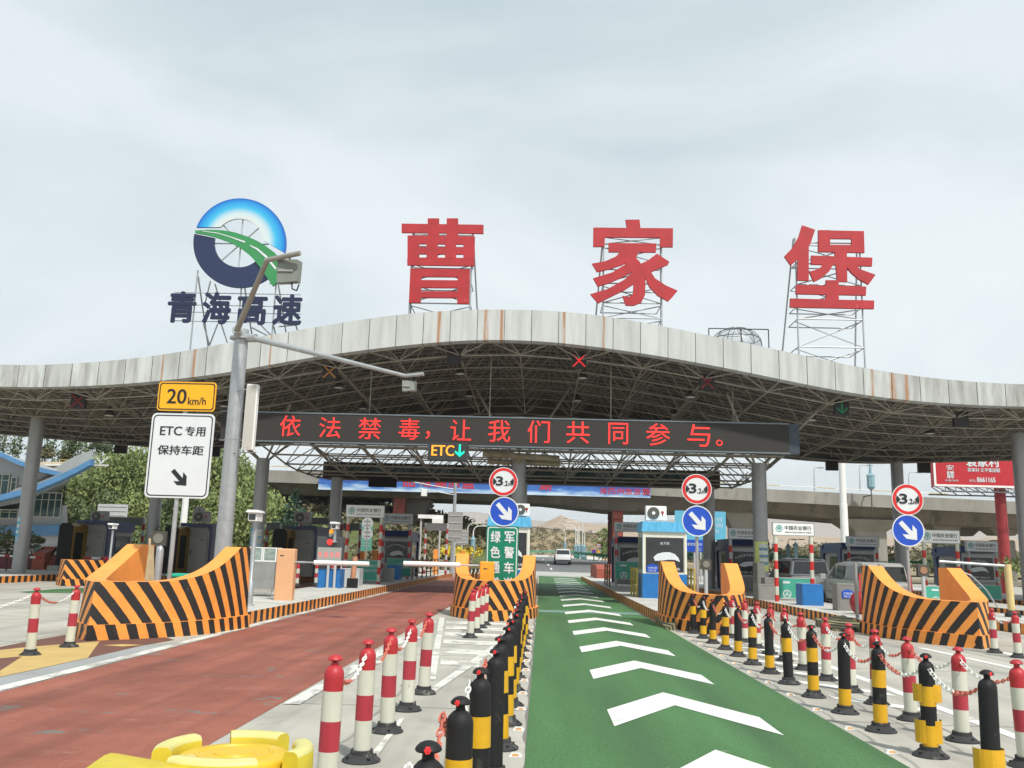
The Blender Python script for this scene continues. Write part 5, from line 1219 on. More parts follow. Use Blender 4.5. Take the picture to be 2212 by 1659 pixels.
mb = MB(); mb.box(a+.03, b-.03, YC+.065, YC+.07, zc+.03, zc+.37); mb.build('display_glass', mat('case_glass', (.28, .34, .31), .1, var=.4, scale=6), r)
# barrier gates
def gate(xa, xb, Y, zg, zt, m_, label, depth=.3):
    r = thing('barrier_gate', label, 'barrier gate', ((xa+xb)/2, Y, zg), 'boom gates of the red lane')
    mb = MB(); mb.cbox(xa, xb, Y, Y+depth, zg, zt, .025); mb.box(xa+.06, xb-.1, Y-.003, Y+.0, (zt-.30), (zt-.295)); mb.build('cabinet', m_, r)
    mb = MB(); mb.box(xa+.1, xa+.2, Y-.006, Y, zt-.2, zt-.17); mb.build('maker_plate', darkgrey, r)
    return r
def boom(r, x0, x1, Y, z):
    s = 1 if x1 > x0 else -1; m0 = x0+s*(abs(x1-x0)*.26)
    mb = MB(); mb.tube((x0, Y, z), (x0+s*.3, Y, z), .028, 8); mb.tube((x0+s*.25, Y, z), (m0, Y, z), .02, 8); mb.build('boom_arm', galv, r)
    mb = MB(); mb.tube((m0, Y, z), (x1, Y, z), .065, 12); mb.build('foam_sleeve', white, r, smooth=True)
a, b, c, d = rect(594, 1192, 633, 1297, 24.4); gt_ = gate(a, b, 24.4, IH, 1.62, salmon, 'salmon pink barrier gate box with a white padded arm, left of the red lane'); z = at(640, 1214, 24.5).z; boom(gt_, b, at(797, 1222, 24.5).x, 24.5, z)
a, b, c, d = rect(1036, 1213, 1067, 1253, 23.85); gt_ = gate(a, b, 23.85, 0, at(1050, 1213, 23.85).z, mat('orange_yellow_enamel', (.82, .36, .03), .4, var=.05), 'yellow barrier gate box with a white padded arm, in the middle barrier'); z = at(1010, 1221, 24.0).z; boom(gt_, a, at(872, 1218, 24.0).x, 24.0, z)
# dark fare display with red light
Y = 33.0; a, b, c, d = rect(711.5*0+683, 1159, 741, 1214, Y)
r = thing('fare_display', 'dark display box with a round red light and dim red characters', 'fare display', ((a+b)/2, Y, IH))
mb = MB(); mb.cbox(a, b, Y, Y+.25, c, d, .02); mb.build('housing', darkgrey, r)
mb = MB(); mb.box(a+.06, b-.05, Y-.006, Y, c+.06, c+(d-c)*.57); mb.build('screen', mat('pale_screen', (.33, .34, .31), .4, var=.05), r)
mb = MB(); w = (b-a-.14)/4
for i, ch_ in enumerate('车道关闭'): put_text(mb, ch_, a+.09+w*i, a+.09+w*i+w*.66, c+.16, c+.37, Y-.006, .006)
mb.build('lettering', mat('pink_leds', (.9, .12, .14), .5, var=0, emit=.45), r)
mb = MB(); mb.prism_xz(circ((a+b)/2, d-.2, .11, 18), Y-.03, Y); mb.build('red_light', led_on, r)
mb = MB(); 
for dx in (-.03, .22): mb.tube(((a+b)/2+dx, Y+.1, IH), ((a+b)/2+dx, Y+.1, c), .05, 8); mb.box((a+b)/2+dx-.12, (a+b)/2+dx+.12, Y, Y+.25, IH, IH+.02)
mb.build('post', lgrey, r)
mb = MB(); q = at(714, 1153, Y); mb.lathe([(.08, 0), (.08, .12), (.08, .12), (.07, .24), (.03, .27), (0, .275)], (q.x, Y+.1, d), 12, ms=[1, 1, 0, 0, 0]); mb.build('beacon', [led_amb, cream], r, smooth=True)
def crate(x0p, y0p, x1p, y1p, Y, label, m_, depth=.7, grp=None, name='steel_box', cat='box', zg=IH):
    a, b, c, d = rect(x0p, y0p, x1p, y1p, Y)
    r = thing(name, label, cat, ((a+b)/2, Y, zg), grp)
    mb = MB(); mb.cbox(a, b, Y, Y+depth, zg, d, .012); mb.build('box_body', m_, r)
    mb = MB(); mb.box(a+.02, b-.02, Y-.004, Y, d-.05, d-.045); mb.box(a+.05, a+.055, Y-.004, Y, zg+.05, d-.08); mb.build('lid_seam', darkgrey, r)
    return r
crate(686, 1229, 734, 1271, 33.2, 'bright blue steel box behind the dark fare display', bluep, .8, 'blue steel boxes')
crate(836, 1221, 863, 1252, 45.5, 'blue steel box under the second bank sign of the left island', bluep, .8, 'blue steel boxes')
crate(1733, 1262, 1779, 1310, 30.5, 'blue steel box in front of the silver van', bluep, .75, 'blue steel boxes')
crate(2094, 1297*0+1288, 2130, 1309+22, 30.2, 'blue steel box behind the right-edge barrier', bluep, .75, 'blue steel boxes', zg=IH)
crate(738, 1228, 776, 1268, 36, 'pale box with a blue band behind the salmon post', lgrey, .8)
crate(824, 1228, 846, 1258, 42, 'grey block behind the green panel on the left island', grey, .8)
crate(1638, 1262, 1674, 1296, 34, 'grey concrete block at the foot of the poster column', mat('block_concrete', (.25, .24, .225), .8, var=.15), .8)
crate(1637*0+1652, 1248, 1676, 1270, 34.8, 'grey block stacked behind the concrete block by the poster column', mat('block_concrete', (.25, .24, .225)), .6)
# salmon post with black foot
Y = 34.0; q = at(761, 1263, Y); r = thing('padded_post', 'salmon padded post on a black foot left of the green panel', 'post', (q.x, Y, IH))
mb = MB(); mb.tube((q.x+.0, Y, IH+.3), (q.x+.05, Y, 1.4), .1, 12); mb.build('sleeve', mat('salmon_sleeve', (.55, .25, .14), .7, var=.1), r, smooth=True); mb = MB(); mb.box(q.x-.18, q.x+.18, Y-.15, Y+.15, IH, IH+.35); mb.build('foot', black, r)

# ------------------------------------------------------------------ bank signs on red and white posts
def logo(mb, cx_, cz, rad, Y):
    ring_xz(mb, circ(cx_, cz, rad, 24), circ(cx_, cz, rad*.82, 24), Y-.006, Y)
    mb.box(cx_-rad*.07, cx_+rad*.07, Y-.006, Y, cz-rad*.95, cz+rad*1.1)
    for s in (-1, 1):
        for k in range(3): mb.prism_xz([(cx_+s*rad*.12, cz-rad*.05+k*rad*.3-.25*rad), (cx_+s*rad*.42, cz+rad*.1+k*rad*.3-.25*rad), (cx_+s*rad*.42, cz+rad*.25+k*rad*.3-.25*rad), (cx_+s*rad*.12, cz+rad*.12+k*rad*.3-.25*rad)][::s], Y-.006, Y)
        mb.box(cx_+s*rad*.42-.01, cx_+s*rad*.42+.01, Y-.006, Y, cz-rad*.35, cz+rad*.5)
def gantry(x0p, y0p, x1p, y1p, Y, label, bright=True, zg=IH, stripes=.30, postlabel=True):
    a, b, c, d = rect(x0p, y0p, x1p, y1p, Y)
    r = thing('bank_sign', label, 'bank sign', ((a+b)/2, Y, zg), 'white bank signs on red and white posts')
    mb = MB(); mb.box(a, b, Y, Y+.16, c, d); ring_xz(mb, [(a, c), (b, c), (b, d), (a, d)], [(a+.02, c+.02), (b-.02, c+.02), (b-.02, d-.02), (a+.02, d-.02)], Y-.01, Y, 1); mb.build('sign_box', [signwhite if not bright else white, grey], r)  # shaded signs take a duller white: the shade is put into the colour
    mb = MB(); w = b-a; h_ = d-c; logo(mb, a+w*.155, c+h_*.52, h_*.27, Y); mb.build('emblem', tealogo, r)
    mb = MB(); put_text(mb, '中国农业银行', a+w*.29, a+w*.93, c+h_*.43, c+h_*.76, Y-.001, .005, bold=.012); put_text(mb, 'AGRICULTURAL BANK OF CHINA', a+w*.29, a+w*.93, c+h_*.2, c+h_*.3, Y-.001, .004, bold=.01); mb.build('lettering', signblack, r)
    for X in (a+.11, b-.11):
        mb = MB(); n = int((c-zg)/stripes)+1; top_ = c
        for i in range(n):
            z1 = top_-i*stripes; z2 = max(zg, z1-stripes)
            if z1 <= zg: break
            mb.lathe([(.075, z2), (.075, z1)], (X, Y+.08, 0), 14, ms=[i % 2])
        mb.build('post', [cream if bright else lgrey, mat('post_red', (.55, .025, .02), .4, var=.1)], r, smooth=True)  # shaded signs swap cream for grey, so their shade is in the paint
    return (a, b, c, d)
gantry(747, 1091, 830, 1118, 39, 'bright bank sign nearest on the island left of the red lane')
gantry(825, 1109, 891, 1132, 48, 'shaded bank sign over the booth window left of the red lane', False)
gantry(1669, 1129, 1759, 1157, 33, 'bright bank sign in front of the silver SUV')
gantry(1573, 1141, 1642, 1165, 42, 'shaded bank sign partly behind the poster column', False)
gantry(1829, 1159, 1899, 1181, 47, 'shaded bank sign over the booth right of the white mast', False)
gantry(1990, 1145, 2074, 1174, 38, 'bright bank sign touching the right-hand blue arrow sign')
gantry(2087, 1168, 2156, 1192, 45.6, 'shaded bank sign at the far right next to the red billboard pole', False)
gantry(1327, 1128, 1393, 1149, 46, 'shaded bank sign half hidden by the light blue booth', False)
# low grey height bars with striped posts further back
def bar(x0p, y0p, x1p, y1p, Y, label, zg=IH, lower=None):
    a, b, c, d = rect(x0p, y0p, x1p, y1p, Y)
    r = thing('height_bar', label, 'height bar', ((a+b)/2, Y, zg), 'dark height bars on striped posts')
    mb = MB(); mb.box(a, b, Y, Y+.12, c, d); mb.box((a+b)/2-.02, (a+b)/2+.02, Y-.01, Y, c, d); mb.box(a, b, Y-.01, Y, d-.05, d); mb.build('panel', mat('bar_panel', (.14, .14, .14), .6, var=.1), r)
    for X in (a-.02, b+.02):
        mb = MB(); i = 0; z1 = d
        while z1 > zg: z2 = max(zg, z1-.34); mb.lathe([(.08, z2), (.08, z1)], (X, Y+.22, 0), 12, ms=[i % 2]); z1 = z2; i += 1
        mb.build('post', [lgrey, mat('post_red_dull', (.33, .03, .03), .5, var=.1)], r, smooth=True)
bar(920, 1130, 965, 1146, 60, 'dark height bar on striped posts left of the camera mast')
bar(734*0+736, 1125*0+1130, 776, 1146, 52, 'dark height bar just behind the brightest left bank sign')
bar(650, 1120*0+1118, 736, 1133, 50, 'dark height bar between the booth with the air conditioner and the rear column')
bar(455*0+576, 1128*0+1129, 602, 1145, 48, 'dark height bar right of the poster column at the left')
bar(228, 1114*0+1117, 307, 1134, 50, 'dark height bar over the far left booth')

# ------------------------------------------------------------------ green printed panels
def panel(x0p, y0p, x1p, y1p, Y, label, wheel=True, txt=None):
    a, b, c, d = rect(x0p, y0p, x1p, y1p, Y); c = max(c, IH+.05)
    r = thing('printed_panel', label, 'printed panel', ((a+b)/2, Y, IH), 'green printed panels on the islands')
    mb = MB(); mb.box(a, b, Y, Y+.08, c, d, 0); ring_xz(mb, [(a, c), (b, c), (b, d), (a, d)], [(a+.03, c+.03), (b-.03, c+.03), (b-.03, d-.03), (a+.03, d-.03)], Y-.006, Y, 1)
    mb.box(a+.05, a+.12, Y, Y+.3, IH, c, 1); mb.box(b-.12, b-.05, Y, Y+.3, IH, c, 1); mb.build('panel_board', [green_pan, lgrey], r)
    mb = MB(); w = b-a; h_ = d-c
    if wheel:
        cx_, cz, rr = a+w*.27, c+h_*.22, h_*.2
        ring_xz(mb, circ(cx_, cz, rr, 24), circ(cx_, cz, rr*.78, 24), Y-.006, Y); mb.prism_xz(circ(cx_, cz, rr*.3, 12), Y-.006, Y)
        for t in (90, 210, 330): mb.prism_xz([(cx_+rr*.2*math.cos(R(t-25)), cz+rr*.2*math.sin(R(t-25))), (cx_+rr*.85*math.cos(R(t-8)), cz+rr*.85*math.sin(R(t-8))), (cx_+rr*.85*math.cos(R(t+8)), cz+rr*.85*math.sin(R(t+8))), (cx_+rr*.2*math.cos(R(t+25)), cz+rr*.2*math.sin(R(t+25)))], Y-.006, Y)
        mb.box(a+w*.17, a+w*.35, Y-.006, Y, d-h_*.28, d-h_*.18)
    if txt:
        put_text(mb, txt[0], a+w*.5, a+w*.95, d-h_*.35, d-h_*.22, Y-.001, .004); put_text(mb, txt[1], a+w*(.5 if wheel else .05), a+w*.95, d-h_*.58, d-h_*.44, Y-.001, .004)
    mb.build('print', signwhite, r)
panel(738, 1209, 821, 1257, 41, 'green panel with a line of white characters under the bright left bank sign', False, ('用卡畅行', '高速通行费用打9折'))
panel(835, 1206, 888, 1245, 47, 'shaded green panel behind the black and yellow railing', False, ('农行ETC信用卡', '打9折'))
panel(1677, 1248, 1762, 1297, 34.5, 'green panel with a white steering wheel behind the blue box at the right', True, ('农行ETC信用卡', '高速通行'))
panel(1328, 1207*0+1213, 1400, 1252, 45, 'green panel with a white steering wheel left of the light blue booth', True)
panel(2003*0+1999, 1266, 2050*0+2082, 1310, 33.5, 'green panel mostly hidden by the right-edge barrier', True)
panel(2096, 1263, 2164, 1300, 40, 'shaded green panel with a faint wheel at the far right', True)

# ------------------------------------------------------------------ booths
def ac_unit(x0p, y0p, x1p, y1p, Y, label, m_=None, red_=True, depth=.35):
    a, b, c, d = rect(x0p, y0p, x1p, y1p, Y); m_ = m_ or grey
    r = thing('air_conditioner', label, 'air conditioner', ((a+b)/2, Y, c), 'outdoor units on the booth roofs')
    mb = MB(); mb.cbox(a, b, Y, Y+depth, c, d, .02); mb.build('casing', m_, r)
    rad = (d-c)*.42; cx_ = a+(b-a)*.37; cz = (c+d)/2
    mb = MB(); mb.lathe([(rad, 0), (rad, .02), (rad*.2, .03)], (cx_, Y-.03, cz), 24, axis='y'); 
    mb.build('fan_grille', mat('fan_grille', (.09, .085, .08), .6, var=.1), r)
    mb = MB(); mb.lathe([(rad*.28, 0), (rad*.28, .02)], (cx_, Y-.045, cz), 14, axis='y'); mb.build('fan_hub', m_, r)
    mb = MB(); mb.prism_xz(circ(a+(b-a)*.8, cz+.03, .055, 8), Y-.004, Y); mb.box(a+(b-a)*.8-.02, a+(b-a)*.8+.02, Y-.004, Y, cz-.1, cz); mb.build('brand_mark', mat('mark_red', (.35, .05, .04), .5, var=0), r)
def booth_door(xl, Y0, label, zt=2.8, depth=2.9, w=1.18):
    r = thing('toll_booth', label, 'toll booth', (xl+w/2, Y0, IH), 'grey and navy toll booths of the left lanes')
    mb = MB(); mb.box(xl, xl+w, Y0, Y0+depth, IH, zt-.18); mb.build('booth_body', grey, r)
    mb = MB(); mb.box(xl-.35, xl+w+.12, Y0-.25, Y0+depth+.1, zt-.18, zt)
    mb.prism_xz([(xl+w+.002, IH), (xl+w+.10, IH), (xl+w+.10, zt-.18), (xl+w-.14, zt-.18), (xl+w-.03, zt-.5)], Y0-.08, Y0+.5, 0)
    mb.prism_yz([(Y0+.5, IH), (Y0+.62, IH), (Y0+.75, zt-.55), (Y0+depth-.2, zt-.55), (Y0+depth, zt-.4), (Y0+depth, zt-.18), (Y0+.5, zt-.18)], xl+w+.002, xl+w+.09)
    mb.build('navy_frame', navy, r)
    dmb = MB(); dmb.box(xl+.14, xl+w-.2, Y0-.03, Y0-.002, IH+.03, zt-.75); ring_xz(dmb, [(xl+.09, IH), (xl+w-.15, IH), (xl+w-.15, zt-.7), (xl+.09, zt-.7)], [(xl+.14, IH+.03), (xl+w-.2, IH+.03), (xl+w-.2, zt-.75), (xl+.14, zt-.75)], Y0-.045, Y0-.002)
    dr = dmb.build('door', mat('door_panel', (.36, .355, .33), .55, var=.06), r)
    mb = MB(); mb.box(xl+.2, xl+.23, Y0-.07, Y0-.032, IH+.95, IH+1.2); mb.box(xl+.2, xl+.36, Y0-.09, Y0-.07, IH+1.08, IH+1.11); mb.box(xl+w-.5, xl+w-.28, Y0-.06, Y0-.032, zt-.86, zt-.83); mb.build('door_handle', darkgrey, dr)
    mb = MB(); mb.box(xl+w+.003, xl+w+.05, Y0+.9, Y0+depth-.3, IH+.9, zt-.75); mb.build('side_window', glass_d, r)
    return r
def cabinet(xl, Y0, label, w=.95, depth=1.5, zt=2.6):
    r = thing('equipment_cabinet', label, 'cabinet', (xl+w/2, Y0, IH), 'black and yellow cabinets before the left booths')
    mb = MB(); c = .14; P = [(xl+.0, IH), (xl+w, IH), (xl+w, zt-c), (xl+w-c, zt), (xl+c, zt), (xl, zt-c)]; mb.prism_xz(P, Y0, Y0+depth, 0); mb.build('cabinet_shell', mat('ochre_enamel', (.27, .15, .01), .45, var=.12), r)
    mb = MB(); P2 = [(p[0]+(.01 if p[0] < xl+w/2 else -.01), p[1]) for p in P]; mb.prism_xz(P2, Y0-.05, Y0-.002, 0); mb.build('front_cover', black, r)
    mb = MB(); mb.box(xl+w+.002, xl+w+.02, Y0+.25, Y0+1.0, IH+.25, zt-.45); mb.build('glass_door', dark_int, r)
def px_x(px, Y, py=1180): return at(px, py, Y).x
booth_door(px_x(181, 46.5), 46.5, 'grey booth with a navy roof at the far left beside the grey column')
booth_door(px_x(404, 46.5), 46.5, 'grey booth with a navy roof behind the white ETC sign pole')
booth_door(px_x(631, 46.5), 46.5, 'grey booth with a navy roof behind the salmon barrier box')
cabinet(px_x(124, 45), 45, 'black and yellow cabinet at the far left beside the grey column, glass door showing', w=.72)
cabinet(px_x(353, 45), 45, 'black and yellow cabinet behind the big left barrier', w=.72)
cabinet(px_x(588, 45), 45, 'black and yellow cabinet behind the food cart', w=.72)
ac_unit(195, 1104, 230, 1127, 46.8, 'brownish outdoor unit on the far left booth')
ac_unit(416, 1105, 452, 1128, 46.8, 'brownish outdoor unit on the booth left of the lamp pole')
ac_unit(635, 1106, 670, 1130, 46.8, 'brownish outdoor unit on the booth behind the salmon barrier box')
ac_unit(1395, 1093, 1440, 1124, 32.9, 'large white outdoor unit on the light blue booth', white)
ac_unit(1113, 1088, 1144, 1114, 33, 'white outdoor unit above the green text sign', white)
def mural(r, a, b, c, d, Y, lean=0.):
    mb = MB(); mb.box(a, b, Y-.01, Y-.002, c, d); mb.build('window', mat('window_film', (.035, .037, .04), .2, var=.35, scale=1.5), r)
    mb = MB(); w = b-a; h_ = d-c; txt = '争创最美交通文明窗口'; n = len(txt)
    for i, ch_ in enumerate(txt):
        t = (i+.5)/n; x = a+w*(.06+.86*t); z = c+h_*(.70+.16*math.sin(math.pi*t)); s = w*.036
        put_text(mb, ch_, x-s, x+s, z-s, z+s, Y-.012, .006, bold=.02)
    put_text(mb, '微笑服务 真诚文明', a+w*.14, a+w*.86, c+h_*.06, c+h_*.145, Y-.012, .006, bold=.015)
    B = [(.2, .42), (.27, .5), (.4, .56), (.6, .58), (.72, .54), (.78, .47), (.8, .4), (.84, .3), (.76, .38), (.62, .4), (.5, .38), (.36, .34), (.24, .36)]
    mb.prism_xz([(a+w*x, c+h_*z) for x, z in B][::-1], Y-.018, Y-.01)
    mb.build('window_print', signwhite, r)
def booth_front(xl, Y0, w, label, zt=2.8, depth=3.0, side=-1):
    r = thing('toll_booth', label, 'toll booth', (xl+w/2, Y0, IH), 'navy and grey toll booths with printed windows')
    mb = MB(); mb.box(xl, xl+w, Y0, Y0+depth, IH, zt-.32); mb.build('booth_body', grey, r)
    mb = MB(); mb.prism_yz([(Y0-.3, zt-.32), (Y0+depth, zt-.32), (Y0+depth, zt), (Y0-.15, zt)], xl-.06, xl+w+.06)
    X0, X1 = (xl-.11, xl-.004) if side < 0 else (xl+w+.004, xl+w+.11)
    mb.prism_yz([(Y0-.1, IH), (Y0+.1, IH), (Y0+.3, zt-.8), (Y0+.6, zt-.55), (Y0+depth-.3, zt-.55), (Y0+depth, zt-.8), (Y0+depth, zt-.32), (Y0-.1, zt-.32)], X0, X1)
    mb.prism_yz([(Y0+depth-.35, IH), (Y0+depth, IH), (Y0+depth+.5, zt-.1), (Y0+depth, zt-.1)], X0, X1)
    mb.build('navy_frame', navy, r)
    mb = MB(); Xa = xl-.03 if side < 0 else xl+w+.03; mb.box(min(Xa, xl+w*(side > 0)), max(Xa, xl+w*(side > 0)), Y0+.7, Y0+2.0, IH+.95, zt-.75); mb.build('side_window', glass_d, r)
    mural(r, xl+.12, xl+w-.1, IH+.75, zt-.6, Y0)
    mb = MB(); ring_xz(mb, [(xl, IH+.65), (xl+w, IH+.65), (xl+w, zt-.42), (xl, zt-.42)], [(xl+.12, IH+.75), (xl+w-.1, IH+.75), (xl+w-.1, zt-.6), (xl+.12, zt-.6)], Y0-.03, Y0-.002); mb.build('window_frame', lgrey, r)
    return r
xx = px_x(828, 50.5); booth_front(xx, 50.5, px_x(915-30, 50.5)-xx, 'navy booth with a printed dark window left of the red lane', side=1)
xx = px_x(1335, 50); booth_front(xx, 50, px_x(1412, 50)-xx, 'navy booth with a printed window half hidden by the light blue booth')
xx = px_x(1577, 44.5); booth_front(xx, 44.5, px_x(1656, 44.5)-xx, 'navy booth with a printed window behind the poster column', zt=2.7)
xx = px_x(1817, 50.5); booth_front(xx, 50.5, px_x(1889, 50.5)-xx, 'navy booth with a printed window right of the white mast')
xx = px_x(2074, 51); booth_front(xx, 51, px_x(2146, 51)-xx, 'navy booth with a printed window at the far right')
def booth_old(xl, Y0, w, zt, label, side=True, lab=True):
    r = thing('toll_booth', label, 'toll booth', (xl+w/2, Y0, IH), 'small light blue and cream booths')
    dp = 1.6; zb = zt-.36
    mb = MB(); mb.box(xl, xl+w, Y0, Y0+dp, IH+.85, zb); mb.build('upper_wall', creamp, r)
    mb = MB(); mb.box(xl-.01, xl+w+.01, Y0-.01, Y0+dp+.01, IH, IH+.85); mb.build('lower_wall', bluep, r)
    mb = MB(); mb.prism_xz([(xl-.06, zb), (xl+w+.06, zb), (xl+w+.02, zt), (xl-.02, zt)], Y0-.08, Y0+dp+.06); mb.build('roof_band', blue_old, r)
    mb = MB()
    for X in (xl, xl+w-.06): mb.box(X-.012, X+.072, Y0-.02, Y0+.04, IH+.85, zb)
    mb.build('corner_post', creamp, r)
    mb = MB(); mb.box(xl-.025, xl-.004, Y0+.25, Y0+1.3, IH+1.0, zb-.2); mb.build('side_window', mat('dusty_glass', (.05, .06, .05), .3, var=.4, scale=3), r)
    mb = MB(); mb.box(xl-.02, xl-.006, Y0+.05, Y0+.2, IH, zb); mb.build('blue_side_post', blue_old, r)
    mb = MB(); a, b, c, d = xl+.1, xl+w-.1, IH+.92, zb-.2; mb.box(a, b, Y0-.012, Y0-.002, c, d); mb.build('window', mat('window_film', (.035, .037, .04)), r)
    mb = MB(); B = [(.2, .42), (.3, .52), (.45, .57), (.62, .58), (.76, .53), (.86, .42), (.9, .3), (.76, .36), (.6, .36), (.42, .33), (.24, .32)]
    mb.prism_xz([(a+(b-a)*x, c+(d-c)*z) for x, z in B][::-1], Y0-.02, Y0-.012)
    for i in range(9):
        t = (i+.5)/9; x = a+(b-a)*(.12+.76*t); z = c+(d-c)*(.62+.22*math.sin(math.pi*t)); put_text(mb, '争创最美文明窗口岗'[i], x-.045, x+.045, z-.05, z+.05, Y0-.013, .005, m=1 if i not in (3, 4, 5) else 0)
    put_text(mb, '真诚', a+(b-a)*.16, a+(b-a)*.32, c+.06, c+.16, Y0-.013, .005); put_text(mb, '文明服务', a+(b-a)*.5, a+(b-a)*.9, c+.06, c+.16, Y0-.013, .005)
    mb.build('window_print', [signwhite, mat('faded_print', (.07, .07, .075), .5, var=0)], r)
    if lab:
        mb = MB(); cx_ = xl+.33; mb.prism_xz([(cx_-.2, IH+.9), (cx_+.2, IH+.9), (cx_+.2, IH+1.13), (cx_, IH+1.2), (cx_-.2, IH+1.13)], Y0-.03, Y0-.013); mb.build('blue_label', signblue, r)
        mb = MB(); put_text(mb, '文明执勤', cx_-.16, cx_+.16, IH+1.02, IH+1.09, Y0-.031, .004); put_text(mb, '96122', cx_-.13, cx_+.13, IH+.93, IH+.99, Y0-.031, .004); mb.build('lettering', signwhite, r)
xx = px_x(1389, 32.6, 1200); booth_old(xx, 32.6, px_x(1483, 32.6, 1200)-xx, at(1430, 1127, 32.6).z, 'light blue and cream booth right of the green lane with a printed window')
xx = px_x(1054, 32.6, 1200); booth_old(xx, 32.6, px_x(1143, 32.6, 1200)-xx, at(1100, 1116, 32.6).z, 'light blue and cream booth behind the green text sign', lab=False)
# kiosk with blue label, red ball, railings
r = crate(1809, 1261, 1848, 1320, 27.7, 'grey metal cabinet with a blue label in front of the silver van', mat('kiosk_metal', (.24, .23, .21), .5, .3, var=.1), .5, name='metal_cabinet', cat='cabinet')
a, b, c, d = rect(1819, 1273, 1843, 1292, 27.69); mb = MB(); mb.prism_xz([(a, c), (b, c), (b, d-.06), ((a+b)/2, d), (a, d-.06)], 27.67, 27.695); mb.build('blue_label', signblue, r)
mb = MB(); put_text(mb, '文明执勤', a+.03, b-.03, c+.1, c+.17, 27.668, .004); put_text(mb, '96122', a+.05, b-.05, c+.02, c+.08, 27.668, .004); mb.build('lettering', signwhite, r)
q = at(1850, 1305, 26.2); r = thing('red_ball', 'large glossy red ball at the left foot of the right-edge barrier', 'red ball', (q.x+.12, 26.2, 0)); mb = MB(); mb.lathe([(.30*math.sin(math.pi*i/14), .30-.30*math.cos(math.pi*i/14)*1.12+.3) for i in range(15)], (q.x+.12, 26.2, IH-.3), 24); mb.build('ball', mat('glossy_red', (.33, .02, .02), .35, var=.05), r, smooth=True)
def railing(x, y0, y1, m_, label, zt=1.3, n=3, grp='steel railings on the islands'):
    r = thing('railing', label, 'railing', (x, y0, IH), grp); mb = MB()
    for k in range(n): yy = y0+(y1-y0)*k/(n-1); mb = MB(); mb.box(x-.035, x+.035, yy-.035, yy+.035, IH, zt); mb.build('post', m_, r)

    mb = MB()
    for z in (zt-.08, (zt+IH)/2+.1, IH+.3): mb.box(x-.02, x+.02, y0+.036, y1-.036, z-.035, z+.035)
    mb.build('rails', m_, r)
ylr = mat('dull_yellow_paint', (.48, .36, .06), .6, var=.15, scale=5)
railing(px_x(1376, 33.2, 1260), 33.2, 35.2, ylr, 'yellow railing left of the light blue booth')
railing(px_x(1500, 37, 1260), 37, 38.6, ylr, 'yellow railing behind the barrier right of the green lane')
railing(-6.42, 46.3, 58, brown_w, 'long dark brown railing beside the red lane', n=7)
railing(3.42, 44.5, 47.6, brown_w, 'dark brown railing at the end of the green lane')
railing(-.35, 48, 51, brown_w, 'brown railing left of the far end of the green lane')
# red concrete noses at the far end of the islands
for nm, x0, x1, y0, y1, h_ in (('red painted concrete block at the far right end of the green lane', 3.9, 5.4, 62, 69.5, 1.15), ('red painted concrete block at the far left end of the green lane', -1.9, -.25, 60, 66, 1.1), ('red painted concrete block right of the far left column', at(71, 1200, 46).x, at(97, 1200, 46).x, 46, 46.9, 1.4)):
    r = thing('concrete_block', nm, 'concrete block', ((x0+x1)/2, y0, IH)); mb = MB(); mb.prism_yz([(y0, IH), (y1, IH), (y1, h_), (y0+1.2, h_), (y0, h_*.75)], x0, x1); mb.build('block', red_wall, r)
# grey signal heads on posts
def sig_head(px, py, Y, label, base_py, m_, sz=15):
    a, b, c, d = rect(px-sz, py-sz, px+sz, py+sz, Y); r = thing('signal_head', label, 'signal head', ((a+b)/2, Y, 0), 'square unlit signal heads'); mb = MB(); mb.box(a, b, Y, Y+.15, c, d); mb.build('housing', mat('head_housing', (.075, .065, .055), .6, var=.1), r)
    mb = MB(); mb.lathe([((b-a)*.33, 0), ((b-a)*.33, .02)], ((a+b)/2, Y-.022, (c+d)/2), 20, axis='y'); mb.build('lens', m_, r); mb = MB(); mb.tube(((a+b)/2, Y+.07, 0), ((a+b)/2, Y+.07, c), .06, 10); mb.build('post', lgrey, r)
sig_head(1525.5, 1219, 30, 'unlit grey signal head left of the poster column', 1275, mat('lens_grey', (.2, .19, .16), .5, var=0), 11)
sig_head(341*0+342, 1163, 34, 'large unlit grey signal head behind the white sign pole', 1250, mat('lens_grey', (.2, .19, .16)), 16)
sig_head(1995, 1232, 30, 'signal head with a brown lens beside the right-hand sign pole', 1290, mat('lens_brown', (.33, .17, .09), .5, var=0), 12)
# tall grey steel profiles by the right barriers
for px, y0p, y1p, Y, lb_ in ((1851, 1216, 1320, 24, 'grey steel profile at the left edge of the right-edge barrier'), (1867, 1217, 1262, 25, 'grey metal cabinet edge above the right-edge barrier, left one'), (1905, 1219, 1262, 25, 'grey metal cabinet edge above the right-edge barrier, right one')):
    a, b, c, d = rect(px-5 if px > 1860 else px-2.5, y0p, px+7 if px > 1860 else px+2.5, y1p, Y); r = thing('steel_profile', lb_, 'steel profile', ((a+b)/2, Y, 0)); mb = MB(); mb.cbox(a, b, Y, Y+.12, 0, d, .01); mb.build('profile', grey, r)
r = crate(1636-0, 1216, 1652, 1262, 36.9, 'tall grey cabinet left of the poster column', mat('cab_grey', (.2, .2, .18), .6, var=.1), .8, name='metal_cabinet', cat='cabinet')
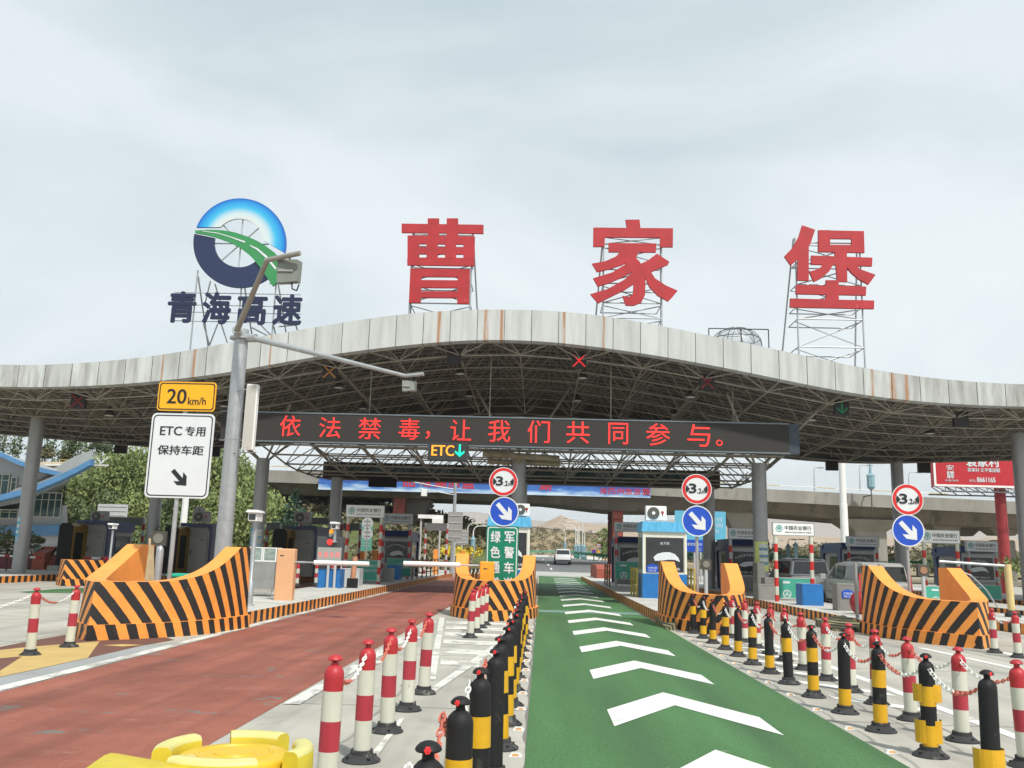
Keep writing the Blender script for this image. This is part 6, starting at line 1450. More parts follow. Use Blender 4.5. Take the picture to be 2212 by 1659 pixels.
# posters wrapped round columns
def poster(ci, a0, a1, z0, z1, cols, label):
    cx_, cy_ = FC[ci]; r = thing('poster', label, 'poster', (cx_, cy_, z0)); mb = MB(); n = 12; rr = .306
    def seg(b0, b1, q0, q1, m, e=0.):
        for i in range(n):
            t0, t1 = R(b0+(b1-b0)*i/n), R(b0+(b1-b0)*(i+1)/n)
            mb.face([(cx_+(rr+e)*math.cos(t0), cy_+(rr+e)*math.sin(t0), q0), (cx_+(rr+e)*math.cos(t1), cy_+(rr+e)*math.sin(t1), q0), (cx_+(rr+e)*math.cos(t1), cy_+(rr+e)*math.sin(t1), q1), (cx_+(rr+e)*math.cos(t0), cy_+(rr+e)*math.sin(t0), q1)], m)
    seg(a0, a1, z0, z1, 0)
    h_ = z1-z0
    for k in range(6): q = a0+(a1-a0)*.32; seg(q, a1-6, z0+h_*(.22+.12*k), z0+h_*(.22+.12*k+.1), 1+k % 2, .003)
    seg(a0+(a1-a0)*.2, a0+(a1-a0)*.55, z0+h_*.1, z0+h_*.12, 3, .003)
    mb.build('sheet', cols, r)
poster(3, 205, 330, 1.25, 2.45, [mat('poster_yellow', (.60, .66, .22), .5, var=.1), mat('poster_blue', (.16, .27, .42), .5, var=.5, scale=9), mat('poster_pale', (.55, .6, .62), .5, var=.3, scale=9), signblack], 'yellow and blue poster wrapped round the column behind the barrier')
poster(1, 270, 330, 1.05, 2.45, [mat('poster_white', (.66, .68, .66), .5, var=.1), mat('poster_sky', (.28, .5, .62), .5, var=.3, scale=9), mat('poster_cream', (.55, .58, .45), .5, var=.2), signblack], 'pale poster on the column above the food cart, right half')
poster(1, 205, 264, 1.2, 2.5, [mat('poster_cyan', (.05, .42, .62), .5, var=.1), mat('poster_white', (.66, .68, .66)), mat('poster_white2', (.6, .65, .66), .5, var=.2, scale=5), signblack], 'blue and white poster on the column above the food cart, left half')
poster(0, 200, 262, 1.6, 2.7, [mat('poster_sky', (.28, .5, .62)), mat('poster_cyan', (.05, .42, .62)), mat('poster_white', (.66, .68, .66)), signblack], 'blue and white poster on the far left column')
# green bin, red tub
q = at(398, 1244, 27); r = thing('wheelie_bin', 'green plastic bin seen inside the big left barrier', 'bin', (q.x, 27, 0)); mb = MB(); mb.prism_xz([(q.x-.42, .05), (q.x+.42, .05), (q.x+.5, .72), (q.x-.5, .72)], 27, 27.7); mb.build('bin_body', mat('bin_green', (.0, .20, .10), .45, var=.1), r); mb = MB(); mb.cbox(q.x-.54, q.x+.54, 26.95, 27.75, .72, .80, .03); mb.build('lid', mat('bin_lid', (.01, .36, .22), .4, var=.1), r)
a, b, c, d = rect(202, 1216, 237, 1224, 37.5); r = thing('red_tub', 'red plastic tub on the small left barrier', 'tub', ((a+b)/2, 38.2, IH)); mb = MB(); mb.lathe([(.28, IH), (.33, 1.0), (.37, 1.02), (.37, 1.08), (.3, 1.08)], ((a+b)/2, 38.4, 0), 20); mb.build('tub', red_p, r, smooth=True)

# ------------------------------------------------------------------ yellow crash barrels in the foreground
def px3(px, py, z): return gr(px, py, z)
q = px3(508, 1606, .65)
r = thing('crash_barrel', 'round yellow plastic crash barrel with a raised broken rim, seen from above', 'crash barrel', (q.x, q.y, 0))
Rb = .382
mb = MB(); mb.lathe([(Rb*.95, 0), (Rb*.97, .2), (Rb, .21), (Rb, .36), (Rb*.97, .38), (Rb*.97, .525), (Rb*.945, .54), (.0, .54)], (q.x, q.y, 0), 56); mb.build('barrel_body', [yplast], r, smooth=True)
for k, (a0, a1) in enumerate(((62, 112), (142, 202), (236, 304), (-22, 34))):
    mb = MB(); n = 18; prof = [(.0, 0), (.0, .085), (.006, .1), (.02, .11), (.062, .113), (.082, .104), (.09, .088), (.093, .0)]
    ring_ = []
    for i in range(n+1):
        t = R(a0+(a1-a0)*i/n); e_ = min(1, min(i, n-i)/1.5+.55); ring_.append([(q.x+(Rb+.003-.093+p)*math.cos(t), q.y+(Rb+.003-.093+p)*math.sin(t), .537+h_*(.94+.06*e_)) for p, h_ in prof])
    V = [v for rr in ring_ for v in rr]; np_ = len(prof)
    Fs = [(i*np_+j, i*np_+j+1, (i+1)*np_+j+1, (i+1)*np_+j) for i in range(n) for j in range(np_-1)]+[tuple(range(np_)), tuple(reversed(range(n*np_, n*np_+np_)))]
    Fs = [tuple(reversed(f)) for f in Fs]
    mb.idx(V, Fs, [1 if (f_ % (np_-1)) in (1, 2, 3, 4, 5) and f_ < n*(np_-1) else 0 for f_ in range(len(Fs))]); mb.build('rim_segment', [yplast, yworn], r, smooth=True)
mb = MB(); mb.lathe([(.262, .539), (.268, .585), (.262, .598), (.25, .604), (.185, .606), (.182, .612), (.172, .612), (.168, .606), (.10, .606), (.096, .614), (.0, .616)], (q.x, q.y, 0), 56); mb.build('lid', ylid, r, smooth=True)
r = thing('crash_barrel', 'flat topped yellow plastic barrier piece at the bottom left corner', 'crash barrel', px3(255, 1668, .62)*1)
r.location.z = 0
P = [px3(176, 1661, .62), px3(222, 1629, .62), px3(238, 1623.5, .62), px3(252, 1624.5, .62), px3(405, 1652, .62), px3(440, 1700, .62), px3(180, 1740, .62)]
P = [(p.x, p.y) for p in P][::-1]; cxm = sum(p[0] for p in P)/len(P); cym = sum(p[1] for p in P)/len(P)
mb = MB(); n = len(P); V = [(p[0], p[1], 0) for p in P]+[(p[0], p[1], .598) for p in P]+[(cxm+(p[0]-cxm)*.98, cym+(p[1]-cym)*.98, .612) for p in P]+[(cxm+(p[0]-cxm)*.94, cym+(p[1]-cym)*.94, .618) for p in P]
Fs = [(k*n+i, k*n+(i+1) % n, (k+1)*n+(i+1) % n, (k+1)*n+i) for k in range(3) for i in range(n)]+[tuple(range(3*n, 4*n)), tuple(reversed(range(n)))]
mb.idx(V, Fs); mb.build('barrel_body', yplast, r, smooth=True)

# ------------------------------------------------------------------ vehicles (rear towards the camera, heading +y)
tyre = mat('tyre', (.02, .02, .02), .8, var=.1); rimm = mat('rim_alloy', (.35, .35, .36), .3, .8, var=.05); chrome = mat('chrome', (.6, .6, .6), .15, 1., var=0)
tail = mat('tail_lamp', (.45, .02, .02), .2, var=0); plate = mat('plate_blue', (.02, .1, .5), .4, var=0)
def car(xc, y0, z0, w, L_, h, paint, label, kind='suv', tilt=0.):
    r = thing('parked_car' if kind != 'suv_far' else 'driving_car', label, 'car', (xc, y0, z0)); r.name = 'car'
    hb = .62*h; van = kind == 'van'
    # side profile (y from rear, z) of body and cabin
    body = [(.06, .30), (.0, .5), (.03, .95*hb/ .98), (.12, hb), (L_*.72, hb*1.0), (L_*.96, hb*.80), (L_, .5), (L_-.05, .28)]
    cab = [(.14, hb), (.22 if not van else .12, h-.12), (.45 if not van else .3, h-.02), (L_*.42, h), (L_*.56, h-.05), (L_*(.74 if not van else .80), hb)]
    def loft(prof, ws, m):
        mb = MB(); n = len(prof); V = []
        for (u, f_) in ws:
            for (y, z) in prof: V.append((u(z) , y0+y, z0+z))
        return V
    mb = MB()
    def shell(prof, wf, m, segs=((-1, 0), (-.86, 1), (.86, 1), (1, 0))):
        n = len(prof); V = []
        for s, full in segs:
            for (y, z) in prof:
                cyc = (y-L_/2)/(L_/2); k = 1-.10*abs(cyc)**4
                ins = 0.045 if not full else 0
                yy = y+(ins if y < L_/2 else -ins); zz = z-(ins*.6 if z > .6 else 0)
                V.append((xc+s*wf(z)*k, y0+yy, z0+zz))
        F_ = []
        for k in range(len(segs)-1):
            for i in range(n): j = (i+1) % n; F_.append((k*n+i, (k+1)*n+i, (k+1)*n+j, k*n+j))
        F_ += [tuple(range(n)), tuple(reversed(range((len(segs)-1)*n, len(segs)*n)))]
        mb.idx(V, F_, m)
    wf = lambda z: w/2 if z < hb*.9 else w/2*(1-.22*(z-hb*.9)/(h-hb*.9))
    shell(body, wf, 0); shell(cab, wf, 0)
    mb.build('body', paint, r, smooth=True)
    # rear window
    def rearpt(s, z, e=.012):
        # rear surface y at height z
        y = interp(z, [.3, .5, hb, h-.12, h-.02], [.06, 0, .13, cab[1][0], cab[2][0]]); return (xc+s, y0+y-e, z0+z)
    g = MB(); ww = w/2*.80; zt_ = h-.14; zb_ = hb+.04
    g.idx([rearpt(-ww, zb_), rearpt(ww, zb_), rearpt(ww*.88, zt_), rearpt(-ww*.88, zt_)], [(0, 1, 2, 3)])
    for s in (-1, 1):
        def sp(y, z): return (xc+s*(wf(z)+.012)*(1-.10*abs((y-L_/2)/(L_/2))**4)-s*0, y0+y, z0+z)
        segs = [(.5 if not van else .32, L_*.30), (L_*.325, L_*.50), (L_*.525, L_*.66)]
        for (ya, yb) in segs:
            yt = min(yb, L_*.56); g.idx([sp(ya+.05, hb+.05), sp(yb, hb+.05), sp(yt, h-.14), sp(ya+.12, h-.14)], [(0, 1, 2, 3) if s > 0 else (3, 2, 1, 0)])
    g.build('window', glass_d, r)
    b2 = MB(); b2.idx([rearpt(-w/2*.9, .28, .03), rearpt(w/2*.9, .28, .03), rearpt(w/2*.9, .5, .04), rearpt(-w/2*.9, .5, .04)], [(0, 1, 2, 3)]); b2.box(xc-w/2*.9, xc+w/2*.9, y0-.03, y0+.05, z0+.27, z0+.42); b2.build('rear_bumper', darkgrey, r)
    for s in (-1, 1):
        t = MB(); za, zb2 = (hb*.72, hb*.95) if not van else (hb*.75, hb*1.25)
        t.idx([rearpt(s*w/2*.97, za, .02), rearpt(s*w/2*.62 if not van else s*w/2*.84, za, .02), rearpt(s*w/2*.66 if not van else s*w/2*.82, zb2, .02), rearpt(s*w/2*.95, zb2, .02)], [(0, 1, 2, 3) if s < 0 else (3, 2, 1, 0)]); t.build('tail_lamp', tail, r)
    p = MB(); zz = hb*.74; p.idx([rearpt(-.22, zz, .025), rearpt(.22, zz, .025), rearpt(.22, zz+.13, .025), rearpt(-.22, zz+.13, .025)], [(0, 1, 2, 3)]); p.build('licence_plate', plate, r)
    dl = MB()
    for s_ in (-1, 1):
        def sp2(y, z, e=.006): return (xc+s_*((w/2)+e)*(1-.10*abs((y-L_/2)/(L_/2))**4), y0+y, z0+z)
        for yy in (L_*.325, L_*.515, L_*.70): dl.tube(sp2(yy, .42), sp2(yy, hb*.93), .008, 4)
        for yy in (L_*.36, L_*.545): dl.tube(sp2(yy, hb*.86, .02), sp2(yy+.2, hb*.86, .02), .014, 5)
        dl.tube(sp2(.3, hb*.62), sp2(L_*.8, hb*.62), .008, 4); dl.tube(sp2(.9, .36), sp2(L_-1.2, .36), .03, 5)
    dl.build('door_trim', darkgrey, r)
    p = MB(); p.tube(rearpt(-.42, zz+.19, .03), rearpt(.42, zz+.19, .03), .02, 6); p.build('rear_trim', chrome, r)
    for s in (-1, 1):
        for yy in (.85, L_-.85):
            wh = MB(); X0 = xc+s*(w/2-.22); v = []
            prof = [(.0, 0), (.33, 0), (.345, .04), (.345, .18), (.33, .22), (.21, .225), (.2, .2), (0, .2)]
            n = 20
            for (rad, d) in prof:
                for i in range(n): t = 2*math.pi*i/n; v.append((X0+s*d, y0+yy+rad*math.cos(t), z0+.345+rad*math.sin(t)))
            f = [(k*n+i, k*n+(i+1) % n, (k+1)*n+(i+1) % n, (k+1)*n+i) for k in range(len(prof)-1) for i in range(n)]
            wh.idx(v, f, [0 if (k//n) < 5 else 1 for k in range(len(f))]); wh.build('wheel', [tyre, rimm], r, smooth=True)
        mi = MB(); mi.cbox(xc+s*(w/2+.02)-(.0 if s > 0 else .2), xc+s*(w/2+.02)+(.2 if s > 0 else .0), y0+L_*.66, y0+L_*.69, z0+hb+.02, z0+hb+.2, .02); mi.build('wing_mirror', paint, r)
        rr = MB(); rr.tube((xc+s*w/2*.7, y0+.6, z0+h+.02), (xc+s*w/2*.7, y0+L_*.5, z0+h+.03), .02, 6); rr.build('roof_rail', darkgrey, r)
    return r
paint_s = mat('silver_paint', (.5, .5, .48), .28, .5, var=.05); paint_g = mat('grey_paint', (.52, .51, .49), .3, .35, var=.05); paint_w = mat('white_car_paint', (.78, .79, .8), .25, var=.02)
car(11.45, 30.6, .0, 1.8, 5.1, 1.72, paint_g, 'silver grey van beside the blue steel box at the right', 'van')
car(11.5, 39.0, .0, 1.85, 4.7, 1.84, paint_s, 'silver SUV behind the bright bank sign, ahead of the van')
q = at(1216, 1219, 100); car(q.x, 100, q.z, 1.86, 4.6, 1.66, paint_w, 'white SUV driving away beyond the green lane')
car(8.75+15.4, 42, 0, 1.8, 4.5, 1.5, paint_s, 'grey car behind the right-hand round blue sign') if 0 else None

# ------------------------------------------------------------------ viaduct
via = thing('viaduct', 'long concrete road viaduct crossing behind the canopy', 'viaduct', (0, 86, 0))
def vz(x): return interp(x, [-70, -31, 11.6, 34.8, 93], [10.4, 10.2, 9.81, 9.2, 7.75])
mb = MB(); XA = np.arange(-54, 105.1, 3.0)
for a, b in zip(XA[:-1], XA[1:]):
    for (yf, yb, za, zb2, m_) in ((98.6, 98.95, -1.1, 0, 0), (110.7, 111.0, -1.1, 0, 0), (98.45, 111.1, -1.35, -1.1, 0)):
        V = [(a, yf, vz(a)+za), (b, yf, vz(b)+za), (b, yb, vz(b)+za), (a, yb, vz(a)+za), (a, yf, vz(a)+zb2), (b, yf, vz(b)+zb2), (b, yb, vz(b)+zb2), (a, yb, vz(a)+zb2)]
        mb.idx(V, [(0, 3, 2, 1), (4, 5, 6, 7), (0, 1, 5, 4), (2, 3, 7, 6)], m_)
mb.build('parapet', concr_o, via)
mb = MB()
def und(x):   # deeper over the piers
    xs = [-54, -35, -25, -14, 0, 7.9, 10.4, 23, 36, 41, 52, 70, 105]; zs = [7.75, 7.75, 7.6, 7.6, 7.5, 6.8, 6.8, 7.05, 6.35, 6.25, 6.0, 5.55, 4.7]
    return interp(x, xs, zs)
XB = np.arange(-54, 105.1, 1.5)
for a, b in zip(XB[:-1], XB[1:]):
    V = [(a, 100.2, und(a)), (b, 100.2, und(b)), (b, 109.5, und(b)), (a, 109.5, und(a)), (a, 99.0, vz(a)-1.35), (b, 99.0, vz(b)-1.35), (b, 110.6, vz(b)-1.35), (a, 110.6, vz(a)-1.35)]
    mb.idx(V, [(0, 3, 2, 1), (4, 5, 6, 7), (0, 1, 5, 4), (2, 3, 7, 6)])
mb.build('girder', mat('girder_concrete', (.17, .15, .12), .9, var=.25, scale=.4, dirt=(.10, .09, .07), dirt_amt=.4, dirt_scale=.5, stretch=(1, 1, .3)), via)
redp = mat('red_pier_wrap', (.32, .07, .05), .6, var=.3, scale=1.5, dirt=(.25, .33, .36), dirt_amt=.25, dirt_scale=.6)
for (px, w, Y, m_) in ((862, 1.1, 88, redp), (1334, 1.0, 88, redp), (1319, .55, 91, mat('dark_red_pier', (.10, .03, .03), .7, var=.2)), (890, 2.1, 91, concr_o), (1598, 1.9, 89, concr_o), (1625, 1.2, 94, concr_o), (1868, 3.0, 89, concr_o), (2010*0+2035, 1.6, 90, concr_o), (2075, 1.6, 94, concr_o), (545, 2.0, 89, concr_o), (612, 2.4, 92, concr_o), (2160, 1.8, 90, concr_o)):
    Y *= 1.15; w *= 1.16; X = at(px, 1130, Y).x; mb = MB(); mb.cbox(X-w/2, X+w/2, Y-w/2, Y+w/2, -.3, 5.9 if X < 46 else 4.8, .12); zt_ = und(X)+.2
    mb.idx([(X-w/2, Y-w/2, 5.3), (X+w/2, Y-w/2, 5.3), (X+w/2, Y+w/2, 5.3), (X-w/2, Y+w/2, 5.3), (X-w*.95, Y-w*.8, zt_), (X+w*.95, Y-w*.8, zt_), (X+w*.95, Y+w*.8, zt_), (X-w*.95, Y+w*.8, zt_)], [(0, 3, 2, 1), (4, 5, 6, 7), (0, 1, 5, 4), (1, 2, 6, 5), (2, 3, 7, 6), (3, 0, 4, 7)]) if m_ is concr_o else mb.box(X-w/2, X+w/2, Y-w/2, Y+w/2, 5.9, zt_)
    mb.build('pier', m_, via)
mb = MB()
for a in np.arange(-54, 102, 2.0):
    mb.tube((a, 98.8, vz(a)), (a, 98.8, vz(a)+.48), .035, 5)
    mb.tube((a, 98.8, vz(a)+.46), (a+2, 98.8, vz(a+2)+.46), .04, 5, m=(1 if int(a/2) % 3 == 0 else 0), caps=False)
mb.build('guard_rail', [white, mat('rail_yellow', (.55, .4, .05), .5, var=.1)], via)
# lamps on the viaduct
def lamp_small(px, ytop, ybase, Y, label, reach=1.2, box=False, zb=None, grp='thin street lamps behind the plaza'):
    t = at(px, ytop, Y); zb = at(px, ybase, Y).z if zb is None else zb
    r = thing('street_lamp', label, 'street lamp', (t.x, Y, zb), grp)
    mb = MB(); mb.tube((t.x, Y, zb), (t.x, Y, t.z-.6), .09, 7, r2=.06); pr = Vector((t.x, Y, t.z-.6))
    for i in range(1, 7): a = math.pi/2*i/6; q_ = Vector((t.x+reach*.35*(1-math.cos(a)), Y, t.z-.6+.6*math.sin(a))); mb.tube(pr, q_, .05, 6); pr = q_
    mb.tube(pr, pr+Vector((reach*.65, 0, .02)), .045, 6); mb.build('pole', white if box else lgrey, r, smooth=True)
    mb = MB(); q_ = pr+Vector((reach*.65, 0, 0)); s = 1 if reach > 0 else -1
    mb.cbox(min(q_.x-s*.1, q_.x+s*.55), max(q_.x-s*.1, q_.x+s*.55), Y-.15, Y+.15, q_.z-.06, q_.z+.06, .03); mb.build('lamp_head', grey, r)
    if box:
        mb = MB(); zc = zb+1.4; mb.lathe([(.06, zc-.35), (.2, zc-.05), (.25, zc+.05), (.25, zc+1.45), (.3, zc+1.5), (.12, zc+1.75), (.08, zc+1.85)], (t.x, Y, 0), 8); mb.build('lantern_box', mat('lantern_blue', (.17, .25, .28), .4, var=.3, scale=6), r)
    return r
lamp_small(1861, 1173-305, 978*0+1055, 86, 'thin lamp on the viaduct right of the white mast', .9) if 0 else lamp_small(1856, 1005, 1060, 99.8, 'thin lamp on the viaduct right of the white mast', .9)
lamp_small(1962, 1020, 1065, 99.8, 'thin lamp on the viaduct behind the upper right round sign', .9)
lamp_small(2170*0+1150*0+1758, 1010, 1060, 99.8, 'thin lamp on the viaduct left of the white mast', .5)
q = at(1881, 1040, 96.4); r = thing('lantern', 'blue grey hanging lantern box in front of the viaduct parapet', 'lantern', q); mb = MB(); mb.lathe([(.1, -.95), (.32, -.72), (.42, -.6), (.42, .55), (.48, .6), (.18, .85), (.06, 2.2)], q, 8); mb.build('lantern_box', mat('lantern_blue', (.22, .36, .42)), r); mb = MB(); mb.tube((q.x, q.y, q.z-3.2), (q.x, q.y, q.z-.9), .06, 6); mb.box(q.x-.06, q.x+.06, q.y, 98.7, q.z-1.5, q.z-1.4); mb.build('bracket', darkgrey, r)
# banner on the viaduct
YB = 98.2; a, b = at(688, 1045, YB).x, at(1405, 1060, YB).x; zA = at(690, 1047, YB).z; zB = at(1403, 1062, YB).z; z_0 = (zA+zB)/2-.6; z_1 = z_0+1.4
r = thing('banner', 'long blue banner with snowy scenery and red characters on the viaduct', 'banner', ((a+b)/2, YB, z_0))
mb = MB(); mb.box(a, b, YB, YB+.04, z_0, z_1)
bmz = bpy.data.materials.new('banner_print'); bmz.use_nodes = True; nt = bmz.node_tree; bs = nt.nodes['Principled BSDF']; N = nt.nodes.new
tc = N('ShaderNodeTexCoord'); mp = N('ShaderNodeMapping'); mp.inputs['Scale'].default_value = (.25, 1, 1.6); nt.links.new(tc.outputs['Object'], mp.inputs[0]); nn = N('ShaderNodeTexNoise'); nn.inputs['Scale'].default_value = 1.6; nn.inputs['Detail'].default_value = 7; nt.links.new(mp.outputs[0], nn.inputs[0])
sx = N('ShaderNodeSeparateXYZ'); nt.links.new(tc.outputs['Object'], sx.inputs[0]); mr = N('ShaderNodeMath'); mr.operation = 'MULTIPLY_ADD'; mr.inputs[1].default_value = -.55; mr.inputs[2].default_value = .35; nt.links.new(sx.outputs[2], mr.inputs[0]); ad = N('ShaderNodeMath'); nt.links.new(mr.outputs[0], ad.inputs[0]); nt.links.new(nn.outputs[0], ad.inputs[1])
cr2 = N('ShaderNodeValToRGB'); cr2.color_ramp.elements[0].position = .28; cr2.color_ramp.elements[0].color = (.03, .08, .32, 1); cr2.color_ramp.elements[1].position = .85; cr2.color_ramp.elements[1].color = (.55, .68, .78, 1); e_ = cr2.color_ramp.elements.new(.55); e_.color = (.06, .2, .55, 1)
nt.links.new(ad.outputs[0], cr2.inputs[0]); nt.links.new(cr2.outputs[0], bs.inputs['Base Color'])
mb.build('banner_sheet', bmz, r)
mb = MB(); X = lambda px: at(px, 1055, YB).x
for i, ch_ in enumerate('海西州旅游局'): x_ = X(1295+i*18.2); put_text(mb, ch_, x_, x_+.84, z_0+.26, z_0+1.0, YB-.002, .02, bold=.02)
x_ = X(1387)+.1; put_text(mb, '宣', x_, x_+.76, z_0+.26, z_0+1.0, YB-.002, .02, bold=.02)
for ch_, px in (('品', 884), ('味', 922), ('高', 952), ('原', 982), ('盐', 1012), ('湖', 1178)): x_ = X(px-14); put_text(mb, ch_, x_, x_+1.35, z_0+.5, z_0+1.75, YB-.002, .02, bold=.03)
mb.build('lettering', mat('banner_red', (.5, .03, .05), .5, var=0), r)

# ------------------------------------------------------------------ billboard and masts
YBB = 62.
a, b = at(2016, 1010, YBB).x, at(2330, 1010, YBB).x; z_0 = at(2090, 1052, YBB).z; z_1 = z_0+5.2
r = thing('billboard', 'big red roadside billboard with white Chinese characters on a red pole', 'billboard', ((a+b)/2, YBB, 0))
mb = MB(); mb.box(a, b, YBB, YBB+.5, z_0, z_1, 0); ring_xz(mb, [(a, z_0), (b, z_0), (b, z_1), (a, z_1)], [(a+.14, z_0+.14), (b-.14, z_0+.14), (b-.14, z_1-.14), (a+.14, z_1-.14)], YBB-.03, YBB, 1); mb.build('board', [mat('billboard_red', (.48, .02, .03), .45, var=.06), white], r)
mb = MB(); P = lambda px: at(px, 1010, YBB).x
def tb(s, x0, x1, y0, y1, bo=.02): 
    c_ = at((x0+x1)/2, y1, YBB).z; d_ = at((x0+x1)/2, y0, YBB).z; put_text(mb, s, P(x0), P(x1), c_, d_, YBB-.004, .02, bold=bo)
tb('安', 2044, 2060, 1004, 1016); tb('驛', 2044, 2060, 1018, 1034); tb('袁家村', 2087, 2160, 988, 1009, .03); tb('袁家村 正平集团联', 2089, 2160, 1011, 1020, .02); tb('0972-', 2092, 2106, 1036, 1041, .0); tb('8661165', 2108, 2148, 1031, 1042, .03); tb('了', 2198, 2214, 982, 1002, .03); tb('中国·海东·', 2040, 2070, 1036, 1040, .0)
mb.build('lettering', signwhite, r)
mb = MB(); X = P(2172); mb.tube((X-.9*0, YBB+1.0, 0), (X, YBB+1.0, z_0+.5), .36, 20); mb.build('pole', mat('billboard_pole_red', (.30, .03, .035), .5, var=.3, scale=1.5), r, smooth=True)
mb = MB()
for i in range(14): xx = a+i*(b-a)/14; mb.tube((xx, YBB, z_0), (xx+.3, YBB-1.0, z_0-.4), .03, 4); mb.tube((xx+.3, YBB-1.0, z_0-.4), (xx+(b-a)/14, YBB, z_0), .03, 4)
mb.tube((a, YBB-1.0, z_0-.4), (b, YBB-1.0, z_0-.4), .05, 5); mb.tube((a, YBB+1, z_0-.5), (b, YBB+1, z_0-.5), .05, 5)
for i in range(10): xx = a+i*(b-a)/10; mb.tube((xx, YBB+.5, z_0), (xx+1, YBB+1, z_0-.5), .04, 4)
mb.build('catwalk', darkgrey, r)
for px, y0p, y1p, Y, rr, lb_ in ((1818, 995, 1230, 70, .28, 'tall thick white mast right of the poster column'), (403, 1060, 1150, 58, .2, 'white mast between the white ETC sign and the trees'),):
    t = at(px, y0p, Y); b_ = at(px+8, y1p, Y); r = thing('white_mast', lb_, 'mast', (t.x, Y, 0)); mb = MB(); mb.lathe([(rr*1.15, 0), (rr, 6.2), (rr*.9, 6.22), (rr*.8, 14)], (t.x, Y, 0), 16); mb.build('mast', white, r, smooth=True)
    mb = MB(); mb.lathe([(.5, 14), (.6, 14.2), (.5, 14.4)], (t.x, Y, 0), 12); mb.build('mast_head', grey, r)
# camera mast in the red lane area
Y = 66.; t = at(984, 1040, Y); r = thing('camera_mast', 'slim grey mast with an arm and camera pointing left, right of the red lane', 'camera mast', (t.x, Y, 0))
mb = MB(); mb.lathe([(.2, 0), (.17, 3.4), (.13, 3.42), (.11, t.z+.1)], (t.x, Y, 0), 12); mb.build('pole', galv, r, smooth=True)
mb = MB(); e2 = at(862, 1036, Y); mb.tube((t.x, Y, t.z-.6), e2, .045, 6); mb.tube((t.x, Y, t.z-1.0), at(905, 1055, Y), .04, 6); mb.tube(at(905, 1055, Y), at(915, 1042, Y), .035, 5); mb.build('arm', galv, r)
mb = MB(); q = at(916, 1065, Y); mb.cbox(q.x-.2, q.x+.2, Y-.2, Y+.3, q.z-.22, q.z+.25, .04); mb.build('camera_housing', white, r)
# backs of road signs and boards beyond the lanes
def board(x0p, y0p, x1p, y1p, Y, label, m_, ribs=True, name='road_sign_board', cat='road sign', cut=.08, txt=None, grp='grey backs of road signs'):
    a, b, c, d = rect(x0p, y0p, x1p, y1p, Y); r = thing(name, label, cat, ((a+b)/2, Y, 0), grp)
    mb = MB(); mb.prism_xz(rrect(a, b, c, d, cut), Y, Y+.05); mb.build('sign_plate', m_, r)
    mb = MB()
    if ribs:
        n = 4
        for i in range(n): z = c+(d-c)*(i+.5)/n; mb.box(a+.1, b-.1, Y-.04, Y, z-.03, z+.03)
    mb.tube(((a+b)/2, Y+.1, 0), ((a+b)/2, Y+.1, d), .07, 8); mb.build('frame', lgrey, r)
    if txt:
        mb = MB()
        for (s, u0, u1, w0, w1) in txt: put_text(mb, s, a+(b-a)*u0, a+(b-a)*u1, c+(d-c)*w0, c+(d-c)*w1, Y-.003, .008)
        mb.build('lettering', signwhite, r)
board(967, 1106, 999, 1168, 64, 'tall grey back of a road sign right of the camera mast', grey)
board(984, 1144, 1012, 1176, 80, 'smaller grey sign back behind the tall one', grey)
board(210, 1089, 275, 1127, 60, 'grey back of a road sign above the far left booth', lgrey)
board(774, 1129, 804, 1190, 64, 'tall green notice board between the left bank signs', mat('notice_green', (.07, .26, .20), .5, var=.2, scale=3), False, 'notice_board', 'notice board', grp=None, txt=[('收费标准公示', .1, .9, .86, .95)]+[('客车货车通行费', .1, .9, .76-.1*k, .80-.1*k) for k in range(7)])
board(1458, 1104, 1568, 1168, 66, 'light blue advertising board behind the blue arrow sign', mat('advert_blue', (.12, .42, .60), .5, var=.05), False, 'advert_board', 'advert board', grp=None, txt=[('移动支付', .48, .93, .66, .8), ('就是不同', .48, .93, .46, .6), ('欢迎使用', .45, .85, .28, .38)])
board(1481, 1166, 1520, 1192, 60, 'dark blue direction board behind the sign pole right of the booth', signblue, False, 'direction_board', 'road sign', grp=None, txt=[('曹家堡机场', .1, .9, .5, .75), ('入口', .5, .85, .1, .35)])
for i, (px, py, Y) in enumerate(((794, 1130, 58), (793.5, 1153, 58), (443*0+430+0, 1100*0+1108, 50))):
    q = at(px, py, Y); r = thing('round_road_sign', ['upper grey round sign back between the left bank sign posts', 'lower grey round sign back between the left bank sign posts', 'grey round sign back behind the booth left of the lamp pole'][i], 'road sign', q, 'grey round sign backs'); mb = MB(); mb.prism_xz(circ(q.x, q.z, .36, 24), Y, Y+.02); mb.build('sign_plate', lgrey, r)
    mb = MB(); mb.box(q.x-.2, q.x+.2, Y-.03, Y, q.z-.15, q.z-.11); mb.box(q.x-.2, q.x+.2, Y-.03, Y, q.z+.11, q.z+.15); mb.tube((q.x, Y-.03, IH if i else q.z-.3), (q.x, Y-.03, q.z+.3), .035, 6); mb.build('bracket', grey, r)
a, b, c, d = rect(903, 1112, 957, 1120, 62); r = thing('lane_sign', 'white thin lane sign above the dark height bar', 'lane sign', ((a+b)/2, 62, c)); mb = MB(); mb.box(a, b, 62, 62.3, c, d); mb.box(a+1.0, b, 61.9, 62.4, c-.45, c); mb.build('housing', white, r); mb = MB(); mb.tube((a+.2, 62.2, 0), (a+.2, 62.2, c), .07, 8); mb.tube((b-.2, 62.2, 0), (b-.2, 62.2, c), .07, 8); mb.build('post', lgrey, r)
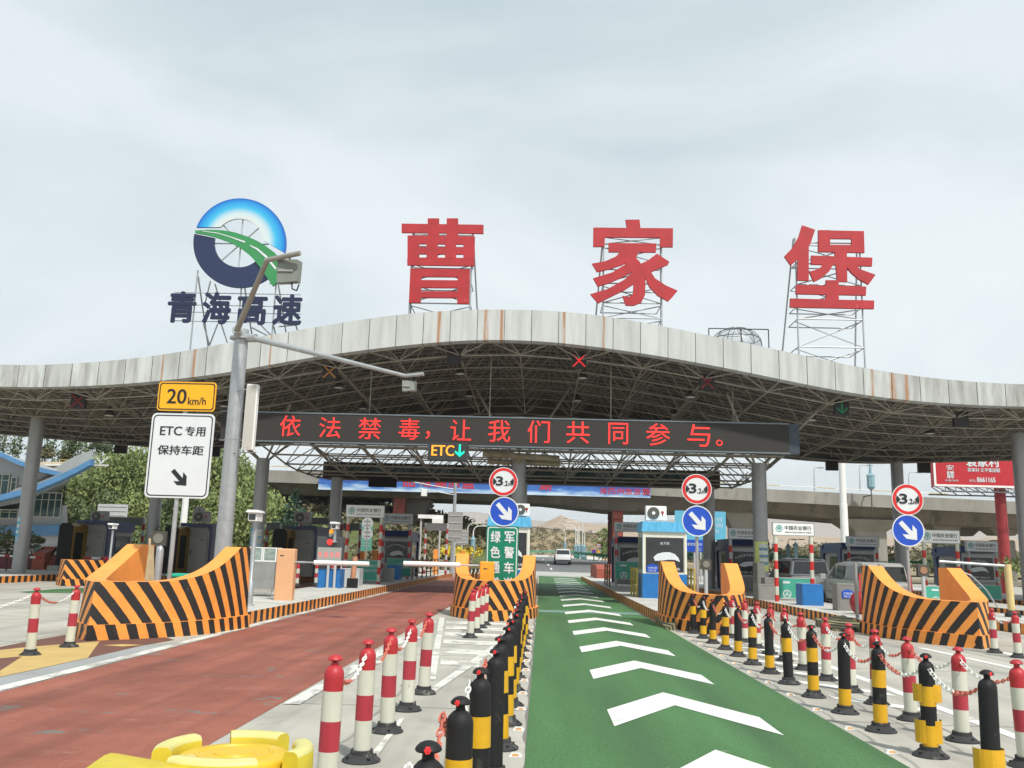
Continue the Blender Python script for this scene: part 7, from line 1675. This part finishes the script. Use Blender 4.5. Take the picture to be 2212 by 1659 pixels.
# small round signs past the lane end
def small_round(px, py, Y, rp, label, cols, txt=None, tri=False):
    q = at(px, py, Y); rad = rp/F*Y; r = thing('small_road_sign', label, 'road sign', q); mb = MB()
    if tri: mb.prism_xz([(q.x-rad, q.z-rad*.8), (q.x+rad, q.z-rad*.8), (q.x, q.z+rad)], Y, Y+.04, 0)
    else: mb.prism_xz(circ(q.x, q.z, rad, 24), Y, Y+.04, 0); ring_xz(mb, circ(q.x, q.z, rad, 24), circ(q.x, q.z, rad*.78, 24), Y-.01, Y, 1)
    mb.build('sign_plate', cols, r)
    if txt: mb = MB(); put_text(mb, txt, q.x-rad*.5, q.x+rad*.5, q.z-rad*.35, q.z+rad*.35, Y-.002, .01, bold=.03); mb.build('lettering', signblack, r)
    elif not tri: mb = MB(); mb.prism_xz([(q.x-rad*.6, q.z+rad*.5), (q.x-rad*.5, q.z+rad*.6), (q.x+rad*.6, q.z-rad*.5), (q.x+rad*.5, q.z-rad*.6)][::-1], Y-.012, Y); mb.build('red_bar', signred, r)
    mb = MB(); mb.tube((q.x, Y+.08, roadz(Y)-.8), (q.x, Y+.08, q.z), .05, 6); mb.build('post', lgrey, r)
small_round(1293, 1178.5, 121, 4.8, 'small round speed limit sign reading 40 beyond the green lane', [signwhite, signred], '40')
small_round(1283, 1191.5, 119, 4.9, 'small round no stopping sign beyond the green lane', [signblue, signred])
small_round(1293.5, 1190.5, 118.5, 4.3, 'small yellow triangular sign next to the no stopping sign', [signyel, signred], tri=True)
# street lamps with lantern boxes past the lane end
for (px, yt, yb, Y, rch, lb_) in ((1221, 1146, 1193, 165, -.5, 'street lamp with lantern directly above the white SUV'), (1244, 1135, 1201, 140, -2.0, 'street lamp with lantern, leftmost in the cluster right of the SUV'), (1248, 1141, 1201, 150, -2.0, 'street lamp with lantern, second in the cluster right of the SUV'), (1251, 1128, 1202, 132, -2.0, 'street lamp with lantern, third in the cluster right of the SUV'),
        (1259, 1121, 1203, 124, -2.2, 'tallest street lamp with lantern in the cluster right of the SUV'), (1263, 1146, 1203, 136, -1.5, 'street lamp with lantern, rightmost in the cluster right of the SUV'), (1296, 1150, 1200, 128, -1.2, 'street lamp above the small 40 sign'), (1011, 1130, 1190, 100, 1.6, 'white street lamp left of the green text sign, left one'), (1023, 1136, 1196, 92, 1.6, 'white street lamp with lantern left of the green text sign, right one'), (1643, 1165, 1197, 130, .8, 'lamp seen between the bank sign posts, left one'), (1671+0, 1167, 1198, 125, .8, 'lamp seen between the bank sign posts, right one')):
    lamp_small(px, yt, yb, Y, lb_, rch, True, zb=at(px, yb, Y).z-1.5, grp='street lamps with lantern boxes')
for (px, Y, lb_) in ((1702, 110, 'lamp with a lantern between the bank sign posts, left one'), (1718, 105, 'lamp with a lantern between the bank sign posts, right one')):
    lamp_small(px, 1165, 1215, Y, lb_, .5, True, zb=at(px, 1215, Y).z-1.0, grp='street lamps with lantern boxes')
# guard rails
grn = mat('rail_green', (.03, .22, .13), .5, var=.1)
def guard(pts, label, two=False, h_=.8):
    r = thing('guard_rail', label, 'guard rail', pts[0], 'green guard rails'); mb = MB(); mp_ = MB()
    for i in range(len(pts)-1):
        a, b = Vector(pts[i]), Vector(pts[i+1]); n = max(1, int((b-a).length/4))
        for dz in ((h_-.3, h_) if not two else (h_-.3, h_, h_-.75, h_-.45)): pass
        for (z0__, z1__) in (((h_-.32, h_),) if not two else ((h_-.32, h_),)):
            V = [a+Vector((0, 0, z0__)), b+Vector((0, 0, z0__)), b+Vector((0, .08, z1__)), a+Vector((0, .08, z1__)), a+Vector((0, .2, z1__)), b+Vector((0, .2, z1__)), b+Vector((0, .2, z0__)), a+Vector((0, .2, z0__))]
            mb.idx(V, [(0, 1, 2, 3), (3, 2, 5, 4), (4, 5, 6, 7)])
        for k in range(n): q = a.lerp(b, k/n)+Vector((0, .12, 0)); mp_.tube(q, q+Vector((0, 0, h_)), .07, 6)
    mb.build('beam', grn, r); mp_.build('posts', grn, r)
guard([at(1130, 1198.5, 172), at(1220, 1198.5, 174), at(1300, 1200, 176), at(1345, 1202, 178)], 'long green guard rail across the road bend behind the white SUV', h_=.75)
guard([at(1240, 1204.5, 140), at(1250, 1208, 122), at(1283, 1211.5, 113), at(1345, 1219, 112)], 'green guard rail curving right of the white SUV', h_=.95)
guard([at(960, 1222, 88), at(1040, 1212, 110), at(1052, 1206, 150)], 'green guard rail left of the green text sign', h_=.9)
guard([at(1480, 1216, 110), at(1620, 1218, 110), at(1760, 1222, 110), at(1900, 1228, 110), at(2100, 1238, 108)], 'long green guard rail behind the right-hand booths', h_=1.1)
wb = MB(); a, b = at(1120, 1203.5, 168), at(1300, 1206, 168); wb.box(a.x, b.x, 168, 168.4, a.z-.4, a.z+.5); r = wb.build('white_kerb_wall', white); tag(r, 'long low white roadside wall behind the white SUV', 'low wall')
# fence on the slope
r = thing('slope_fence', 'long thin dark railing on the slope above the white SUV', 'fence', at(1150, 1148, 200)); mb = MB()
P = [at(px, 1138.5+(px-1150)*.105, 224) for px in range(1130, 1330, 6)]
for a, b in zip(P[:-1], P[1:]): mb.tube(a, b, .09, 4); mb.tube(a, a-Vector((0, 0, 1.6)), .06, 4)
mb.build('railing', darkgrey, r)
# stacked yellow and black hoops
q = at(1029, 1222, 52); r = thing('hoop_barriers', 'cluster of yellow and black steel hoop barriers left of the green text sign', 'hoop barrier', (q.x, 52, 0)); mb = MB()
for i in range(6):
    x_ = q.x-.6+i*.2; pr = None
    for k in range(9): a = math.pi*k/8; p_ = Vector((x_+.02*i, 52+.45*math.cos(a)+i*.1, .62+.25*math.sin(a))); (mb.tube(pr, p_, .045, 6, m=k % 2) if pr is not None else None); pr = p_
    mb.tube((x_, 52.45+i*.1, .02), (x_, 52.45+i*.1, .62), .045, 6); mb.tube((x_, 51.55+i*.1, .02), (x_, 51.55+i*.1, .62), .045, 6)
mb.build('hoops', [yel_b, black], r)
for (x0p, y0p, x1p, y1p, Y, lb_) in ((842*0+841, 1189, 863*0+866, 1201*0+1200, 55, 'small orange box between the posts of the bright left bank sign, left one'), (875*0+876*0+804*0+776, 1192, 786, 1206, 54, 'small orange box behind the bright left bank sign'), (936+0, 1187, 945, 1201, 60, 'small orange box right of the distant height bar'), (995, 1190, 1004, 1200, 58, 'small orange box left of the hoop barriers'), (804, 1189, 814, 1206, 50, 'small orange box beside the right post of the bright left bank sign')):
    crate(x0p, y0p, x1p, y1p, Y, lb_, orange, .5, 'small orange boxes', 'orange_box', 'box')

# ------------------------------------------------------------------ administration building at the left
YA = 62.
bld = thing('office_building', 'pale office building with blue edged sweeping roofs at the left edge', 'building', (at(80, 1100, YA).x, YA, 0))
wallm = mat('grey_render', (.45, .46, .47), .75, var=.08, scale=.4, stretch=(1, 1, .4)); bl = mat('blue_trim', (.09, .23, .43), .5, var=.12, scale=2)
def W(px, py, Y=YA): p = at(px, py, Y); return (p.x, p.z)
mb = MB()
wl = [W(-420, 1232), W(118, 1229), W(132, 1190), W(140, 1110), W(150, 1060), W(40, 1085), W(-420, 1120)]
mb.prism_xz([W(-420, 1240), W(150, 1236), W(146, 1090), W(-420, 1130)], YA+.8, YA+14, 0)
mb.prism_xz([W(-420, 1122), W(-80, 1110), W(60, 1083), W(146, 1040), W(164, 1025), W(-60, 960), W(-420, 900)], YA-.3, YA+14, 0)
mb.build('wall', wallm, bld)
mb = MB()
def strip(P, th, y0, y1, m=0):
    for (x0, z0), (x1, z1) in zip([W(*p) for p in P[:-1]], [W(*p) for p in P[1:]]):
        mb.idx([(x0, y0, z0-th), (x1, y0, z1-th), (x1, y0, z1), (x0, y0, z0), (x0, y1, z0-th), (x1, y1, z1-th), (x1, y1, z1), (x0, y1, z0)], [(0, 1, 2, 3), (3, 2, 6, 7), (4, 7, 6, 5), (0, 4, 5, 1), (1, 5, 6, 2), (0, 3, 7, 4)], m)
strip([(-420, 880), (-60, 950), (0, 966), (40, 984), (80, 1002), (130, 1018), (169, 1026)], .3, YA-2.2, YA-1.9)
strip([(-200, 1112), (-20, 1092), (60, 1075), (120, 1060), (180, 1035), (215, 1018), (244, 1002)], .4, YA-3.2, YA-2.6)
strip([(-420, 1150), (150, 1132)], .0+.75, YA+.3, YA+.8)
mb.build('roof_edge', bl, bld)
mb = MB()
V = []; LO = [(-200, 1110), (-20, 1088), (60, 1068), (120, 1050), (180, 1022), (215, 1006), (240, 1000)]
for (px, py) in LO: x, z = W(px, py); V += [(x, YA-2.7, z-.25), (x-1.2, YA+2.5, z+1.1 if px > 100 else z+.3)]
for i in range(len(LO)-1): mb.idx([V[2*i], V[2*i+2], V[2*i+3], V[2*i+1]], [(0, 1, 2, 3)])
mb.build('lower_roof', mat('roof_grey', (.22, .23, .22), .7, var=.1), bld)
mb = MB(); strip([(-420, 882), (-60, 952), (0, 968), (40, 986), (80, 1004), (130, 1020), (165, 1027)], .2, YA-1.9, YA+13)
mb.build('upper_roof', mat('roof_grey', (.22, .23, .22)), bld)
mb = MB(); x0, z0 = W(110, 1006, YA+6); x1, z1 = W(232, 1003, YA+6)
mb.prism_xz([W(105, 1024, YA+2), W(168, 1030, YA+2), W(225, 1005, YA+2), W(232, 999, YA+2), W(100, 998, YA+2)], YA+2, YA+6, 0); mb.build('terrace', mat('tan_terrace', (.50, .42, .31), .8, var=.15), bld)
mb = MB(); strip([(98, 998), (240, 999)], .12, YA+1.6, YA+2.0); mb.build('terrace_rail', offwhite, bld)
def window(x0p, y0p, x1p, y1p, cols, Y=YA+.72, low=False):
    x0, zt_ = W(x0p, y0p, Y); x1, zb_ = W(x1p, y1p, Y); f = MB(); ring_xz(f, [(x0, zb_), (x1, zb_), (x1, zt_), (x0, zt_)], [(x0+.07, zb_+.07), (x1-.07, zb_+.07), (x1-.07, zt_-.07), (x0+.07, zt_-.07)], Y-.06, Y)
    for i in range(1, cols): xx = x0+(x1-x0)*i/cols; f.box(xx-.03, xx+.03, Y-.05, Y, zb_, zt_)
    f.box(x0, x1, Y-.05, Y, zt_-(zt_-zb_)*.3-.02, zt_-(zt_-zb_)*.3+.02)
    fo = f.build('window', mat('window_frame_cream', (.55, .55, .45), .5, var=.05), bld); g = MB(); g.box(x0+.05, x1-.05, Y-.02, Y-.01, zb_+.05, zt_-.05); g.build('pane', mat('curtained_glass', (.04, .085, .085), .12, var=.6, scale=2.5, stretch=(3, 1, .2)), fo)
window(62, 1062, 142, 1128*0+1119, 6); window(-60, 1070+28, 50, 1122, 6); window(84, 1181-1+0, 142, 1228, 4); window(-40, 1184, 60, 1228, 6); 
window(0-10, 1023, 17, 1071, 2, YA-.36); window(26, 1030, 34, 1068, 1, YA-.36); window(72*0+65, 1042, 104, 1053, 4, YA-.36)
for ch_ in list(bld.children)+[g_ for c_ in bld.children for g_ in c_.children]:   # the block stands turned away from the road
    for v_ in ch_.data.vertices:
        yy = v_.co.y+YA
        if yy > YA: v_.co.x -= .58*(yy-YA)
# maroon low fence and shrubs before the building
a, b = at(-40, 1225, 50).x, at(125, 1225, 50).x; r = thing('low_wall', 'dark maroon low panel wall before the office building', 'wall', ((a+b)/2, 50, 0)); mb = MB(); mb.box(a-6, b, 50, 50.2, .1, .95); mb.build('wall', mat('maroon_panel', (.18, .035, .05), .6, var=.3, scale=2, stretch=(3, 1, .3)), r); mb = MB(); mb.box(a-6, b, 49.95, 50.25, .95, 1.05); mb.build('coping', white, r)
crate(100, 1222, 123*0+124, 1237+8, 43.6, 'grey box with a blue line at the foot of the far left cabinet', grey, .7)
a = at(0, 1200, 41); b = at(88, 1205, 41); r = thing('boom_barrier', 'red and white barrier arm by the far left column', 'boom barrier', a); mb = MB()
for i in range(8): p0 = a.lerp(b, i/8); p1 = a.lerp(b, (i+1)/8); mb.tube(p0, p1, .05, 8, m=i % 2, caps=False)
mb.build('arm', [white, red_p], r); a = at(180, 1205, 43); b = at(330, 1210, 43); r = thing('boom_barrier', 'red and white barrier arm before the far left booth door', 'boom barrier', a); mb = MB()
for i in range(8): p0 = a.lerp(b, i/8); p1 = a.lerp(b, (i+1)/8); mb.tube(p0, p1, .055, 8, m=(i+1) % 2, caps=False)
mb.build('arm', [white, red_p], r)
# right edge barrier arm and post
q = at(2188, 1330, 27); r = thing('boom_barrier', 'cream barrier post with a rusty horizontal arm at the right edge', 'boom barrier', (q.x, 27, 0)); mb = MB(); mb.tube((q.x-.02, 27, IH), (q.x-.05, 27, 1.75), .1, 10); mb.build('post', mat('cream_post', (.62, .48, .22), .5, var=.1), r, smooth=True); mb = MB(); mb.tube((q.x-.05, 27, 1.7), (q.x-2.0, 27, 1.78), .04, 8); mb.path([(q.x-.4, 27, .5), (q.x-.7, 27, 1.0), (q.x-1.1, 27, 1.4), (q.x-1.5, 27, 1.55)], .02, 6); mb.build('arm', [galv], r); mb = MB(); mb.lathe([(.22, IH), (.2, .35), (.12, .45)], (q.x, 27, 0), 12); mb.build('foot', rubber, r)

# ------------------------------------------------------------------ terrain and vegetation
from mathutils import noise as mnoise
def hill(name, x0, x1, y0, y1, nx, ny, fz, m_):
    V = []; 
    for j in range(ny+1):
        for i in range(nx+1): x = x0+(x1-x0)*i/nx; y = y0+(y1-y0)*j/ny; V.append((x, y, fz(x, y)))
    Fc = [(j*(nx+1)+i, j*(nx+1)+i+1, (j+1)*(nx+1)+i+1, (j+1)*(nx+1)+i) for j in range(ny) for i in range(nx)]
    mb = MB(); mb.idx(V, Fc); o = mb.build(name, m_, smooth=True); return tag(o, kind='structure')
def nz(x, y, s, seed=0.): return mnoise.fractal(Vector((x/s, y/s, seed)), 1.0, 2.0, 5)
scrub = mat('scrubby_slope', (.27, .215, .13), .95, var=.35, scale=.25, dirt=(.48, .36, .22), dirt_amt=.4, dirt_scale=.1)
sand = mat('sandy_hills', (.38, .29, .205), .95, var=.16, scale=.012, dirt=(.34, .25, .17), dirt_amt=.35, dirt_scale=.02, stretch=(1, 1, .5))
grass = mat('grassy_bank', (.10, .12, .04), .95, var=.4, scale=.5, dirt=(.22, .18, .10), dirt_amt=.3, dirt_scale=.3)
def fl(x, y):   # left bank, top about 8.5 m
    h_ = interp(y, [78, 92, 108, 170], [-.5, 2.2, 8.4, 9.5])*interp(x, [-120, -50, -22, -8, 2], [1.35, 1.25, .98, .62, 0]); return h_+.6*nz(x, y, 12)-.2
hill('bank', -150, 4, 78, 190, 70, 50, fl, grass)
def fr(x, y):
    h_ = interp(y, [184, 190, 222, 270], [0, 1.2, 8.6, 10.4])*interp(x, [-60, -30, -5, 14, 30, 60, 200], [1.1, 1.05, 1.0, .84, .62, .55, .5]); return h_+.9*nz(x, y, 18, 3)-.2
hill('slope', -90, 240, 184, 290, 110, 50, fr, scrub)
RID = [(-1000, 40), (-300, 40), (-60, 42), (0, 46), (24, 62), (45, 56), (90, 54), (150, 52), (260, 60), (400, 70), (600, 62), (1000, 55)]
def fm_(x, y):
    t = (y-560)/640; prof = interp(y, [480, 700, 900, 1200], [0, .55, 1., .8])
    # ridge heights chosen to sit where the photograph's skyline is
    base = interp(x/ y*900, [-900, -200, -10, 5, 20, 42, 70, 100, 140, 230, 310, 420, 900], [16, 20, 25, 34, 44, 37, 36, 38, 36, 32, 30, 30, 28]); return prof*(base+7*nz(x, y, 90, 5)+5*nz(x, y, 30, 8)*prof+2.5*abs(nz(x, y, 11, 2)))-2
hill('mountains', -900, 1400, 480, 1200, 150, 60, fm_, sand)
far = mat('far_mountains', (.36, .31, .27), .95, var=.1, scale=.004)
def ff(x, y): return interp(y, [1500, 1900, 2400], [0, 1, .9])*(62+interp(x, [-2000, 300, 700, 1200, 2500], [10, 20, 62, 36, 40])+26*nz(x, y, 420, 2))
hill('far_mountains', -2200, 3200, 1500, 2400, 120, 20, ff, far)

def leaves(name, centers, n_each, size, m_, seed, parent, flat=.75, droop=0.):
    rnd = random.Random(seed); V = []; Fc = []
    for (c, rad) in centers:
        n = int(n_each*max(.15, (rad[0]*rad[1]*rad[2])**.66))
        for _ in range(n):
            while True:
                u = Vector((rnd.uniform(-1, 1), rnd.uniform(-1, 1), rnd.uniform(-1, 1)))
                if .25 < u.length < 1: break
            u *= (.55+.45*rnd.random())/max(.5, u.length) if rnd.random() < .6 else 1
            p = Vector((c[0]+u.x*rad[0], c[1]+u.y*rad[1], c[2]+u.z*rad[2]))
            a = Vector((rnd.gauss(0, 1), rnd.gauss(0, 1), rnd.gauss(0, flat)-droop)).normalized(); b = a.cross(Vector((rnd.gauss(0, 1), rnd.gauss(0, 1), rnd.gauss(0, 1)))).normalized()
            s = size*rnd.uniform(.6, 1.35); k = len(V)
            V += [p-a*s, p+b*s*.45, p+a*s, p-b*s*.45]; Fc.append((k, k+1, k+2, k+3))
    mb = MB(); mb.idx(V, Fc); return mb.build(name, m_, parent)
def trunk(p0, p1, r0, parent, limbs, seed):
    rnd = random.Random(seed); mb = MB(); p0 = Vector(p0); p1 = Vector(p1); n = 5; prev = p0
    for i in range(1, n+1):
        q = p0.lerp(p1, i/n)+Vector((rnd.uniform(-.06, .06), rnd.uniform(-.06, .06), 0))*(p1-p0).length*.3*(i < n); mb.tube(prev, q, r0*(1-(i-1)/n*.8), 7, r2=r0*(1-i/n*.8), caps=False); prev = q
    for (t, e) in limbs: s = p0.lerp(p1, t); mb.tube(s, e, r0*.4*(1.1-t), 5, r2=r0*.08, caps=False)
    return mb.build('trunk', bark, parent)
def tree(px, py_top, py_base, Y, w, label, m_, kind='round', dens=60, size=.3, seed=0, grp=None, cat='tree', zb=None):
    rnd = random.Random(seed+17); t = at(px, py_top, Y); zb = at(px, py_base, Y).z if zb is None else zb; h_ = t.z-zb
    r = thing({'round': 'broadleaf_tree', 'willow': 'willow_tree', 'poplar': 'poplar_tree', 'conifer': 'conifer_tree', 'bush': 'bush', 'bare': 'bare_poplar_tree'}[kind], label, cat, (t.x, Y, zb), grp)
    C = []; x = t.x
    if kind in ('round', 'willow'):
        for _ in range(13 if kind == 'willow' else 9):
            a = rnd.uniform(0, 6.28); q = rnd.uniform(.1, .62); z = rnd.uniform(.28 if kind == 'willow' else .42, .86); sp = w/2*q*(1.1-abs(z-.55)); s = w*rnd.uniform(.17, .29)
            C.append(((x+math.cos(a)*sp, Y+math.sin(a)*sp, zb+h_*z), (s, s, s*(1.15 if kind == 'willow' else .8))))
        C.append(((x, Y, zb+h_*.86), (w*.2, w*.2, h_*.14)))
    elif kind == 'poplar':
        for i in range(7): z = .22+.74*i/6; s = w/2*(1-abs(z-.45)*1.2)*rnd.uniform(.75, 1.1); C.append(((x+rnd.uniform(-.1, .1)*w, Y+rnd.uniform(-.1, .1)*w, zb+h_*z), (s, s, h_*.12)))
    elif kind == 'conifer':
        for i in range(9): z = .12+.85*i/8; s = w/2*(1.03-z); C.append(((x, Y, zb+h_*z), (s, s, h_*.05)))
    elif kind == 'bush':
        for _ in range(5): C.append(((x+rnd.uniform(-.35, .35)*w, Y+rnd.uniform(-.3, .3)*w, zb+h_*rnd.uniform(.35, .7)), (w*.28, w*.28, h_*.32)))
    elif kind == 'bare':
        for i in range(5): z = .4+.55*i/4; C.append(((x, Y, zb+h_*z), (w*.3, w*.3, h_*.1)))
    leaves('crown', C, dens, size, m_, seed, r, droop=(1.1 if kind == 'willow' else 0))
    limbs = [(rnd.uniform(.25, .8), Vector(c[0])) for c in C]
    trunk((x, Y, zb-.4), (x+rnd.uniform(-.1, .1)*w, Y, zb+h_*(.93 if kind in ('poplar', 'conifer', 'bare') else .7)), max(.05, h_*.018), r, limbs, seed)
    return r
# willows
for i, (px, yt, yb, Y, w, m_) in enumerate(((205, 1010, 1225, 78, 7, leafA), (275, 982, 1230, 76, 8.5, leafA), (345, 968, 1230, 74, 8.5, leafA), (440, 990, 1225, 72, 8, leafA), (500, 960, 1232, 74, 7.5, leafA), (555, 1040, 1232, 66, 6, leafA), (610, 1095, 1230, 64, 5.5, leafA), (652, 1110, 1228, 68, 5, leafB), (170, 1075, 1232, 74, 5, leafB), (300, 1060, 1238, 68, 6, leafA), (395, 1060, 1238, 66, 6, leafB), (525, 985, 1232, 79, 6.5, leafA), (240, 1060, 1232, 70, 6, leafB), (470, 1070, 1238, 66, 6, leafA), (585, 1055, 1230, 78, 5, leafB), (685, 1130, 1228, 72, 4.5, leafA))):
    pos = ['first', 'second', 'third', 'fourth', 'fifth', 'sixth', 'seventh', 'eighth', 'ninth', 'tenth', 'eleventh', 'twelfth', 'thirteenth', 'fourteenth', 'fifteenth', 'sixteenth']
    hz = {205: 'green willow just right of the office building roof tip', 275: 'tall green willow under the canopy edge left of the white ETC sign', 345: 'tall green willow partly behind the white ETC sign', 440: 'green willow between the white ETC sign and the lamp pole', 500: 'tall green willow behind the lamp pole', 555: 'green willow at the column above the food cart', 610: 'low green willow right of that column, under the viaduct', 652: 'dark willow bush left of the rear column', 170: 'dark low tree beside the office building', 300: 'low willow above the far left booth', 395: 'dark low tree behind the white mast', 525: 'high willow reaching above the viaduct end', 240: 'dark low tree behind the far left outdoor unit', 470: 'low willow left of the lamp pole foot', 585: 'dark tree at the viaduct abutment', 685: 'small willow at the foot of the rear left column'}
    tree(px, yt, yb, Y, w, hz[px], m_, 'willow', 190, .17, 100+i, 'willows and trees at the left')
tree(638, 1060, 1160, 62, 4.2, 'green conifer standing before the viaduct left of the rear column', leafC, 'conifer', 150, .22, 7)
# poplars on the bank skyline
for i, (px, yt, w, kd, m_) in enumerate(((4, 925, 1.8, 'poplar', leafP), (18, 908, 2.0, 'poplar', leafP), (36, 924, 1.9, 'poplar', leafP), (47, 926, 1.7, 'poplar', leafP), (105, 930, 1.7, 'poplar', leafP), (120, 936, 1.8, 'poplar', leafP), (141, 949, 1.2, 'poplar', leafB), (160, 945, 4.2, 'round', leafP), (186, 948, 1.3, 'poplar', leafB), (211, 948, 4.5, 'round', leafP), (240, 955, 3.2, 'round', leafP), (128, 975, 2.6, 'conifer', leafB), (150, 978, 3.5, 'round', leafD), (98, 972, 4.0, 'round', leafD), (70, 960, 2.4, 'round', leafP))):
    Y = 118+random.Random(i).uniform(-6, 6)
    desc = ['narrow poplar at the very left edge', 'tallest narrow poplar left of the grey column', 'narrow poplar second right of the tallest one', 'slim poplar touching the grey column from the left', 'tall poplar just right of the grey column', 'leaning poplar second right of the grey column', 'thin dark poplar above the office roof', 'bushy tree above the office roof middle', 'thin dark poplar between two bushy trees', 'bushy tree above the tip of the office roof', 'small bushy tree under the canopy edge', 'small dark conifer on the skyline', 'brownish shrub tree on the skyline above the roof', 'brownish shrub right behind the grey column', 'small tree hidden behind the grey column']
    tree(px, yt, 1000, Y, w, desc[i]+', on the bank skyline', m_, kd, 70, .22, 200+i, 'trees on the bank skyline')
# bare poplars behind the viaduct
rnd = random.Random(5); k = 0
for px in list(range(700, 760, 11))+list(range(768, 850, 12))+list(range(900, 1060, 9)):
    k += 1; yt = 1095+rnd.uniform(-6, 14)+(px-700)*.085; Y = 150+rnd.uniform(-12, 12)
    tree(px+rnd.uniform(-3, 3), yt-(10 if px < 850 else 0), yt+34, Y, rnd.uniform(1.0, 1.8), '%s thin bare poplar from the left on the far slope under the viaduct' % NUM[k-1], leafD if k % 3 else leafB, 'bare', 40, .2, 300+k, 'bare poplars on the far slope')
def ground_cover(name, pts_fn, n, size, m_, seed, label_kind='stuff'):
    rnd = random.Random(seed); C = []
    for _ in range(n): x, y, z, s = pts_fn(rnd); C.append(((x, y, z+s*.4), (s, s, s*.6)))
    o = leaves(name, C, 60, size, m_, seed, None); tag(o, kind='stuff'); return o
o = ground_cover('slope_scrub', lambda r_: (lambda x, y: (x, y, fr(x, y), r_.uniform(.4, 1.1)))(r_.uniform(-40, 40), r_.uniform(192, 222)), 1000, .2, mat('scrub_leaves', (.165, .15, .085), .9, var=.5, scale=.3), 31)
tag(o, 'olive scrub covering the slope beyond the road', 'scrub')
o = ground_cover('slope_pines', lambda r_: (lambda x, y: (x, y, fr(x, y)+.6, r_.uniform(.8, 1.9)))(r_.uniform(19, 70), r_.uniform(192, 212)), 240, .3, leafC, 32); tag(o, 'dark green wood on the slope right of the white SUV', 'wood')
o = ground_cover('right_shrubs', lambda r_: (r_.uniform(24, 110), r_.uniform(112, 150), r_.uniform(.2, 3.2), r_.uniform(.8, 1.9)), 330, .28, mat('dusty_leaves', (.17, .16, .09), .9, var=.45, scale=.4), 33); tag(o, 'dusty green shrubs behind the right-hand booths', 'shrubbery')
o = ground_cover('bank_grass', lambda r_: (lambda x, y: (x, y, fl(x, y), r_.uniform(.5, 1.3)))(r_.uniform(-60, -6), r_.uniform(82, 110)), 520, .35, leafD, 34); tag(o, 'dry grass and brush on the left bank', 'brush')
for i, (px, py0, py1, Y, w, m_, lb_) in enumerate(((850*0+860, 1176, 1206, 66, 2.4, leafY, 'yellow flowering bush between the bright bank sign posts at the left'), (1008, 1178, 1206, 70, 3.4, leafY, 'yellow flowering bush behind the camera mast'), (985, 1176, 1204, 74, 2.6, leafY, 'yellow flowering bush left of the camera mast foot'), (1309, 1140, 1215, 122, 3.2, leafA, 'fresh green tree left of the shaded bank sign beyond the lane'), (1303, 1186, 1212, 126, 2.2, leafA, 'low green bush beyond the no stopping sign'), (28, 1130, 1225, 48, 3.0, leafB, 'dark shrub before the office building at the left edge'), (72, 1150, 1222, 47, 1.8, leafB, 'small dark tree right of the grey left column'), (1570, 1180, 1250, 62, 3.5, leafA, 'green bush behind the blue direction board'), (2040, 1150, 1260, 62, 3.5, leafB, 'green tree trunk and bush behind the right-hand signs'), (2170, 1200, 1262, 56, 4, leafA, 'green bush at the foot of the billboard pole'))):
    tree(px, py0, py1, Y, w, lb_, m_, 'bush' if i not in (3, 6) else 'round', 90, .16 if Y < 80 else .25, 400+i, None, 'bush' if i not in (3, 6) else 'tree')
q = at(8, 1165, 47); r = thing('red_flowers', 'red flowers among the dark shrub at the left edge', 'flowers', q); leaves('blossoms', [((q.x, 46.4, q.z), (.8, .5, .7))], 60, .07, mat('red_blossom', (.5, .02, .03), .6, var=.1), 5, r)

# ------------------------------------------------------------------ air: far hills fade
HAZE = True
if HAZE:
    mb = MB(); mb.box(-4200, 4200, -300, 6100, -1.6, 140)
    hz = bpy.data.materials.new('haze'); hz.use_nodes = True; t_ = hz.node_tree; t_.nodes.clear()
    o_ = t_.nodes.new('ShaderNodeOutputMaterial'); v_ = t_.nodes.new('ShaderNodeVolumePrincipled'); v_.inputs['Color'].default_value = (.90, .95, 1, 1); v_.inputs['Density'].default_value = .00022; v_.inputs['Anisotropy'].default_value = .2
    t_.links.new(v_.outputs[0], o_.inputs['Volume']); h = mb.build('haze', hz); tag(h, 'thin pale haze that fades the far hills', 'haze', kind='stuff')
